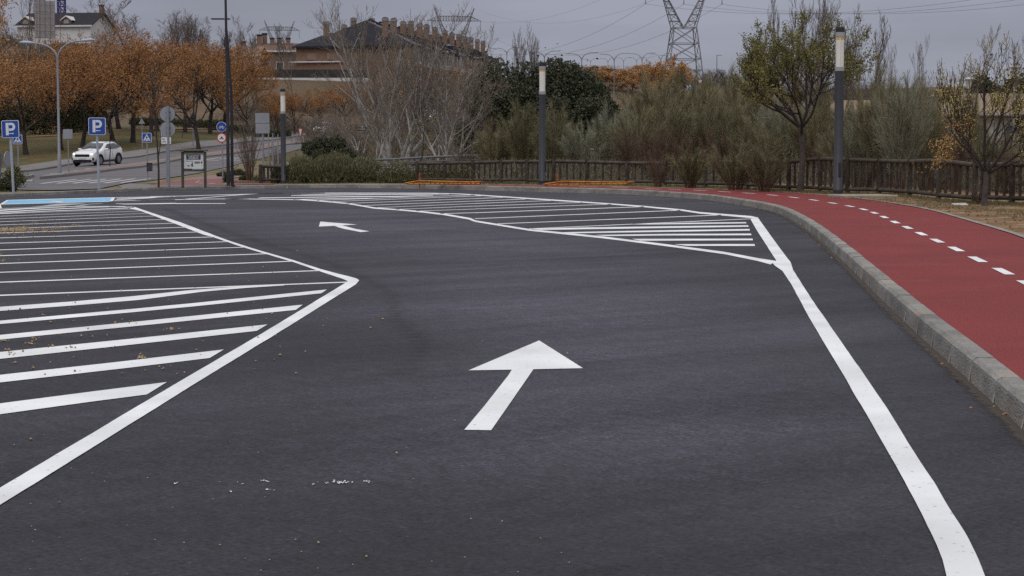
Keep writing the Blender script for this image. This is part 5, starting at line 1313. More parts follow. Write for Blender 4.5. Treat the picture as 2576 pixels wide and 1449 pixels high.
def chimney(parent, s, w, z0, h, sz=.85, m='brick'):
    V, F = box(0, 0, z0 + h / 2, sz, sz, h); c = part('chimney', (np.array([L3(s + x, w + y, z) for x, y, z in V]), F), M[m], parent)
    V, F = box(0, 0, z0 + h - .12, sz * 1.12, sz * 1.12, .5); part('chimney_cap', (np.array([L3(s + x, w + y, z) for x, y, z in V]), F), M['cap_grey'], c)
    V, F = box(0, 0, z0 + h + .18, sz * .7, sz * .7, .12); part('chimney_pot', (np.array([L3(s + x, w + y, z) for x, y, z in V]), F), M['slate'], c)
def s_of(xpx, w, row):
    best = None
    for s in np.linspace(-2, ul + 4, 400):
        q = L3(s, w, 0); X, Y = q[0] - 25, q[1] + 302; e = abs(CX + FOC * 1.003 * X / Y - xpx)
        if best is None or e < best[0]: best = (e, s, Y)
    return best[1], best[2]
H2 = lambda x, y: QO(1150, 0, 3.22, [(x, y)])[0]
for x, y0, y1 in ((1268, 240, 430), (1377, 250, 440), (1495, 290, 480), (1595, 287, 470), (1705, 322, 510), (1798, 330, 515), (1903, 365, 545), (2030, 402, 580), (2125, 435, 600), (2205, 452, 625), (2293, 485, 645), (2367, 495, 655), (2448, 520, 680), (2517, 540, 700)):
    px, py = H2(x, y0); s, Y = s_of(px, 4.6, 0); zt = Zat(py, Y) - 13.3 - 1.5 * max(0, s) / ul
    chimney(rt, s, 4.6, 6.6, zt - 6.6)
for x, y0 in ((1095, 250), (1325, 285), (1540, 330), (1770, 400), (1955, 450), (2400, 545), (2475, 550)):
    px, py = H2(x, y0); s, Y = s_of(px, -3.0, 0); zt = Zat(py, Y) - 13.3 - 1.5 * max(0, s) / ul
    chimney(rt, s, -3.0, 7.6, zt - 7.6)
for x, y0, w_, z0 in ((740, 257, -7.5, 5.6), (860, 200, -4.0, 7.4)):
    px, py = H2(x, y0); zt = Zat(py, 304) - 13.3; s, Y = s_of(px, w_, 0); chimney(rt, max(s, 1), w_, z0, zt - z0)
# front annex with its own low roof
ax = [np.array(at(px, 120, Yd)) - np.array([-25, 302, 13.3]) for px, Yd in ((740, 296), (905, 294), (905, 302), (740, 304))]
for a in ax: a[2] = 0
ez = Zat(118, 297) - 13.3; pk = np.array(at(828, 83, 300)) - np.array([-25, 302, 13.3]); pk2 = np.array(at(850, 84, 304)) - np.array([-25, 302, 13.3])
up_ = lambda a, z: (a[0], a[1], z)
wl_ = np.array([(ax[0] + (ax[1] - ax[0]) * f) for f in (.03, .97)])
part('annex_wall', merge(quadv(up_(wl_[0], -1), up_(wl_[1], -1), up_(wl_[1], ez), up_(wl_[0], ez)), quadv(up_(ax[3] + (ax[2] - ax[3]) * .03, -1), up_(wl_[0], -1), up_(wl_[0], ez), up_(ax[3] + (ax[2] - ax[3]) * .03, ez))), M['brick'], rt)
part('annex_roof', merge(quadv(up_(ax[0] - [.3, .6, 0], ez), up_(ax[1] - [0, .6, 0], ez), tuple(pk2), tuple(pk)), quadv(up_(ax[3] - [.3, 0, 0], ez), up_(ax[0] - [.3, .6, 0], ez), tuple(pk)), quadv(up_(ax[0] - [.3, .6, 0], ez - .25), up_(ax[1] - [0, .6, 0], ez - .25), up_(ax[1] - [0, .6, 0], ez), up_(ax[0] - [.3, .6, 0], ez))), M['slate'], rt)
za, zb = Zat(157, 295) - 13.3, Zat(154, 295) - 13.3
part('ledge', (np.array([up_(wl_[0] - [1.2, .3, 0], za), up_(wl_[0] + (wl_[1] - wl_[0]) * .75 - [0, .3, 0], za), up_(wl_[0] + (wl_[1] - wl_[0]) * .75 - [0, .3, 0], zb), up_(wl_[0] - [1.2, .3, 0], zb),
     up_(wl_[0] - [1.2, 0, 0], zb), up_(wl_[0] + (wl_[1] - wl_[0]) * .75, zb)]), [(0, 1, 2, 3), (3, 2, 5, 4)]), M['white_render'], rt)
for f in (.3, .62):
    c_ = wl_[0] + (wl_[1] - wl_[0]) * f; z_ = Zat(143, 296) - 13.3
    w_ = part('window', merge(quadv(up_(c_ - [1.2, .04, 0], z_ - .5), up_(c_ + [1.2, -.04, 0], z_ - .5), up_(c_ + [1.2, -.04, 0], z_ + .5), up_(c_ - [1.2, .04, 0], z_ + .5))), M['brick_pale'], rt)
px, py = H2(500, 290); c_ = np.array(at(px, 110, 299)) - np.array([-25, 302, 13.3]); V, F = box(c_[0], c_[1], (Zat(py, 299) - 13.3 + 5.2) / 2, .85, .85, Zat(py, 299) - 13.3 - 5.2); ch = part('chimney', (V, F), M['brick'], rt)
V, F = box(c_[0], c_[1], Zat(py, 299) - 13.3 - .1, .95, .95, .5); part('chimney_cap', (V, F), M['cap_grey'], ch)
# screen and white wall in front
a = at(630, 200, 285); b = at(925, 200, 283)
W_ = b[0] - a[0]; ws = thing('garden_wall', 'low white wall topped by a dark screen in front of the brick houses', 'wall', (a[0], a[1], 0)); g0 = Zat(204, 285) - .4
z1, z2, z3 = Zat(203, 285), Zat(196, 285), Zat(175, 285)
part('white_base', box(W_ / 2, 0, (g0 + z2) / 2 - .5, W_, .3, z2 - g0 + 1), M['white_render'], ws)
for k in range(12): part('screen_panel', box(W_ * (k + .5) / 12, .02, (z2 + z3) / 2 + .02, W_ / 12 - .03, .2, z3 - z2 - .04), M['dark_hedge_panel'], ws)
def simple_house(label, x0, x1, Yd, depth, eave_row, ridge_row, base_z, wall_m, roof_m, group=None, chims=(), rz=0.0, gable='side', wins=(), name='house'):
    a = at(x0, 100, Yd); b = at(x1, 100, Yd); W = b[0] - a[0]
    t = thing(name, label, 'house', (a[0], a[1], base_z), rz, group)
    ez, rz_ = Zat(eave_row, Yd) - base_z, Zat(ridge_row, Yd + depth / 2) - base_z; D = depth
    if gable == 'side':
        part('wall', merge(quadv((0, 0, -1), (W, 0, -1), (W, 0, ez), (0, 0, ez)), (np.array([(W, 0, -1), (W, D, -1), (W, D, ez), (W, D / 2, rz_ - .1), (W, 0, ez)]), [(0, 1, 2, 3, 4)]), (np.array([(0, D, -1), (0, 0, -1), (0, 0, ez), (0, D / 2, rz_ - .1), (0, D, ez)]), [(0, 1, 2, 3, 4)])), M[wall_m], t)
        o = .5
        V = [(-o, -o, ez - .1), (W + o, -o, ez - .1), (W + o, D / 2, rz_), (-o, D / 2, rz_), (-o, D + o, ez - .1), (W + o, D + o, ez - .1)]
        V += [(x, y, z + .22) for x, y, z in V]
        part('roof', (np.array(V), [(6, 7, 8, 9), (9, 8, 11, 10), (0, 1, 7, 6), (1, 2, 8, 7), (2, 5, 11, 8), (3, 0, 6, 9), (4, 3, 9, 10), (3, 2, 1, 0), (4, 5, 2, 3)]), M[roof_m], t)
        part('fascia', box(W / 2, -o - .06, ez - .08, W + 1.1, .12, .34), M['white_render'], t)
    else:
        part('wall', merge((np.array([(0, 0, -1), (W, 0, -1), (W, 0, ez), (W / 2, 0, rz_), (0, 0, ez)]), [(0, 1, 2, 3, 4)]), quadv((W, 0, -1), (W, D, -1), (W, D, ez), (W, 0, ez))), M[wall_m], t)
        part('roof', merge(quadv((-.3, -.3, ez), (W / 2, -.3, rz_ + .15), (W / 2, D, rz_ + .15), (-.3, D, ez)), quadv((W / 2, -.3, rz_ + .15), (W + .3, -.3, ez), (W + .3, D, ez), (W / 2, D, rz_ + .15))), M[roof_m], t)
    for f, d, h, s in chims:
        c = part('chimney', box(W * f, D * d, rz_ + h / 2 - .8, s, s, h + 1.6), M['brick'], t); part('chimney_cap', box(W * f, D * d, rz_ + h + .05, s * 1.2, s * 1.2, .25), M['slate'], c)
    for f, z, w, h in wins:
        w_ = part('window', box(W * f, -.03, ez * z, w + .2, .08, h + .2), M['white_render'], t); part('pane', box(W * f, -.085, ez * z, w, .03, h), M['glass'], w_)
    return t
# white house on the hill, upper left
wh = simple_house('white walled house with a grey slate roof and a dormer on the hilltop', 44, 236, 400, 15, 66, 36, tz(at(140, 100, 400)[0], 400) - 1, 'white_render', 'slate', chims=((.985, .5, 1.7, .85),), rz=R(-8))
Wd = (236 - 44) * 400 / FOC
ez = Zat(66, 400) - wh.location.z
for f in (.655, .10):
    d_ = part('dormer', merge(quadv((Wd * f - 1.0, .6, ez), (Wd * f + 1.0, .6, ez), (Wd * f + 1.0, .6, ez + 1.35), (Wd * f, .6, ez + 2.1), (Wd * f - 1.0, .6, ez + 1.35)), quadv((Wd * f + 1.0, .6, ez), (Wd * f + 1.0, 5, ez), (Wd * f + 1.0, 5, ez + 1.35), (Wd * f + 1.0, .6, ez + 1.35))), M['brick'], wh)
    part('dormer_window', box(Wd * f, .55, ez + .75, 1.1, .06, 1.2), M['corrugated'], d_)
    part('dormer_roof', merge(quadv((Wd * f - 1.35, .3, ez + 1.25), (Wd * f, .3, ez + 2.25), (Wd * f, 6, ez + 2.25), (Wd * f - 1.35, 6, ez + 1.25)), quadv((Wd * f, .3, ez + 2.25), (Wd * f + 1.35, .3, ez + 1.25), (Wd * f + 1.35, 6, ez + 1.25), (Wd * f, 6, ez + 2.25)),
          quadv((Wd * f - 1.35, .28, ez + 1.05), (Wd * f, .28, ez + 2.0), (Wd * f, .28, ez + 2.3), (Wd * f - 1.35, .28, ez + 1.3)), quadv((Wd * f, .28, ez + 2.0), (Wd * f + 1.35, .28, ez + 1.05), (Wd * f + 1.35, .28, ez + 1.3), (Wd * f, .28, ez + 2.3))), M['white_render'], d_)
# lower brick plinth under the white wall
part('brick_plinth', box(Wd * .72, -.12, ez - 4.6, Wd * .5, .2, 1.6), M['brick'], wh)
simple_house('cream house with a brown roof between the bare trees beyond the black posts', 583, 650, 330, 9, 138, 120, 13.5, 'cream', 'brick', 'small houses on the hill', chims=((.3, .5, 1.0, .8),), wins=((.3, .6, 1.2, 1.4), (.7, .6, 1.2, 1.4)))
simple_house('brown brick house with several chimneys left of the long brick row', 640, 738, 335, 10, 128, 112, 13.5, 'brick_pale', 'brick_dark', 'small houses on the hill', chims=((.05, .4, 1.6, .8), (.17, .5, 1.9, .8), (.38, .4, 1.0, .7), (.55, .5, 1.1, .7), (.8, .4, 1.0, .7)), wins=((.3, .55, 1.2, 1.3), (.65, .55, 1.2, 1.3)))
simple_house('small brick house half hidden by orange trees near the black posts', 545, 590, 345, 9, 150, 128, 13.5, 'brick_pale', 'brick', 'small houses on the hill', gable='front')
simple_house('far roofs of brick houses beyond the right end of the long row', 1190, 1250, 430, 8, 160, 148, 14, 'brick', 'grey_skylit', 'small houses on the hill', chims=((.1, .4, 1.6, .9), (.5, .4, 1.6, .9)))
simple_house('small white gabled building on the far skyline', 1838, 1862, 420, 10, 200, 191, 13.8, 'white_render', 'brick', 'small houses on the hill', gable='front')
# ochre roofed building on the right
zb_ = .25
t = thing('ochre_roofed_building', 'low white building with a broad ochre roof behind the yellow tree', 'building', (at(2050, 300, 112)[0], 112, zb_))
Wb = 17.5; 
def bR(x): return at(x, 300, 112)[0] - t.location.x
for x0, x1, e0, r0 in ((2065, 2262, 305, 252), (2395, 2720, 290, 235)):
    xa, xb = bR(x0), bR(x1); ez = Zat(e0, 112) - zb_; rz_ = Zat(r0, 117) - zb_
    part('wall', merge(box((xa + xb) / 2, 5, ez / 2 - .3, xb - xa - 1.0, 9.4, ez + .5)), M['white_render'], t)
    V = [(xa, -.4, ez), (xb, -.4, ez), (xb, 5, rz_), (xa + 2, 5, rz_), (xa, 10.4, ez), (xb, 10.4, ez)]
    rf = part('roof', (np.array(V + [(x, y, z - .25) for x, y, z in V]), [(0, 1, 2, 3), (3, 2, 5, 4), (4, 0, 3), (6, 7, 1, 0), (7, 8, 2, 1), (10, 6, 0, 4)]), M['roof_ochre'], t)
    part('gutter', polytube([(xa, -.45, ez - .05), (xb, -.45, ez - .05)], .09, 6), M['grey_skylit'], t)
    for k in range(int((xb - xa) / 2.6)):
        xx = xa + 1.4 + k * 2.6
        w_ = part('window', box(xx, .24, ez * .52, 1.3, .1, 1.9), M['grey_skylit'], t); part('pane', box(xx, .175, ez * .52, 1.1, .04, 1.7), M['glass'], w_)
# billboard seen from behind
bb = thing('scaffold_billboard', 'tall corrugated billboard seen from behind with a rusty scaffold frame', 'billboard', (at(86, 100, 350)[0], 350, Zat(96, 350) - 2))
s35 = 350 / FOC; Hb = (96 + 12) * s35 + 2
part('support_panel', box(0.25, .3, Hb / 2, .12, .12, Hb), M['white_render'], bb)
for k in range(7):
    x = (4 + k * 7.2) * s35
    hh = Hb - (1.2 if 3 < k else (0 if k > 1 else .6)) - .25 * k * 0
    part('sheet', box(x, .35 + .05 * (k % 2), hh / 2 + 1, 7.0 * s35, .06, hh - 2), M['corrugated'], bb)
fr = [polytube([(x * s35, 0, 1.0), (x * s35 + .1, 0, Hb - .5)], .05, 5) for x in (2, 14, 27, 40, 52, 66)] + [polytube([(0, -.05, z), (54 * s35, -.05, z - .25)], .045, 5) for z in np.linspace(2.2, Hb - .6, 7)]
for f_ in fr: part('scaffold_tube', f_, M['scaffold'], bb)

# ================================================================== lattice masts, pylons, power lines
def lattice(corners0, corners1, n, r, S, brace='x'):
    c0, c1 = np.array(corners0, float), np.array(corners1, float); k4 = len(c0)
    for i in range(n):
        a = c0 + (c1 - c0) * i / n; b = c0 + (c1 - c0) * (i + 1) / n
        for j in range(k4):
            S.append((*a[j], *b[j], r, r)); S.append((*b[j], *b[(j + 1) % k4], r * .7, r * .7))
            if brace == 'x':
                S.append((*a[j], *b[(j + 1) % k4], r * .6, r * .6)); S.append((*a[(j + 1) % k4], *b[j], r * .6, r * .6))
            else: S.append((*a[j], *b[(j + 1) % k4], r * .6, r * .6))
def sq(h, z, cx=0, cy=0, hy=None):
    hy = h if hy is None else hy
    return [(cx - h, cy - hy, z), (cx + h, cy - hy, z), (cx + h, cy + hy, z), (cx - h, cy + hy, z)]
def pylon(label, loc, rz):
    t = thing('pylon', label, 'pylon', loc, rz, 'electricity pylons')
    S = []
    r = .14
    lattice(sq(4.75, -1), sq(3.9, 7.5), 3, r, S, 'k'); lattice(sq(3.9, 7.5), sq(2.9, 15.5), 2, r, S, 'x')
    part('body', segs_mesh(S, 4), M['steel'], t)
    for s in (-1, 1):
        S = []
        lattice([(s * .1, -1, 15.5), (s * 2.9, -2.4, 15.5), (s * 2.9, 2.4, 15.5), (s * .1, 1, 15.5)], [(s * 4.7, -.6, 24.0), (s * 5.6, -.6, 24.0), (s * 5.6, .6, 24.0), (s * 4.7, .6, 24.0)], 5, r * .85, S, 'k')
        lattice([(s * 4.7, -.6, 24.0), (s * 5.6, -.6, 24.0), (s * 5.6, .6, 24.0), (s * 4.7, .6, 24.0)], [(s * 7.4, -.1, 30), (s * 7.6, -.1, 30), (s * 7.6, .1, 30), (s * 7.4, .1, 30)], 4, r * .7, S, 'k')
        part('arm', segs_mesh(S, 4), M['steel'], t)
    S = []
    lattice([(-6.2, -.6, 25.2), (-6.2, .6, 25.2), (-6.2, .6, 27), (-6.2, -.6, 27)], [(6.2, -.6, 25.2), (6.2, .6, 25.2), (6.2, .6, 27), (6.2, -.6, 27)], 12, r * .6, S, 'k')
    for s in (-1, 1): lattice([(s * 6.2, -.6, 25.2), (s * 6.2, .6, 25.2), (s * 6.2, .6, 27), (s * 6.2, -.6, 27)], [(s * 10.2, 0, 25.2)] * 4, 3, r * .6, S, 'k')
    part('crossbeam', segs_mesh(S, 4), M['steel'], t)
    for x in (-9.9, 0, 9.9): part('insulator', polytube([(x, 0, 25.2), (x, 0, 22.2), (x, 0, 21.6)], [.10, .10, .22], 6), M['steel'], t)
    return t
P1 = at(1719, 190, 474); zP1 = Zat(20 * .3472 + 0, 474) - 21.6
zw = Zat(70.5, 474)                            # waist of the near pylon
py1 = pylon('big lattice pylon rising above the orange trees, its top out of the photo', (P1[0], 474, zw - 15.5), R(4))
k2 = 135 / 20.4; Y2_ = FOC / k2
x2 = 644 + 1437 * .3472; y2 = Zat(52, Y2_)
py2 = clone(py1, 'lattice pylon behind the right half of the long brick row', (at(x2, 52, Y2_)[0], Y2_, y2 - 25.3), R(8), group='electricity pylons')
k3 = 101 / 20.4; Y3_ = FOC / k3
x3 = 644 + 170 * .3472; y3 = Zat(76, Y3_)
py3 = clone(py1, 'faint pylon between the bare trees left of the brick row', (at(x3, 76, Y3_)[0], Y3_, y3 - 25.3), R(10), group='electricity pylons')
P4 = (at(3350, 0, 330)[0], 330, zw - 15.5 + 2)
py4 = clone(py1, 'pylon carrying the lines away beyond the edge of the photo', P4, R(-10), group='electricity pylons')
def ends(p, x, z=21.6):
    c, s = math.cos(p.rotation_euler[2]), math.sin(p.rotation_euler[2]); return np.array([p.location.x + x * c, p.location.y + x * s, p.location.z + z])
def wire(label, a, b, sag, r=.035):
    pts = [a + (b - a) * f + np.array([0, 0, -4 * sag * f * (1 - f)]) for f in np.linspace(0, 1, 41)]
    o = part('power_line', polytube(pts, r, 4, False), M['wire'], None); tag(o, label, 'power line', 'overhead power lines'); return o
nm = ['left', 'middle', 'right']
for k, x in enumerate((-9.9, 0, 9.9)):
    wire('power line from the %s insulator of the big pylon towards the brick row' % nm[k], ends(py1, x), ends(py2, x), 11, .04)
    wire('power line from the %s insulator of the big pylon towards the upper right' % nm[k], ends(py1, x), ends(py4, x), 7.5, .035)
    wire('power line between the two farther pylons, %s conductor' % nm[k], ends(py2, x), ends(py3, x), 12, .05)
for s, nn in ((-1, 'left'), (1, 'right')): wire('thin top wire from the %s horn of the big pylon towards the brick row' % nn, ends(py1, s * 7.5, 30), ends(py2, s * 7.5, 30), 9, .025)
cr_ = thing('crane_mast', 'violet blue lattice mast standing behind the white house', 'crane', (at(155, 36, 460)[0], 460, Zat(60, 460)))
S = []; hw = 8.5 * 460 / FOC
lattice(sq(hw, -2), sq(hw, 9), 7, .12, S, 'x'); part('mast', segs_mesh(S, 4), M['crane_blue'], cr_)
part('ladder', box(-hw * .3, 0, 3.5, .25, .2, 11), M['crane_blue'], cr_)

# far double arm lamps: (x, top row of arms, span px, junction row)
C3x = lambda x: 1287.9 + x * .3472
FL = [(235, 368, 205, 415, 'far double arm lamp rising right behind the crown of the dark oak'), (505, 380, 205, 430, 'far double arm lamp just right of the big dark oak crown'), (740, 385, 185, 440, 'far double arm lamp in front of the middle of the orange trees'),
      (942, 383, 165, 440, 'far double arm lamp left of the tallest orange tree'), (1078, 385, 145, 440, 'far double arm lamp before the tallest orange tree'), (1145, 395, 140, 440, 'far double arm lamp touching the left leg of the big pylon')]
FL2 = [(695, 420, 105, 450, 'small far lamp behind the lamp in the middle of the orange trees'), (808, 415, 100, 448, 'small far lamp over the dip between the orange trees'), (903, 414, 95, 448, 'small far lamp, second of the small ones counting from the pylon'), (977, 411, 95, 445, 'small far lamp nearest the big pylon'), (570, 425, 100, 448, 'small far lamp right above the edge of the dark oak')]
for i, (x, rt_, sp_, rj, lb) in enumerate(FL + FL2):
    Yd = 3.5 * FOC / (sp_ * .3472); px = C3x(x); X = at(px, 200, Yd)[0]; zb2 = tz(X, Yd)
    zj = Zat(rj * .3472, Yd); zb2 = min(zb2, zj - 4)
    double_lamp('double_arm_lamp', lb, (X, Yd, zb2), zj - zb2, sp_ * .3472 * Yd / FOC, (rj - rt_) * .3472 * Yd / FOC, .065, cat_group='double arm lamps along the far road', mk='steel')
for (px, rj, rt_, sp_, lb) in ((1158, 128, 112, 60, 'double arm lamp in front of the right end of the brick row'), (1275, 135, 119, 58, 'double arm lamp at the left edge of the dark oak crown')):
    Yd = 3.5 * FOC / sp_; X = at(px, 200, Yd)[0]; zb2 = tz(X, Yd); double_lamp('double_arm_lamp', lb, (X, Yd, zb2), Zat(rj, Yd) - zb2, 3.5, (rj - rt_) * Yd / FOC, .065, cat_group='double arm lamps along the far road', mk='steel')
def single_lamp(lb, px, rt_, Yd, arm):
    X = at(px, 200, Yd)[0]; zb2 = tz(X, Yd); h = Zat(rt_, Yd) - zb2
    t = thing('single_arm_lamp', lb, 'street lamp', (X, Yd, zb2), 0, 'single arm lamps on the skyline')
    part('pole', polytube([(0, 0, 0), (0, 0, h)], [.11, .07], 8), M['pole_grey'], t); part('lamp_head', box(arm / 2, 0, h, abs(arm), .25, .1, .03), M['pole_grey'], t)
single_lamp('thin single lamp on the skyline right of the big pylon', 1803, 139, 330, .9)
single_lamp('thin lamp above the small white building on the skyline', 1860, 138, 400, .7)
single_lamp('tall thin lamp left of the bare tree above the cream house', 606, 78, 300, -.6)
def mushroom_lamp(lb, px, rt_, Yd, w):
    X = at(px, 200, Yd)[0]; zb2 = tz(X, Yd); h = Zat(rt_, Yd) - zb2
    t = thing('mushroom_lamp', lb, 'street lamp', (X, Yd, zb2), 0, 'flat topped lamps by the ochre roof')
    part('pole', cyl(0, 0, 0, h - .5, .05, 8), M['pole_grey'], t); part('lamp_body', polytube([(0, 0, h - .6), (0, 0, h - .1)], [.10, .2], 10), M['diffuser'], t); part('lamp_shade', polytube([(0, 0, h - .1), (0, 0, h)], [w, w * .8], 14), M['light_metal'], t)
mushroom_lamp('flat topped lamp left of the yellow tree crown above the ochre roof', 2437, 195, 100, .36)
mushroom_lamp('flat topped lamp near the right edge above the ochre roof', 2552, 165, 100, .4)
# distant road signs
X, Y, _ = at(1733, 219, 260); t = thing('chevron_sign', 'white and blue chevron sign among the scrub below the big pylon', 'road sign', (X, Y, Zat(228, 260)))
part('post', cyl(0, 0, -2, .2, .06, 6), M['pole_grey'], t); w_ = 8 * 260 / FOC
part('board', box(0, -.1, .45, w_ * 1.9, .05, w_ * 1.5), M['sign_blue'], t)
ch_ = []
for k in range(2): ch_ += flat_stroke([(-.35 + k * .4, .1), (-.12 + k * .4, .45), (-.35 + k * .4, .8)], .14, -.13)
part('chevron', merge(*ch_), M['sign_white'], t)
X, Y, _ = at(1747, 215, 262); t = thing('round_blue_sign', 'small round blue sign beside the chevron sign', 'road sign', (X, Y, Zat(228, 262)))
part('post', cyl(0, 0, -2, .3, .05, 6), M['pole_grey'], t); part('disc', extr(circle(.3, 16), -.12, -.07, 0, .7), M['sign_blue'], t)
X, Y, _ = at(1761, 207, 262); t = thing('small_yield_sign', 'tiny red and white yield sign on the skyline right of the big pylon', 'road sign', (X, Y, Zat(228, 262)))
part('post', cyl(0, 0, -2, 1.0, .05, 6), M['pole_grey'], t); part('plate', extr([(-.4, .35), (0, -.35), (.4, .35)], -.12, -.07, 0, 1.2), M['sign_red'], t); part('white_face', extr([(-.27, .27), (0, -.2), (.27, .27)], -.13, -.121, 0, 1.2), M['sign_white'], t)
X, Y, _ = at(1116, 252, 190); t = thing('blue_square_sign', 'blue and white square sign seen through the pale trees', 'road sign', (X, Y, tz(X, Y)))
zc = Zat(252, 190) - tz(X, Y); part('post', cyl(0, 0, 0, zc, .05, 6), M['pole_grey'], t); part('plate', extr(rrect(.6, .6, .05), -.08, -.05, 0, zc), M['sign_blue'], t); part('white_symbol', extr([(-.15, -.18), (.18, -.18), (.02, .2)], -.085, -.0805, 0, zc), M['sign_white'], t)
# disc and ribbed bench at the left edge
X, Y, Z = at(10, 440, 78); Z = tz(X, Y)
t = thing('ribbed_metal_bench', 'ribbed metal bench back behind the round bush at the left edge', 'bench', (X, Y, Z))
zc = Zat(402, 78) - Z
for k in range(7): part('slat', box(-.22 + k * .065 + (.25 if k > 2 else 0), .02 * (k % 2), zc, .04, .05, .55, .01), M['rail_grey'], t)
part('leg', merge(cyl(-.15, 0, 0, zc, .03, 6), cyl(.35, 0, 0, zc, .03, 6)), M['rail_grey'], t)
t = thing('round_sign_edge_on', 'round sign seen almost edge on at the left edge', 'road sign', (at(17, 440, 77)[0], 77, tz(X, Y)), R(80)); post_of(t, Zat(390, 77) - tz(X, Y), .03); part('disc', extr(circle(.33, 20), -.06, -.035, 0, Zat(400, 77) - tz(X, Y)), M['sign_back'], t)

# ================================================================== trees and shrubs
def unit(v): return v / (np.linalg.norm(v) + 1e-12)
def skeleton(seed, H, r0, trunk=0.25, kids=(6, 5, 5, 4), ratio=(.62, .6, .55, .5), ang=(40, 42, 45, 50), up=.12, wob=.12, stems=1, stem_ang=12, seg=4, first=0.35, min_r=.004, lean=0.0, taper=.55):
    rng = np.random.default_rng(seed); S, tips = [], []
    def grow(p, d, L, r, lev):
        n = max(2, seg - (lev > 2)); q = p.copy(); dd = d.copy(); pts = [q.copy()]
        for k in range(n):
            dd = unit(dd + rng.normal(size=3) * wob + np.array([0, 0, up * (1 if lev else .3)]))
            q2 = q + dd * L / n; ra = r * (1 - (1 - taper) * k / n); rb = r * (1 - (1 - taper) * (k + 1) / n)
            S.append((*q, *q2, max(ra, min_r), max(rb, min_r), lev)); q = q2; pts.append((q.copy()))
        tips.append((q.copy(), dd.copy(), lev, r * taper))
        if lev < len(kids):
            nk = kids[lev]
            st = first if lev == 0 else .22
            for k in range(nk):
                f = st + (1 - st) * (k + rng.uniform(.2, .9)) / nk
                i = min(int(f * n), n - 1); base = pts[i] + (pts[i + 1] - pts[i]) * (f * n - i)
                a = R(ang[lev]) * rng.uniform(.7, 1.2); az = rng.uniform(0, 2 * math.pi) if lev else (k * 2.4 + rng.uniform(-.4, .4))
                t1 = unit(np.cross(dd, [0.3, .2, 1])); t2 = np.cross(dd, t1)
                nd = unit(dd * math.cos(a) + (t1 * math.cos(az) + t2 * math.sin(az)) * math.sin(a))
                l = L * ratio[lev] * (1.15 - .55 * f) * rng.uniform(.75, 1.2)
                grow(base, nd, l, max(r * (1 - (1 - taper) * f) * .58, min_r), lev + 1)
    for s in range(stems):
        a = R(stem_ang) * (rng.uniform(.4, 1.1) if stems > 1 else lean); az = 2 * math.pi * s / max(1, stems) + rng.uniform(-.4, .4)
        d = np.array([math.sin(a) * math.cos(az), math.sin(a) * math.sin(az), math.cos(a)])
        off = np.array([math.cos(az), math.sin(az), 0]) * (r0 * 1.4 if stems > 1 else 0)
        if trunk > 0:
            pass
        grow(off, unit(d), H * rng.uniform(.85, 1.0), r0, 0)
    return np.array(S), tips
def fork_tree(seed, H, W, trunk_h, r0, nlimb=6, kids=(5, 5, 4), limb_ang=48, up=.10, wob=.13, min_r=.005, seg=4, crown_pow=1.0):
    """short trunk that forks into several spreading limbs"""
    rng = np.random.default_rng(seed); S, tips = [], []
    p = np.zeros(3); d = np.array([rng.normal() * .08, rng.normal() * .05, 1.0]); d = unit(d); r = r0
    for k in range(4):
        q = p + d * trunk_h / 4; S.append((*p, *q, r * (1.25 if k == 0 else 1), r * .95, 0)); p = q; r *= .95; d = unit(d + rng.normal(size=3) * .06 + [0, 0, .1])
    def grow(p, d, L, r, lev):
        n = seg; q = p.copy(); dd = d.copy(); pts = [q.copy()]
        for k in range(n):
            dd = unit(dd + rng.normal(size=3) * wob + np.array([0, 0, up]))
            q2 = q + dd * L / n; S.append((*q, *q2, max(r * (1 - .5 * k / n), min_r), max(r * (1 - .5 * (k + 1) / n), min_r), lev)); q = q2; pts.append(q.copy())
        tips.append((q.copy(), dd.copy(), lev, r))
        if lev <= len(kids):
            nk = kids[lev - 1]
            for k in range(nk):
                f = .3 + .7 * (k + rng.uniform(.1, .9)) / nk; i = min(int(f * n), n - 1); b = pts[i] + (pts[i + 1] - pts[i]) * (f * n - i)
                a = R(rng.uniform(25, 55)); az = rng.uniform(0, 2 * math.pi); t1 = unit(np.cross(dd, [.3, .2, 1])); t2 = np.cross(dd, t1)
                nd = unit(dd * math.cos(a) + (t1 * math.cos(az) + t2 * math.sin(az)) * math.sin(a))
                grow(b, nd, L * rng.uniform(.42, .68) * (1.1 - .3 * f), max(r * (1 - .5 * f) * .6, min_r), lev + 1)
    for k in range(nlimb):
        a = R(limb_ang) * rng.uniform(.35, 1.15); az = 2 * math.pi * k / nlimb + rng.uniform(-.4, .4)
        grow(p - d * rng.uniform(0, trunk_h * .15), np.array([math.sin(a) * math.cos(az), math.sin(a) * math.sin(az), math.cos(a)]), (H - trunk_h) * rng.uniform(.5, .72), r0 * rng.uniform(.42, .6), 1)
    return np.array(S), tips
def fit(S, tips, H, W, D=None):
    """bring a skeleton to height H and width W"""
    S = S.copy(); D = W if D is None else D
    P = np.concatenate([S[:, :3], S[:, 3:6]]); hi = np.percentile(P, 99.5, axis=0); lo = np.percentile(P, .5, axis=0)
    k = np.array([W / (hi[0] - lo[0]), D / (hi[1] - lo[1]), H / hi[2]])
    S[:, :3] *= k; S[:, 3:6] *= k
    return S, [(t[0] * k, unit(t[1] * k), t[2], t[3]) for t in tips]
def tip_leaves(tips, per, spread, size, levs, seed=1, up=0.0, aspect=1.0, along=0.0, keep=1.0):
    rng = np.random.default_rng(seed); C = []
    for p, d, lev, r in tips:
        if lev < levs or rng.uniform() > keep: continue
        n = max(1, int(rng.poisson(per)))
        C.append(p + rng.normal(size=(n, 3)) * spread - d * rng.uniform(0, along, (n, 1)))
    C = np.concatenate(C); return quads_cloud(C, size, up, aspect, rng)
MESH = {}
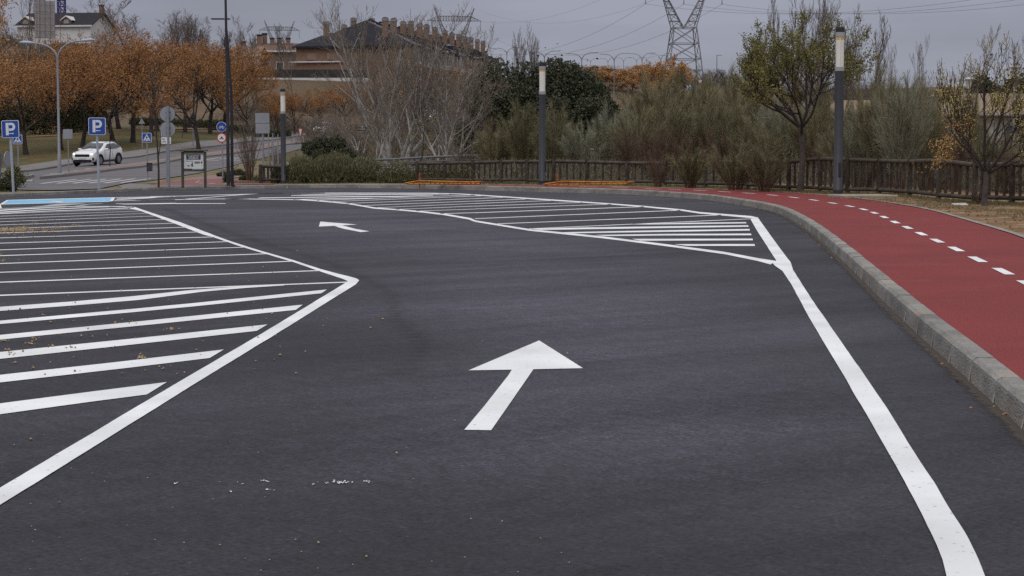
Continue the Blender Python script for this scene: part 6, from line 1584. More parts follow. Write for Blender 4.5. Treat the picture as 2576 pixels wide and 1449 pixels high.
def tree(name, label, key, loc, rz=0.0, sc=1.0, group=None, cat='tree'):
    t = thing(name, label, cat, loc, rz, group, sc)
    for pn, me in MESH[key]: link(pn, me, t)
    return t
def keep(key, *parts):
    MESH[key] = [(pn, new_mesh(pn, VF[0], VF[1], m)) for pn, VF, m in parts]
def split_trunk(S, lev=0):
    return S[S[:, 8] <= lev], S[S[:, 8] > lev]
def on(x, y, lift=-.05):
    X, Y, Z = hit(x, y); return (X, Y, tz(X, Y) + lift)
def onY(x, Y, lift=-.05):
    X = at(x, 380, Y)[0]; return (X, Y, tz(X, Y) + lift)

# --- orange trees, four growth forms of 9 m
for k in range(5):
    S, T = fork_tree(100 + k, 9, 9, 2.1, .20, 6, (5, 5, 4), 52, .07, .12, .008)
    S, T = fit(S, T, 9.0, 10.0)
    a, b = split_trunk(S)
    L = tip_leaves(T, 15, .20, .062, 2, k, .3, .7, .3, .86)
    keep('orange%d' % k, ('trunk', segs_mesh(a, 7), M['bark_dark']), ('branches', segs_mesh(b, 3), M['bark_dark']), ('crown', L, M['leaf_orange']))
    if k < 3: keep('amber%d' % k, ('trunk', segs_mesh(a, 7), M['bark_dark']), ('branches', segs_mesh(b, 3), M['bark_dark']), ('crown', tip_leaves(T, 9, .22, .12, 2, k + 9, .4, 1, .3), M['leaf_amber']))
G = 'orange leaved trees on the grass bank'
def otree(label, x, y, top, w, k, Y=None, g=G, kind='orange', name='orange_leaved_tree'):
    p = on(x, y) if Y is None else onY(x, Y)
    H = Zat(top, p[1]) - p[2]; W = w * p[1] / FOC
    return tree(name, label, '%s%d' % (kind, k), p, random.uniform(0, 6.28), (W / 10, W / 10, H / 9), g)
otree('orange leaved tree at the left edge, its trunk leaning behind the parking sign', 66, 389, 150, 330, 0)
otree('orange leaved tree on the bank just left of the double arm lamp', 155, 378, 140, 270, 1)
otree('orange leaved tree whose thin trunk stands behind the white car bonnet', 208, 368, 128, 300, 2)
otree('orange leaved tree with a leaning trunk behind the white car roof', 286, 364, 112, 330, 3)
otree('biggest orange leaved tree, its trunk forking in three right of the white car', 334, 359, 68, 330, 4)
otree('orange leaved tree standing on the bank above the round sign backs', 383, 342, 95, 280, 1)
otree('orange leaved tree with a bent trunk rising from the far pavement', 500, 377, 112, 260, 2)
otree('orange leaved tree with two trunks on the bank behind the bicycle sign', 529, 337, 118, 270, 0)
otree('orange leaved tree right of the black posts with bare spreading lower branches', 583, 322, 138, 220, 3)
for i, (x, Y, top, w, k, lb) in enumerate([
    (-60, 175, 140, 300, 4, 'orange leaved tree cut by the left edge, in the front row'), (30, 200, 138, 300, 1, 'orange leaved tree in the back row, second from the left edge'), (120, 205, 134, 280, 3, 'orange leaved tree in the back row behind the double arm lamp'),
    (215, 210, 120, 290, 0, 'orange leaved tree in the back row under the white house'), (300, 215, 98, 300, 2, 'orange leaved tree in the back row, behind the biggest one'), (395, 212, 98, 280, 4, 'orange leaved tree in the back row right of the biggest one'),
    (465, 215, 112, 260, 1, 'orange leaved tree in the back row under the bare poplars'), (560, 222, 128, 250, 3, 'orange leaved tree in the back row behind the black posts')]):
    otree(lb, x, 0, top, w, k, Y)
for i, (x, Y, top, w, k, lb) in enumerate([
    (625, 215, 165, 120, 2, 'small rusty leaved tree below the cream house'), (700, 225, 228, 95, 0, 'small orange tree left of the top of the smallest column lamp'), (742, 222, 222, 110, 1, 'small orange tree just right of the smallest column lamp'),
    (690, 205, 245, 60, 3, 'young rusty tree on the grass left of the smallest column lamp'), (800, 240, 222, 130, 4, 'brownish orange tree behind the left branches of the pale tree'), (870, 245, 205, 130, 0, 'rust coloured tree behind the trunk of the pale tree, left one'),
    (945, 248, 190, 140, 2, 'rust coloured tree behind the trunk of the pale tree, right one'), (1020, 250, 175, 140, 1, 'rust coloured tree behind the pale tree, in front of the brick row'), (1095, 255, 165, 140, 3, 'rust coloured tree under the right half of the brick row'),
    (1165, 260, 158, 120, 4, 'orange tree touching the left side of the dark oak')]):
    otree(lb, x, 0, top, w, k, Y, 'rusty trees on the middle slope')
for i, (x, Y, top, w, k, lb) in enumerate([
    (1500, 300, 168, 120, 0, 'orange tree on the skyline right behind the dark oak'), (1545, 290, 172, 110, 1, 'orange tree on the skyline with a dark split trunk, second from the oak'), (1590, 288, 178, 100, 2, 'orange tree on the skyline in the dip, third from the oak'),
    (1625, 300, 164, 85, 0, 'paler orange tree on the skyline left of the tallest one'), (1680, 280, 148, 125, 1, 'tallest orange tree on the skyline, next to the big pylon'), (1648, 305, 170, 80, 2, 'orange tree squeezed behind the tallest one on the skyline')]):
    otree(lb, x, 0, top, w, k, Y, 'orange trees on the skyline', 'amber')
# near branch of a tree in the upper left corner

S, T = fork_tree(171, 9, 9, 2.1, .20, 6, (5, 5, 4), 52, .07, .12, .008); S, T = fit(S, T, 9.0, 10.0); a, b = split_trunk(S)
keep('corner0', ('trunk', segs_mesh(a, 7), M['bark_dark']), ('branches', segs_mesh(b, 3), M['bark_dark']), ('crown', tip_leaves(T, 24, .17, .045, 2, 9, .4, 1, .25, .9), M['leaf_amber']))
p = onY(-75, 130); otree('tree with yellow orange clusters reaching into the upper left corner', -130, 0, -70, 390, 0, 125, 'orange leaved trees on the grass bank', 'corner')
# --- bare trees, pale and upright
for k, (st, sa, w) in enumerate(((1, 0, 3.4), (3, 12, 4.4), (1, 0, 5.5))):
    S, T = skeleton(300 + k, 9, .13, kids=(16, 6, 5) if k < 2 else (12, 6, 5, 3), ratio=(.36, .5, .5, .5), ang=(32, 34, 36, 40), up=.16, stems=st, stem_ang=sa, seg=6, first=.18, min_r=.010, taper=.3)
    S, T = fit(S, T, 10, w); a, b = split_trunk(S)
    keep('poplar%d' % k, ('trunk', segs_mesh(a, 6), M['bark_pale']), ('branches', segs_mesh(b, 3), M['bark_pale']))
    S[:, 6:8] *= 1.1
    keep('whitebare%d' % k, ('trunk', segs_mesh(a, 6), M['bark_white']), ('branches', segs_mesh(b, 3), M['bark_pale']))
def bare(label, x, Y, top, w, k, kind='poplar', y=None, g='bare trees on the skyline'):
    p = onY(x, Y) if y is None else on(x, y); H = Zat(top, p[1]) - p[2]; W = w * p[1] / FOC; b0 = (3.4, 4.4, 5.5)[k]
    return tree('bare_tree', label, kind + str(k), p, random.uniform(0, 6.28), (W / b0, W / b0, H / 10), g)
for a_ in [('pale bare tree left of the scaffold billboard', 62, 260, -60, 80, 0, 'whitebare'), ('slender bare tree before the dark scrub below the billboard', 25, 280, 20, 110, 0), ('bare tree rising over the biggest orange tree', 340, 270, -40, 190, 2), ('bare tree between the white house and the biggest orange tree', 272, 285, 10, 80, 0),
           ('bare poplar left of the poplar group above the orange trees', 436, 290, 40, 60, 1), ('tallest bare poplar of the group above the orange trees', 462, 295, 26, 60, 1), ('bare poplar in the middle of the group above the orange trees', 490, 300, 34, 60, 1), ('bare poplar at the right end of the group above the orange trees', 528, 300, 42, 70, 2),
           ('wide bare tree behind the crowns left of the poplar group', 395, 280, 20, 130, 2), ('wide bare tree behind the poplar group', 508, 310, 50, 110, 2), ('bare tree at the left of the black posts above the orange crowns', 560, 300, 70, 90, 1), ('bare tree behind the roof of the white house', 225, 430, 10, 120, 2), ('dark bare tree rising above the cream house', 645, 270, 36, 90, 2), ('bare tree in front of the brown brick house', 745, 272, 60, 70, 2), ('thin bare tree beside the left gable of the brick row', 715, 285, 60, 50, 0), ('faint bare tree between cream house and brick house', 610, 300, 80, 60, 1),
           ('bare bushy tree behind the left shoulder of the dark oak', 1340, 190, 66, 80, 1), ('smaller bare tree over the top of the dark oak', 1300, 195, 84, 60, 0), ('bare tree at the right end of the brick row', 1262, 210, 130, 60, 2),
           ('tall bare poplar behind the olive green tree, left one', 1985, 120, -30, 100, 1), ('tall bare poplar behind the olive green tree, between two others', 2045, 125, -40, 110, 1), ('bushy bare tree right behind the big column lamp', 2150, 118, 20, 130, 1), ('lower bare tree right of the big column lamp', 2110, 125, 70, 110, 2),
           ('thin bare tree standing alone right of the big column lamp', 2252, 95, 115, 45, 0), ('bare tree above the left side of the yellow tree', 2322, 92, 92, 60, 0), ('taller bare tree behind the yellow tree crown', 2430, 90, 66, 90, 2), ('bare tree behind the right side of the yellow tree', 2560, 88, 88, 80, 0),
           ('bare bush right of the foot of the big pylon', 1815, 300, 172, 60, 1), ('low bare tree beside the thin skyline lamp', 1775, 300, 180, 50, 1)]:
    lb, x, Y, top, w, k = a_[:6]; bare(lb, x, Y, top, w, k, *(a_[6:] or ('poplar',)))

# --- white barked clump behind the barrier
def white_tree(label, x, y, top, w, seed, stems, r0, Y=95, sa=22, buds=True):
    p = onY(x, Y); H = Zat(top, Y) - p[2]; W = w * Y / FOC
    S, T = skeleton(seed, H * .95, r0, kids=(10, 8, 5), ratio=(.55, .52, .5), ang=(32, 36, 40), up=.09, wob=.10, stems=stems, stem_ang=sa, seg=6, first=.12, min_r=.0075, taper=.22)
    S, T = fit(S, T, H, W, W * .8); mk_ = (S[:, 8] <= 1) & (S[:, 6] > .015); a = S[mk_]; b = S[~mk_]
    t = thing('white_barked_tree', label, 'tree', p, 0, 'white barked trees behind the metal barrier')
    part('trunk', segs_mesh(a, 6), M['bark_white'], t); part('branches', segs_mesh(b, 3), M['twig_white'], t)
    part('buds', tip_leaves(T, 1.2, .05, .022, 2, seed, 0, 1, .3, .6), M['bud'], t)
    return t
white_tree('largest white barked tree, many stemmed, spreading in front of the brick row', 992, 392, -25, 440, 41, 6, .13, 95, 36)
white_tree('white barked tree right of the largest one, stems fanning outwards', 1056, 388, 60, 340, 42, 4, .105, 97, 36)
white_tree('white barked tree nearest the dark oak, with arching stems', 1128, 386, 110, 270, 43, 4, .08, 93, 38)
white_tree('low white barked tree sprawling over the dark juniper bush', 930, 396, 190, 260, 44, 3, .06, 92, 48)
# thin young trees
def young(label, x, Y, top, w, seed, leaf=None, z=None, base_row=None):
    if base_row: X, Y, _ = gp(x, base_row, .12); p = (X, Y, .11)
    else: p = onY(x, Y)
    H = Zat(top, p[1]) - p[2]; W = w * p[1] / FOC
    S, T = skeleton(seed, H, .042, kids=(9, 4, 3), ratio=(.30, .5, .5), ang=(32, 35, 38), up=.12, wob=.05, seg=6, first=.5, min_r=.005, taper=.3)
    S, T = fit(S, T, H, W); a, b = split_trunk(S)
    t = thing('young_tree', label, 'tree', p, 0, 'young thin trees'); part('trunk', segs_mesh(a, 6), M['bark_dark'], t); part('branches', segs_mesh(b, 3), M['bark_brown'], t)
    if leaf: part('leaves', tip_leaves(T, 2, .05, .028, 1, seed, 0, 1, .2, .7), M[leaf], t)
young('thin brown young tree in front of the round sign backs', 399, 66, 150, 60, 51, base_row=471)
young('thin young tree on the median behind the parking sign with the left arrow', 276, 118, 235, 80, 52)
young('thin young tree on the median left of the round sign backs', 396, 122, 240, 70, 53)
young('young dark tree with a few yellow green leaves behind the rosemary bush', 1042, 72, 290, 70, 54, 'leaf_green', base_row=459)
young('small bent tree behind the smallest column lamp', 768, 135, 262, 90, 55)
young('young tree between two stakes on the grass bank', 458, 195, 285, 30, 56)

# --- dark evergreen oak: leaf clumps over limbs
def evergreen(name, label, x, Y, top, w, seed, lobes, leaf='leaf_oak', n=42000, size=.075, depth=.8, group=None, flat=False, base=0.0, cat='tree', loc=None, H=None, W=None):
    rng = np.random.default_rng(seed)
    p = onY(x, Y) if loc is None else loc; H = Zat(top, Y) - p[2] if H is None else H; W = w * Y / FOC if W is None else W
    C = []; cs = []
    for k in range(lobes):
        f = rng.uniform(base, 1); zz = H * (.12 + .76 * f); rad = W / 2 * max(.2, 1 - (abs(f - .38) / .66) ** 3) * rng.uniform(.3, .95); a = rng.uniform(0, 2 * math.pi)
        cs.append((rad * math.cos(a), rad * math.sin(a) * depth, zz, rng.uniform(.12, .22) * min(W, H * 1.2)))
    if flat: cs = [(x_ * W / 2 * .86, rng.uniform(-.8, .8) * W / 2 * depth * .8, H * (.14 + .74 * rng.uniform(0, 1) ** .8) * (1 - .26 * abs(x_) ** 4), rng.uniform(.10, .17) * min(W, H * 1.2)) for x_ in np.linspace(-1, 1, lobes)]
    m = n // lobes
    for cx, cy, cz, r in cs:
        v = rng.normal(size=(m, 3)); v /= np.linalg.norm(v, axis=1)[:, None]
        rr = r * (1 - np.abs(rng.normal(0, .16, m)))
        # ragged outline: sprays that reach out
        v2 = v * rr[:, None] * (1 + .22 * np.sin(v[:, :1] * 9 + cx) * np.sin(v[:, 2:3] * 8 + cy))
        C.append(v2 * [1, 1, .8] + [cx, cy, cz])
    C = np.concatenate(C); C = C[C[:, 2] > .03]
    t = thing(name, label, cat, p, 0, group)
    S, T = fork_tree(seed, H * .9, W * .8, H * .15, .05 * H ** .8 * .5, 6, (4, 3), 50, .06)
    S, T = fit(S, T, H * .85, W * .85)
    part('trunk', segs_mesh(S, 5), M['bark_dark'], t)
    core = np.random.default_rng(seed + 1).normal(size=(2500, 3)) * [W * .2, W * .2 * depth, H * .2] + [0, 0, H * .48]
    core = core[core[:, 2] > .05]
    Vq, Fq = quads_cloud(np.concatenate([C, core]), size, .3, .6, rng)
    part('crown', (Vq, Fq), M[leaf], t)
    return t
evergreen('evergreen_oak', 'big dark evergreen oak behind the middle column lamp', 1345, 108, 140, 370, 61, 100, n=110000, size=.075, flat=True)
evergreen('evergreen_oak', 'smaller dark evergreen oak right of the big one, among broom shrubs', 1518, 104, 230, 150, 62, 18, n=20000, size=.07)
evergreen('evergreen_oak', 'dark evergreen oak low between the big one and the broom shrubs', 1440, 98, 215, 210, 63, 34, n=34000, size=.07, flat=True)
evergreen('juniper_bush', 'dark bushy juniper between the smallest column lamp and the street name sign', 832, 88, 338, 150, 64, 18, n=20000, size=.045, cat='bush')
for i, (x, Y, top, w, s, lb) in enumerate([(2480, 150, 176, 170, 65, 'dark evergreen trees mass behind the yellow tree, left one'), (2570, 148, 150, 160, 66, 'dark evergreen tree at the right edge behind the ochre roof')]):
    evergreen('evergreen_tree', lb.replace('trees mass', 'tree'), x, Y, top, w, s, 18, n=14000, size=.11, group='evergreen trees on the right')
evergreen('evergreen_oak', 'dark evergreen oak at the left foot of the big one, behind pale stems', 1245, 104, 215, 150, 69, 28, n=26000, size=.07, flat=True)
# olive green tree by the path
def leafy_tree(name, label, xb, yb, top, x0, x1, seed, trunk_row, r0, leaf, per, size, spread, kids=(6, 5, 4), keepf=.8, levs=2, limb_ang=50, nlimb=7, ex=None, zb=.15):
    X, Y, _ = gp(xb, yb, zb); H = Zat(top, Y) - zb; W = (x1 - x0) * Y / FOC; th = Zat(trunk_row, Y) - zb
    S, T = fork_tree(seed, H, W, th, r0, nlimb, kids, limb_ang, .10, .12, .0045, 4)
    fork = S[3, 3:5].copy()
    for q_ in (S[:, 0:3], S[:, 3:6]): q_[:, :2] -= fork * np.clip(q_[:, 2:3] / th, 0, 1)
    T = [(t_[0] - [fork[0], fork[1], 0], t_[1], t_[2], t_[3]) for t_ in T]
    P = np.concatenate([S[:, 3:6]]); hi = np.percentile(P[:, 0], 99.5); lo = np.percentile(P[:, 0], .5); zm = np.percentile(P[:, 2], 99.7)
    cx = ((x0 + x1) / 2 - xb) * Y / FOC
    def tr(q):
        q = np.array(q, float); f = np.clip((q[:, 2] - th) / (zm - th), 0, 1)
        q[:, 0] = np.where(q[:, 2] > th, q[:, 0] * W / (hi - lo) + (cx - (hi + lo) / 2 * W / (hi - lo)) * np.minimum(1, f * 3), q[:, 0])
        q[:, 1] *= np.where(q[:, 2] > th, W / (hi - lo), 1); q[:, 2] = np.where(q[:, 2] > th, th + (q[:, 2] - th) * (H - th) / (zm - th), q[:, 2]); return q
    S[:, :3] = tr(S[:, :3]); S[:, 3:6] = tr(S[:, 3:6]); T = [(tr([t[0]])[0], t[1], t[2], t[3]) for t in T]
    a, b = split_trunk(S); t = thing(name, label, 'tree', (X, Y, zb - .04), 0)
    part('trunk', segs_mesh(a, 10), M['bark_brown'], t); part('branches', segs_mesh(b, 4), M['bark_dark'], t)
    part('leaves', tip_leaves(T, per, spread, size, levs, seed, .2, .8, .35, keepf), M[leaf], t)
    if ex: part('apricot_leaves', tip_leaves([q for q in T if ex(q[0])], per * 1.3, spread, size, levs, seed + 5, .2, .8, .3, .9), M['leaf_apricot'], t)
    return t
leafy_tree('olive_green_tree', 'tree with dark branches and olive green leaf clusters between the path and the fence', 2012, 483.5, 22, 1845, 2178, 73, 312, .098, 'leaf_green', 34, .028, .058, (6, 6, 4), .46, limb_ang=58)
leafy_tree('yellow_leaved_tree', 'thorny dark tree with yellow leaves behind the fence near the right edge', 2478, 517, 96, 2325, 2650, 77, 425, .070, 'leaf_yellow', 11, .018, .05, (6, 5, 4), .42, limb_ang=64, ex=lambda q: q[0] < -.55 and q[2] < 2.2)

# --- broom shrubs
def broom_mesh(key, seed, H, W, stems=34, tw=95, m='broom', red=True):
    rng = np.random.default_rng(seed); S = []; TW = []
    for s in range(stems):
        az = rng.uniform(0, 2 * math.pi); out = W / 2 * math.sqrt(rng.uniform(.02, 1)); h = H * rng.uniform(.70, 1.08) * (1 - .28 * (out / (W / 2)) ** 2)
        pts = []
        for k in range(6):
            f = k / 5; pts.append(np.array([math.cos(az) * out * (.22 + .78 * f ** 1.25) + .1 * rng.normal() * f, math.sin(az) * out * (.22 + .78 * f ** 1.25) + .1 * rng.normal() * f, h * (f ** .82)]))
        pts = np.array(pts)
        for k in range(5): S.append((*pts[k], *pts[k + 1], .017 * (1.3 - k / 6), .017 * (1.3 - (k + 1) / 6)))
        for q in range(tw):
            f = 1 - rng.uniform(0, .84) ** 1.15; i = min(int(f * 5), 4); b = pts[i] + (pts[i + 1] - pts[i]) * (f * 5 - i); d = unit(pts[i + 1] - pts[i])
            b = b + rng.normal(size=3) * .05
            nd = unit(d * 1.0 + rng.normal(size=3) * .42 + np.array([math.cos(az) * .25, math.sin(az) * .25, .25])); l = rng.uniform(.16, .44) * H / 3
            mid = b + nd * l * .55; e2 = unit(nd + rng.normal(size=3) * .12 + [0, 0, -.10]); end = mid + e2 * l * .45
            TW.append((b, mid, end))
    TW = np.array(TW); n = len(TW)
    side = np.cross(TW[:, 1] - TW[:, 0], rng.normal(size=(n, 3))); side /= np.linalg.norm(side, axis=1)[:, None]; w = .0068
    V = np.stack([TW[:, 0] - side * w, TW[:, 0] + side * w, TW[:, 1] + side * w * .8, TW[:, 1] - side * w * .8, TW[:, 2] + side * w * .35, TW[:, 2] - side * w * .35], 1).reshape(-1, 3)
    b6 = (np.arange(n) * 6)[:, None]; F = np.concatenate([b6 + np.array([[0, 1, 2, 3]]), b6 + np.array([[3, 2, 4, 5]])])
    keep(key, ('stems', segs_mesh(S, 4), M['stem_red']), ('foliage', (V, F), M[m]))
M['stem_red'] = mat('reddish_stems', (0.13, 0.075, 0.055), 0.9, noise=(4, .3, 3, (1, 1, 1)))
for k in range(4): broom_mesh('broom%d' % k, 500 + k, 3.5, 3.4, 44, 210)
for k in range(2): broom_mesh('broompale%d' % k, 520 + k, 3.5, 3.2, 40, 200, 'broom_pale')
broom_mesh('twiggy', 540, 2.6, 2.2, 34, 36, 'twiggy_m') if False else None
M['twig_grey'] = leaf_mat('grey_twigs', [(0.14, 0.125, 0.115), (0.19, 0.17, 0.155), (0.10, 0.09, 0.08)], trans=0)
broom_mesh('twiggy', 540, 2.6, 2.2, 34, 34, 'twig_grey')
def broom(label, x, Y, top, w, k, kind='broom', g='broom shrubs behind the fence', name='broom_shrub'):
    p = onY(x, Y); H = Zat(top, Y) - p[2]; W = w * Y / FOC
    return tree(name, label, kind + (str(k) if k is not None else ''), p, random.uniform(0, 6.28), (W / 3.4 * 1.08, W / 3.4 * 1.08, H / 3.4 * 1.13), g, 'shrub')
BR = [
 (1250, 80, 330, 120, 0, '', 'tall dull green broom shrub between the pale trees and the middle column lamp'), (1322, 79, 285, 120, 1, '', 'tall broom shrub just left of the middle column lamp'), (1400, 78, 300, 120, 2, '', 'feathery broom shrub just right of the middle column lamp'),
 (1462, 76, 330, 110, 3, 'pale', 'low pale broom shrub under the dark oaks'), (1540, 80, 285, 130, 0, 'pale', 'pale broom shrub below the smaller dark oak'), (1600, 76, 300, 130, 1, '', 'broom shrub with dark red stems showing above the fence'),
 (1645, 92, 235, 170, 2, '', 'tall broom shrub in the back row below the orange skyline trees'), (1725, 100, 226, 170, 3, '', 'tallest broom shrub in the back row, below the big pylon'), (1680, 77, 270, 140, 0, '', 'broom shrub in the front row, seventh from the middle column lamp'.replace('seventh from the middle column lamp', 'above the right end of the dark barrier')),
 (1755, 78, 262, 140, 1, '', 'broom shrub in the front row midway between the two big column lamps'), (1810, 98, 222, 170, 0, '', 'broom shrub in the back row below the thin skyline lamp'), (1835, 77, 285, 140, 2, 'x', 'broom shrub in the front row left of the olive green tree'),
 (1890, 90, 226, 170, 3, '', 'broom shrub in the back row left of the olive green tree'), (1905, 72, 320, 120, 1, '', 'spreading broom shrub hanging over the fence left of the olive green tree'), (1965, 85, 262, 150, 0, 'pale', 'pale broom shrub behind the trunk of the olive green tree'),
 (2045, 80, 290, 140, 2, '', 'broom shrub between the olive green tree and the big column lamp'), (2110, 66, 345, 110, 3, '', 'low broom shrub right behind the big column lamp'), (2160, 62, 300, 120, 1, 'pale', 'silvery broom shrub right of the big column lamp'),
 (2225, 58, 262, 130, 0, '', 'broom shrub behind the fence in the middle of the right part'), (2268, 55, 232, 150, 1, 'pale', 'tallest silvery broom shrub left of the yellow tree'), (2330, 60, 290, 120, 2, '', 'broom shrub leaning over the fence left of the yellow tree'),
 (2300, 85, 245, 120, 3, '', 'broom shrub in the back row above the silvery one'), (2385, 62, 300, 110, 1, '', 'broom shrub behind the yellow tree crown, left side'), (2440, 72, 262, 80, 0, '', 'upright broom shrub seen through the yellow tree'),
 (2500, 60, 350, 110, 2, '', 'broom shrub behind the trunk of the yellow tree'), (2215, 88, 222, 110, 2, '', 'dark broom shrub in the back row right of the big column lamp')]
for x, Y, top, w, k, kd, lb in BR:
    kd = 'pale' if kd == 'pale' else ''
    broom(lb, x, Y, top, w, k % 2 if kd else k, 'broom' + kd)
M['twig_red'] = leaf_mat('red_brown_twigs', [(0.115, 0.070, 0.050), (0.155, 0.10, 0.075), (0.085, 0.055, 0.042), (0.13, 0.115, 0.07)], trans=0)
broom_mesh('redtwig', 541, 3.2, 2.6, 40, 60, 'twig_red')
for x, Y, top, w, lb in ((1235, 82, 300, 90, 'reddish bare bush at the left of the tall dull green broom'), (1575, 74, 330, 110, 'reddish bare bush right behind the orange barrier end'), (1640, 73, 318, 120, 'dark red stemmed bush pushing over the fence, left one of a pair'), (1705, 73, 330, 110, 'dark red stemmed bush pushing over the fence, right one of a pair'),
        (1800, 74, 325, 120, 'brown bare bush behind the fence midway to the olive green tree'), (1870, 72, 350, 100, 'brown bare bush near the fence left of the olive green tree'), (2070, 70, 330, 90, 'brown bare bush between the olive green tree and big column lamp'), (2190, 63, 345, 90, 'brown bare bush behind the fence right of the big column lamp'),
        (2400, 58, 330, 110, 'brown bare bush tangled behind the yellow leaved tree'), (2530, 56, 380, 120, 'brown bare bush behind the fence at the right edge'), (1520, 95, 300, 110, 'brown bare bush between the smaller oak and the brooms')):
    broom(lb, x, Y, top, w, None, 'redtwig', 'reddish bare bushes along the fence', 'bare_bush')
for x, Y, top, w, lb in ((1738, 63.0, 385, 110, 'broom shrub spilling over the fence right of the orange barrier'), (1850, 60.2, 375, 130, 'broom shrub spilling over the fence halfway to the olive green tree'), (1925, 57.9, 385, 110, 'broom shrub hiding the fence just left of the olive green tree')):
    broom(lb, x, Y, top, w, 1, 'broom')
broom('dark red stemmed bush standing in front of the fence right of the orange barrier', 1655, 64.6, 380, 100, None, 'redtwig', 'reddish bare bushes along the fence', 'bare_bush')
broom('grey twiggy bush between the black posts and the double sign back', 628, 80, 272, 110, None, 'twiggy', 'grey twiggy bushes', 'twiggy_bush')
broom('low grey twiggy bush behind the short fence', 690, 86, 350, 90, None, 'twiggy', 'grey twiggy bushes', 'twiggy_bush')
broom('grey twiggy bush at the foot of the pale trees', 1175, 82, 345, 130, None, 'twiggy', 'grey twiggy bushes', 'twiggy_bush')
broom('grey twiggy bush right of the smallest column lamp', 745, 92, 372, 60, None, 'twiggy', 'grey twiggy bushes', 'twiggy_bush')
broom('dry grey bush under the trunk of the yellow tree', 2462, 45, 455, 90, None, 'twiggy', 'grey twiggy bushes', 'twiggy_bush')
broom('dry grey bush at the foot of the olive green tree', 1940, 64, 440, 90, None, 'twiggy', 'grey twiggy bushes', 'twiggy_bush')

broom('broom shrub hiding the left part of the ochre roof', 2180, 82, 258, 120, 0)
broom('dull broom shrub low behind the big column lamp in the back row', 2085, 90, 250, 120, 1)
# --- rosemary bushes: upright sprigs
def rosemary(label, x, row, top, w, seed, fl=.2, Yo=.8):
    X, Y, _ = gp(x, row, .14); Y += Yo; X = X * Y / (Y - Yo); p = (X, Y, .10); H = Zat(top, Y) - .1; W = w * Y / FOC; rng = np.random.default_rng(seed)
    n = int(9000 * W / 2); TW = []
    ax_ = rng.uniform(-1, 1, n); ay = rng.uniform(-1, 1, n); keepm = ax_ ** 2 + ay ** 2 < 1; ax_, ay = ax_[keepm], ay[keepm]; n = len(ax_)
    top_ = np.sqrt(np.maximum(0, 1 - ax_ ** 2 * .85 - ay ** 2 * .6)) * (1 + .16 * np.sin(ax_ * 11 + seed) * np.cos(ay * 5)) * rng.uniform(.9, 1.12, n)
    f = rng.uniform(0.0, 1, n) ** .5
    b = np.stack([ax_ * W / 2, ay * min(W, 1.8) / 2, H * top_ * f * .93], 1); d = np.stack([ax_ * .35, ay * .35, np.ones(n)], 1) + rng.normal(size=(n, 3)) * .22; d /= np.linalg.norm(d, axis=1)[:, None]
    l = rng.uniform(.07, .16, n)[:, None]; e = b + d * l; side = np.cross(d, rng.normal(size=(n, 3))); side /= np.linalg.norm(side, axis=1)[:, None]; w_ = .013
    V = np.stack([b - side * w_, b + side * w_, e + side * w_ * .5, e - side * w_ * .5], 1)
    isf = (rng.uniform(size=n) < fl) & (f > .6)
    t = thing('rosemary_bush', label, 'bush', p, 0, 'rosemary bushes behind the kerb')
    q = V[~isf].reshape(-1, 3); part('foliage', (q, np.arange(len(q)).reshape(-1, 4)), M['rosemary'], t)
    fv, ff = quads_cloud(e[isf] if isf.sum() else e[:4], .016, 0, 1, rng); part('flowers', (fv, ff), M['flower'], t)['kind'] = 'stuff'
    S = [(0, 0, 0, *(b[i] * .9), .012, .005) for i in range(0, n, max(1, n // 40))]; part('stems', segs_mesh(S, 3), M['bark_dark'], t)
rosemary('big rosemary bush right of the smallest column lamp', 764, 461.5, 398, 104, 1, .1)
rosemary('largest rosemary bush with tall green sprigs, in the middle of the row', 842, 461.5, 388, 130, 2, .08)
rosemary('rosemary bush under the street name sign', 915, 461.8, 398, 120, 3, .2, 1.3)
rosemary('rosemary bush with grey flowers left of the orange barrier', 1000, 462, 409, 100, 4, .4)
rosemary('flowering rosemary bush behind the fence over the orange barrier', 1085, 461, 408, 100, 5, .4, 2.2)
rosemary('low rosemary bush behind the fence, rightmost of the row', 1150, 461, 415, 90, 6, .3, 2.3)
rosemary('narrow rosemary bush right behind the smallest column lamp', 700, 462, 422, 36, 7, .1, 1.2)
def round_bush(label, x, row, top, w, seed, leaf='hedge', zb=.1, n=9000, size=.03, group='small dark bushes', name='round_bush', Y=None):
    X, Yb, _ = gp(x, row, zb); Yb = Y or Yb
    evergreen(name, label, x, Yb, top, w, seed, 12, leaf, n, size, 1.0, group, cat='bush', loc=(X, Yb + .2, zb - .03), H=Zat(top, Yb) - zb, W=w * Yb / FOC)
round_bush('clipped round dark bush at the left edge beside the parking sign', 12, 481.5, 447, 76, 81, n=20000, Y=60.5)
round_bush('leafy reddish bush behind the clipped round one at the left edge', 30, 474, 418, 70, 82, 'rosemary', n=7000)
round_bush('small dark bush left of the bicycle sign post', 561, 449, 430, 30, 83)
round_bush('small dark bush between the bicycle sign and the black posts', 572, 462, 432, 24, 84)
round_bush('dark bush behind the black posts', 596, 447, 424, 62, 85)
round_bush('low dark purple green bush right of the black posts', 622, 456, 438, 40, 86)
round_bush('small grey bush at the right of the twiggy bush near the short fence', 652, 460, 436, 30, 87, 'rosemary')

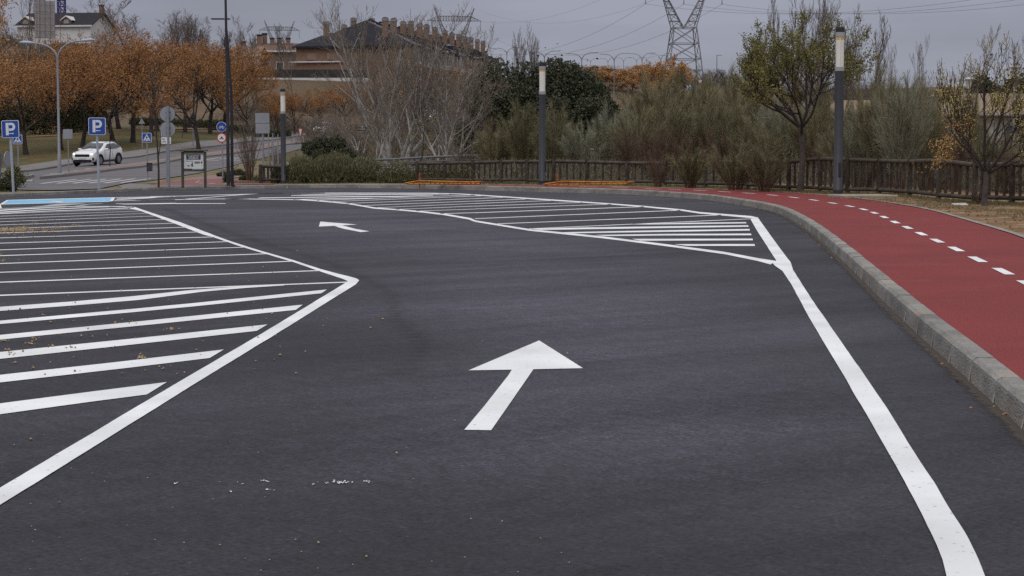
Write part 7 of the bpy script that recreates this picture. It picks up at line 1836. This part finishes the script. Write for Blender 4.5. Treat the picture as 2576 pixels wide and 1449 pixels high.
# --- clipped hedges and scrub on the slopes
def hedge(label, pts, h, wdt, leaf='hedge', n=14000, size=.09, group='hedges on the bank', name='hedge'):
    P = resample(np.array([on(x, y)[:2] for x, y in pts]), 60); rng = np.random.default_rng(len(label)); o0 = np.array([P[0][0], P[0][1], tz(*P[0])])
    k = rng.uniform(0, 58.99, n); i = k.astype(int); q = P[i] + (P[i + 1] - P[i]) * (k - i)[:, None]
    a = rng.uniform(0, math.pi, n); y = np.cos(a) * wdt / 2; z = np.maximum(.0, np.sin(a)) ** .5 * h * rng.uniform(.78, 1.08, n) * (1 + .08 * np.sin(k * 1.3))
    C = np.stack([q[:, 0] + rng.normal(0, .05, n), q[:, 1] + y, terrain(q[:, 0], q[:, 1]) + z * rng.uniform(.2, 1, n) ** .35], 1) - o0
    t = thing(name, label, 'hedge', tuple(o0), 0, group)
    part('foliage', quads_cloud(C, size, .3, .7, rng), M[leaf], t)
hedge('tall dark hedge behind the bank at the left', [(-60, 344), (60, 342), (150, 338), (262, 330)], 3.6, 3.0, n=26000, size=.13)
hedge('low dark hedge in the middle of the bank behind the round sign backs', [(330, 318), (400, 318), (470, 322), (560, 322)], 1.1, 2.5, n=12000)
hedge('low grey green hedge by the path right of the black posts', [(560, 330), (620, 335), (680, 342)], .9, 2.0, 'rosemary', n=9000)
hedge('short dark hedge row beside the far pavement', [(640, 348), (700, 348), (730, 346)], .9, 1.5, n=6000)
# brown scrub: one mass nobody could count
def scrub(label, spots, m, n_per, size, name='scrub'):
    rng = np.random.default_rng(len(label) + 3); C = []
    for x, Y, w, h in spots:
        X = at(x, 380, Y)[0]; Wm = w * Y / FOC
        v = rng.normal(size=(n_per, 3)) * [Wm / 4.5, 1.6, 1]; zz = np.abs(rng.normal(0, .45, n_per)); v[:, 2] = np.minimum(zz, 1.15) * h
        q = v + [X, Y, 0]; q[:, 2] += terrain(q[:, 0], q[:, 1]); C.append(q)
    C = np.concatenate(C); n = len(C); d = rng.normal(size=(n, 3)) * .45 + [0, 0, 1]; d /= np.linalg.norm(d, axis=1)[:, None]
    side = np.cross(d, rng.normal(size=(n, 3))); side /= np.linalg.norm(side, axis=1)[:, None]; l = size * rng.uniform(4, 9, n)[:, None]
    V = np.stack([C - side * size / 2, C + side * size / 2, C + d * l + side * size / 4, C + d * l - side * size / 4], 1).reshape(-1, 3)
    o = part(name, (V, np.arange(4 * n).reshape(-1, 4)), M[m], None); tag(o, label, None, None, 'stuff')
scrub('brown leafless scrub covering the middle slope', [(x, Y, 130, h) for x, Y, h in [(800, 190, 3), (860, 180, 3), (920, 200, 3.5), (980, 185, 3), (1040, 200, 4), (1100, 190, 4), (1160, 180, 4), (1220, 175, 4.5), (1280, 170, 4), (840, 225, 3.5), (950, 230, 4), (1060, 228, 4), (1150, 225, 4.5), (1240, 235, 5), (1330, 220, 5), (900, 150, 2.2), (1010, 140, 2.5), (1100, 135, 2.5), (1180, 130, 3), (760, 230, 2), (880, 265, 3), (1000, 270, 4), (1100, 275, 4.5), (1200, 280, 5), (640, 262, 1.1), (690, 250, 1.0), (740, 268, 1.3), (660, 240, .9), (720, 240, 1.0), (790, 268, 1.6), (610, 250, 1.2)]], 'hazel_scrub', 1500, .05)
scrub('brownish scrub on the hillside under the white house', [(x, Y, 120, 3.6) for x, Y in [(-20, 300), (50, 310), (110, 320), (180, 310), (240, 320), (320, 320), (400, 310), (-80, 350), (20, 370), (150, 370), (300, 370), (420, 380), (520, 350), (480, 300), (560, 300)]], 'hazel_scrub', 1600, .08)
scrub('grey green bushes on the far slope below the skyline', [(x, Y, 170, h) for x, Y, h in [(1480, 220, 4), (1560, 230, 5), (1640, 235, 5), (1720, 240, 5), (1800, 235, 6), (1880, 230, 6), (1960, 235, 6), (2050, 240, 6), (2150, 235, 6), (2250, 240, 6), (2350, 240, 6), (2450, 240, 7), (2560, 240, 7),
       (1500, 150, 4), (1600, 150, 5), (1700, 160, 6), (1800, 165, 6.5), (1900, 160, 6), (2000, 165, 6.5), (2120, 160, 6), (2220, 165, 6.5), (2330, 165, 6.5), (1650, 190, 5), (1760, 195, 6), (1870, 200, 7), (1990, 200, 7), (2110, 200, 7), (2230, 200, 8), (2350, 200, 8), (2460, 200, 8)]], 'broom', 1700, .055)
M['under'] = leaf_mat('dry_undergrowth', [(0.13, 0.105, 0.078), (0.18, 0.155, 0.11), (0.10, 0.09, 0.058), (0.22, 0.195, 0.15)], trans=0)
M['far_wood'] = leaf_mat('far_wood', [(0.085, 0.078, 0.070), (0.115, 0.10, 0.09), (0.07, 0.072, 0.05)], trans=0)
scrub('leafless woodland along the far skyline', [(x, Y, 150, h) for Y, h in ((330, 2.6), (420, 3.0), (560, 3.5)) for x in range(1450, 2800, 60)], 'far_wood', 2600, .045, 'woodland')
scrub('leafless woodland far behind the brick houses', [(x, 470, 150, 3.5) for x in range(300, 1400, 70)], 'far_wood', 2400, .05, 'woodland')
scrub('tangled dry undergrowth behind the long fence', [(x, 74 if x < 1950 else 74 - (x - 1950) * .028, 90, .75) for x in range(1230, 2700, 45)], 'under', 1500, .018, 'undergrowth')
scrub('tangled undergrowth between the broom shrubs', [(x, 86, 110, 1.7) for x in range(1230, 2700, 45)], 'broom', 2200, .022, 'undergrowth')
# dry grass tufts on the verge and under the fence
def tufts(label, conv_pts, n, h, m='drygrass'):
    rng = np.random.default_rng(n); C = []
    for _ in range(n):
        (x, y) = conv_pts(rng); X, Y, Z = gp(x, y, .14); C.append((X, Y, tz(X, Y) - .01))
    C = np.repeat(np.array(C), 5, axis=0) + rng.normal(size=(n * 5, 3)) * [.035, .035, 0]; k = len(C)
    d = rng.normal(size=(k, 3)) * .5 + [0, 0, 1]; d /= np.linalg.norm(d, axis=1)[:, None]; side = np.cross(d, rng.normal(size=(k, 3))); side /= np.linalg.norm(side, axis=1)[:, None]
    l = h * rng.uniform(.5, 1.4, k)[:, None]; V = np.stack([C - side * .006, C + side * .006, C + d * l], 1).reshape(-1, 3)
    o = part('dry_grass', (V, np.arange(3 * k).reshape(-1, 3)), M[m], None); tag(o, label, None, None, 'stuff')
tufts('dry grass growing under the long fence', lambda r: (lambda x: (x, np.interp(x, [f[0] for f in FP], [f[1] for f in FP]) + r.normal(0, 2.0) + .5))(r.uniform(1050, 2700)), 5200, .085)
tufts('sparse grass on the sandy soil by the path', lambda r: (lambda x: (x, np.interp(x, [2100, 2250, 2400, 2576], [495, 504, 520, 540]) + r.normal(0, 6)))(r.uniform(2080, 2620)), 900, .05)
tufts('yellowing grass beside the smallest column lamp', lambda r: (r.uniform(560, 1040), r.uniform(457, 461.5)), 2500, .08)
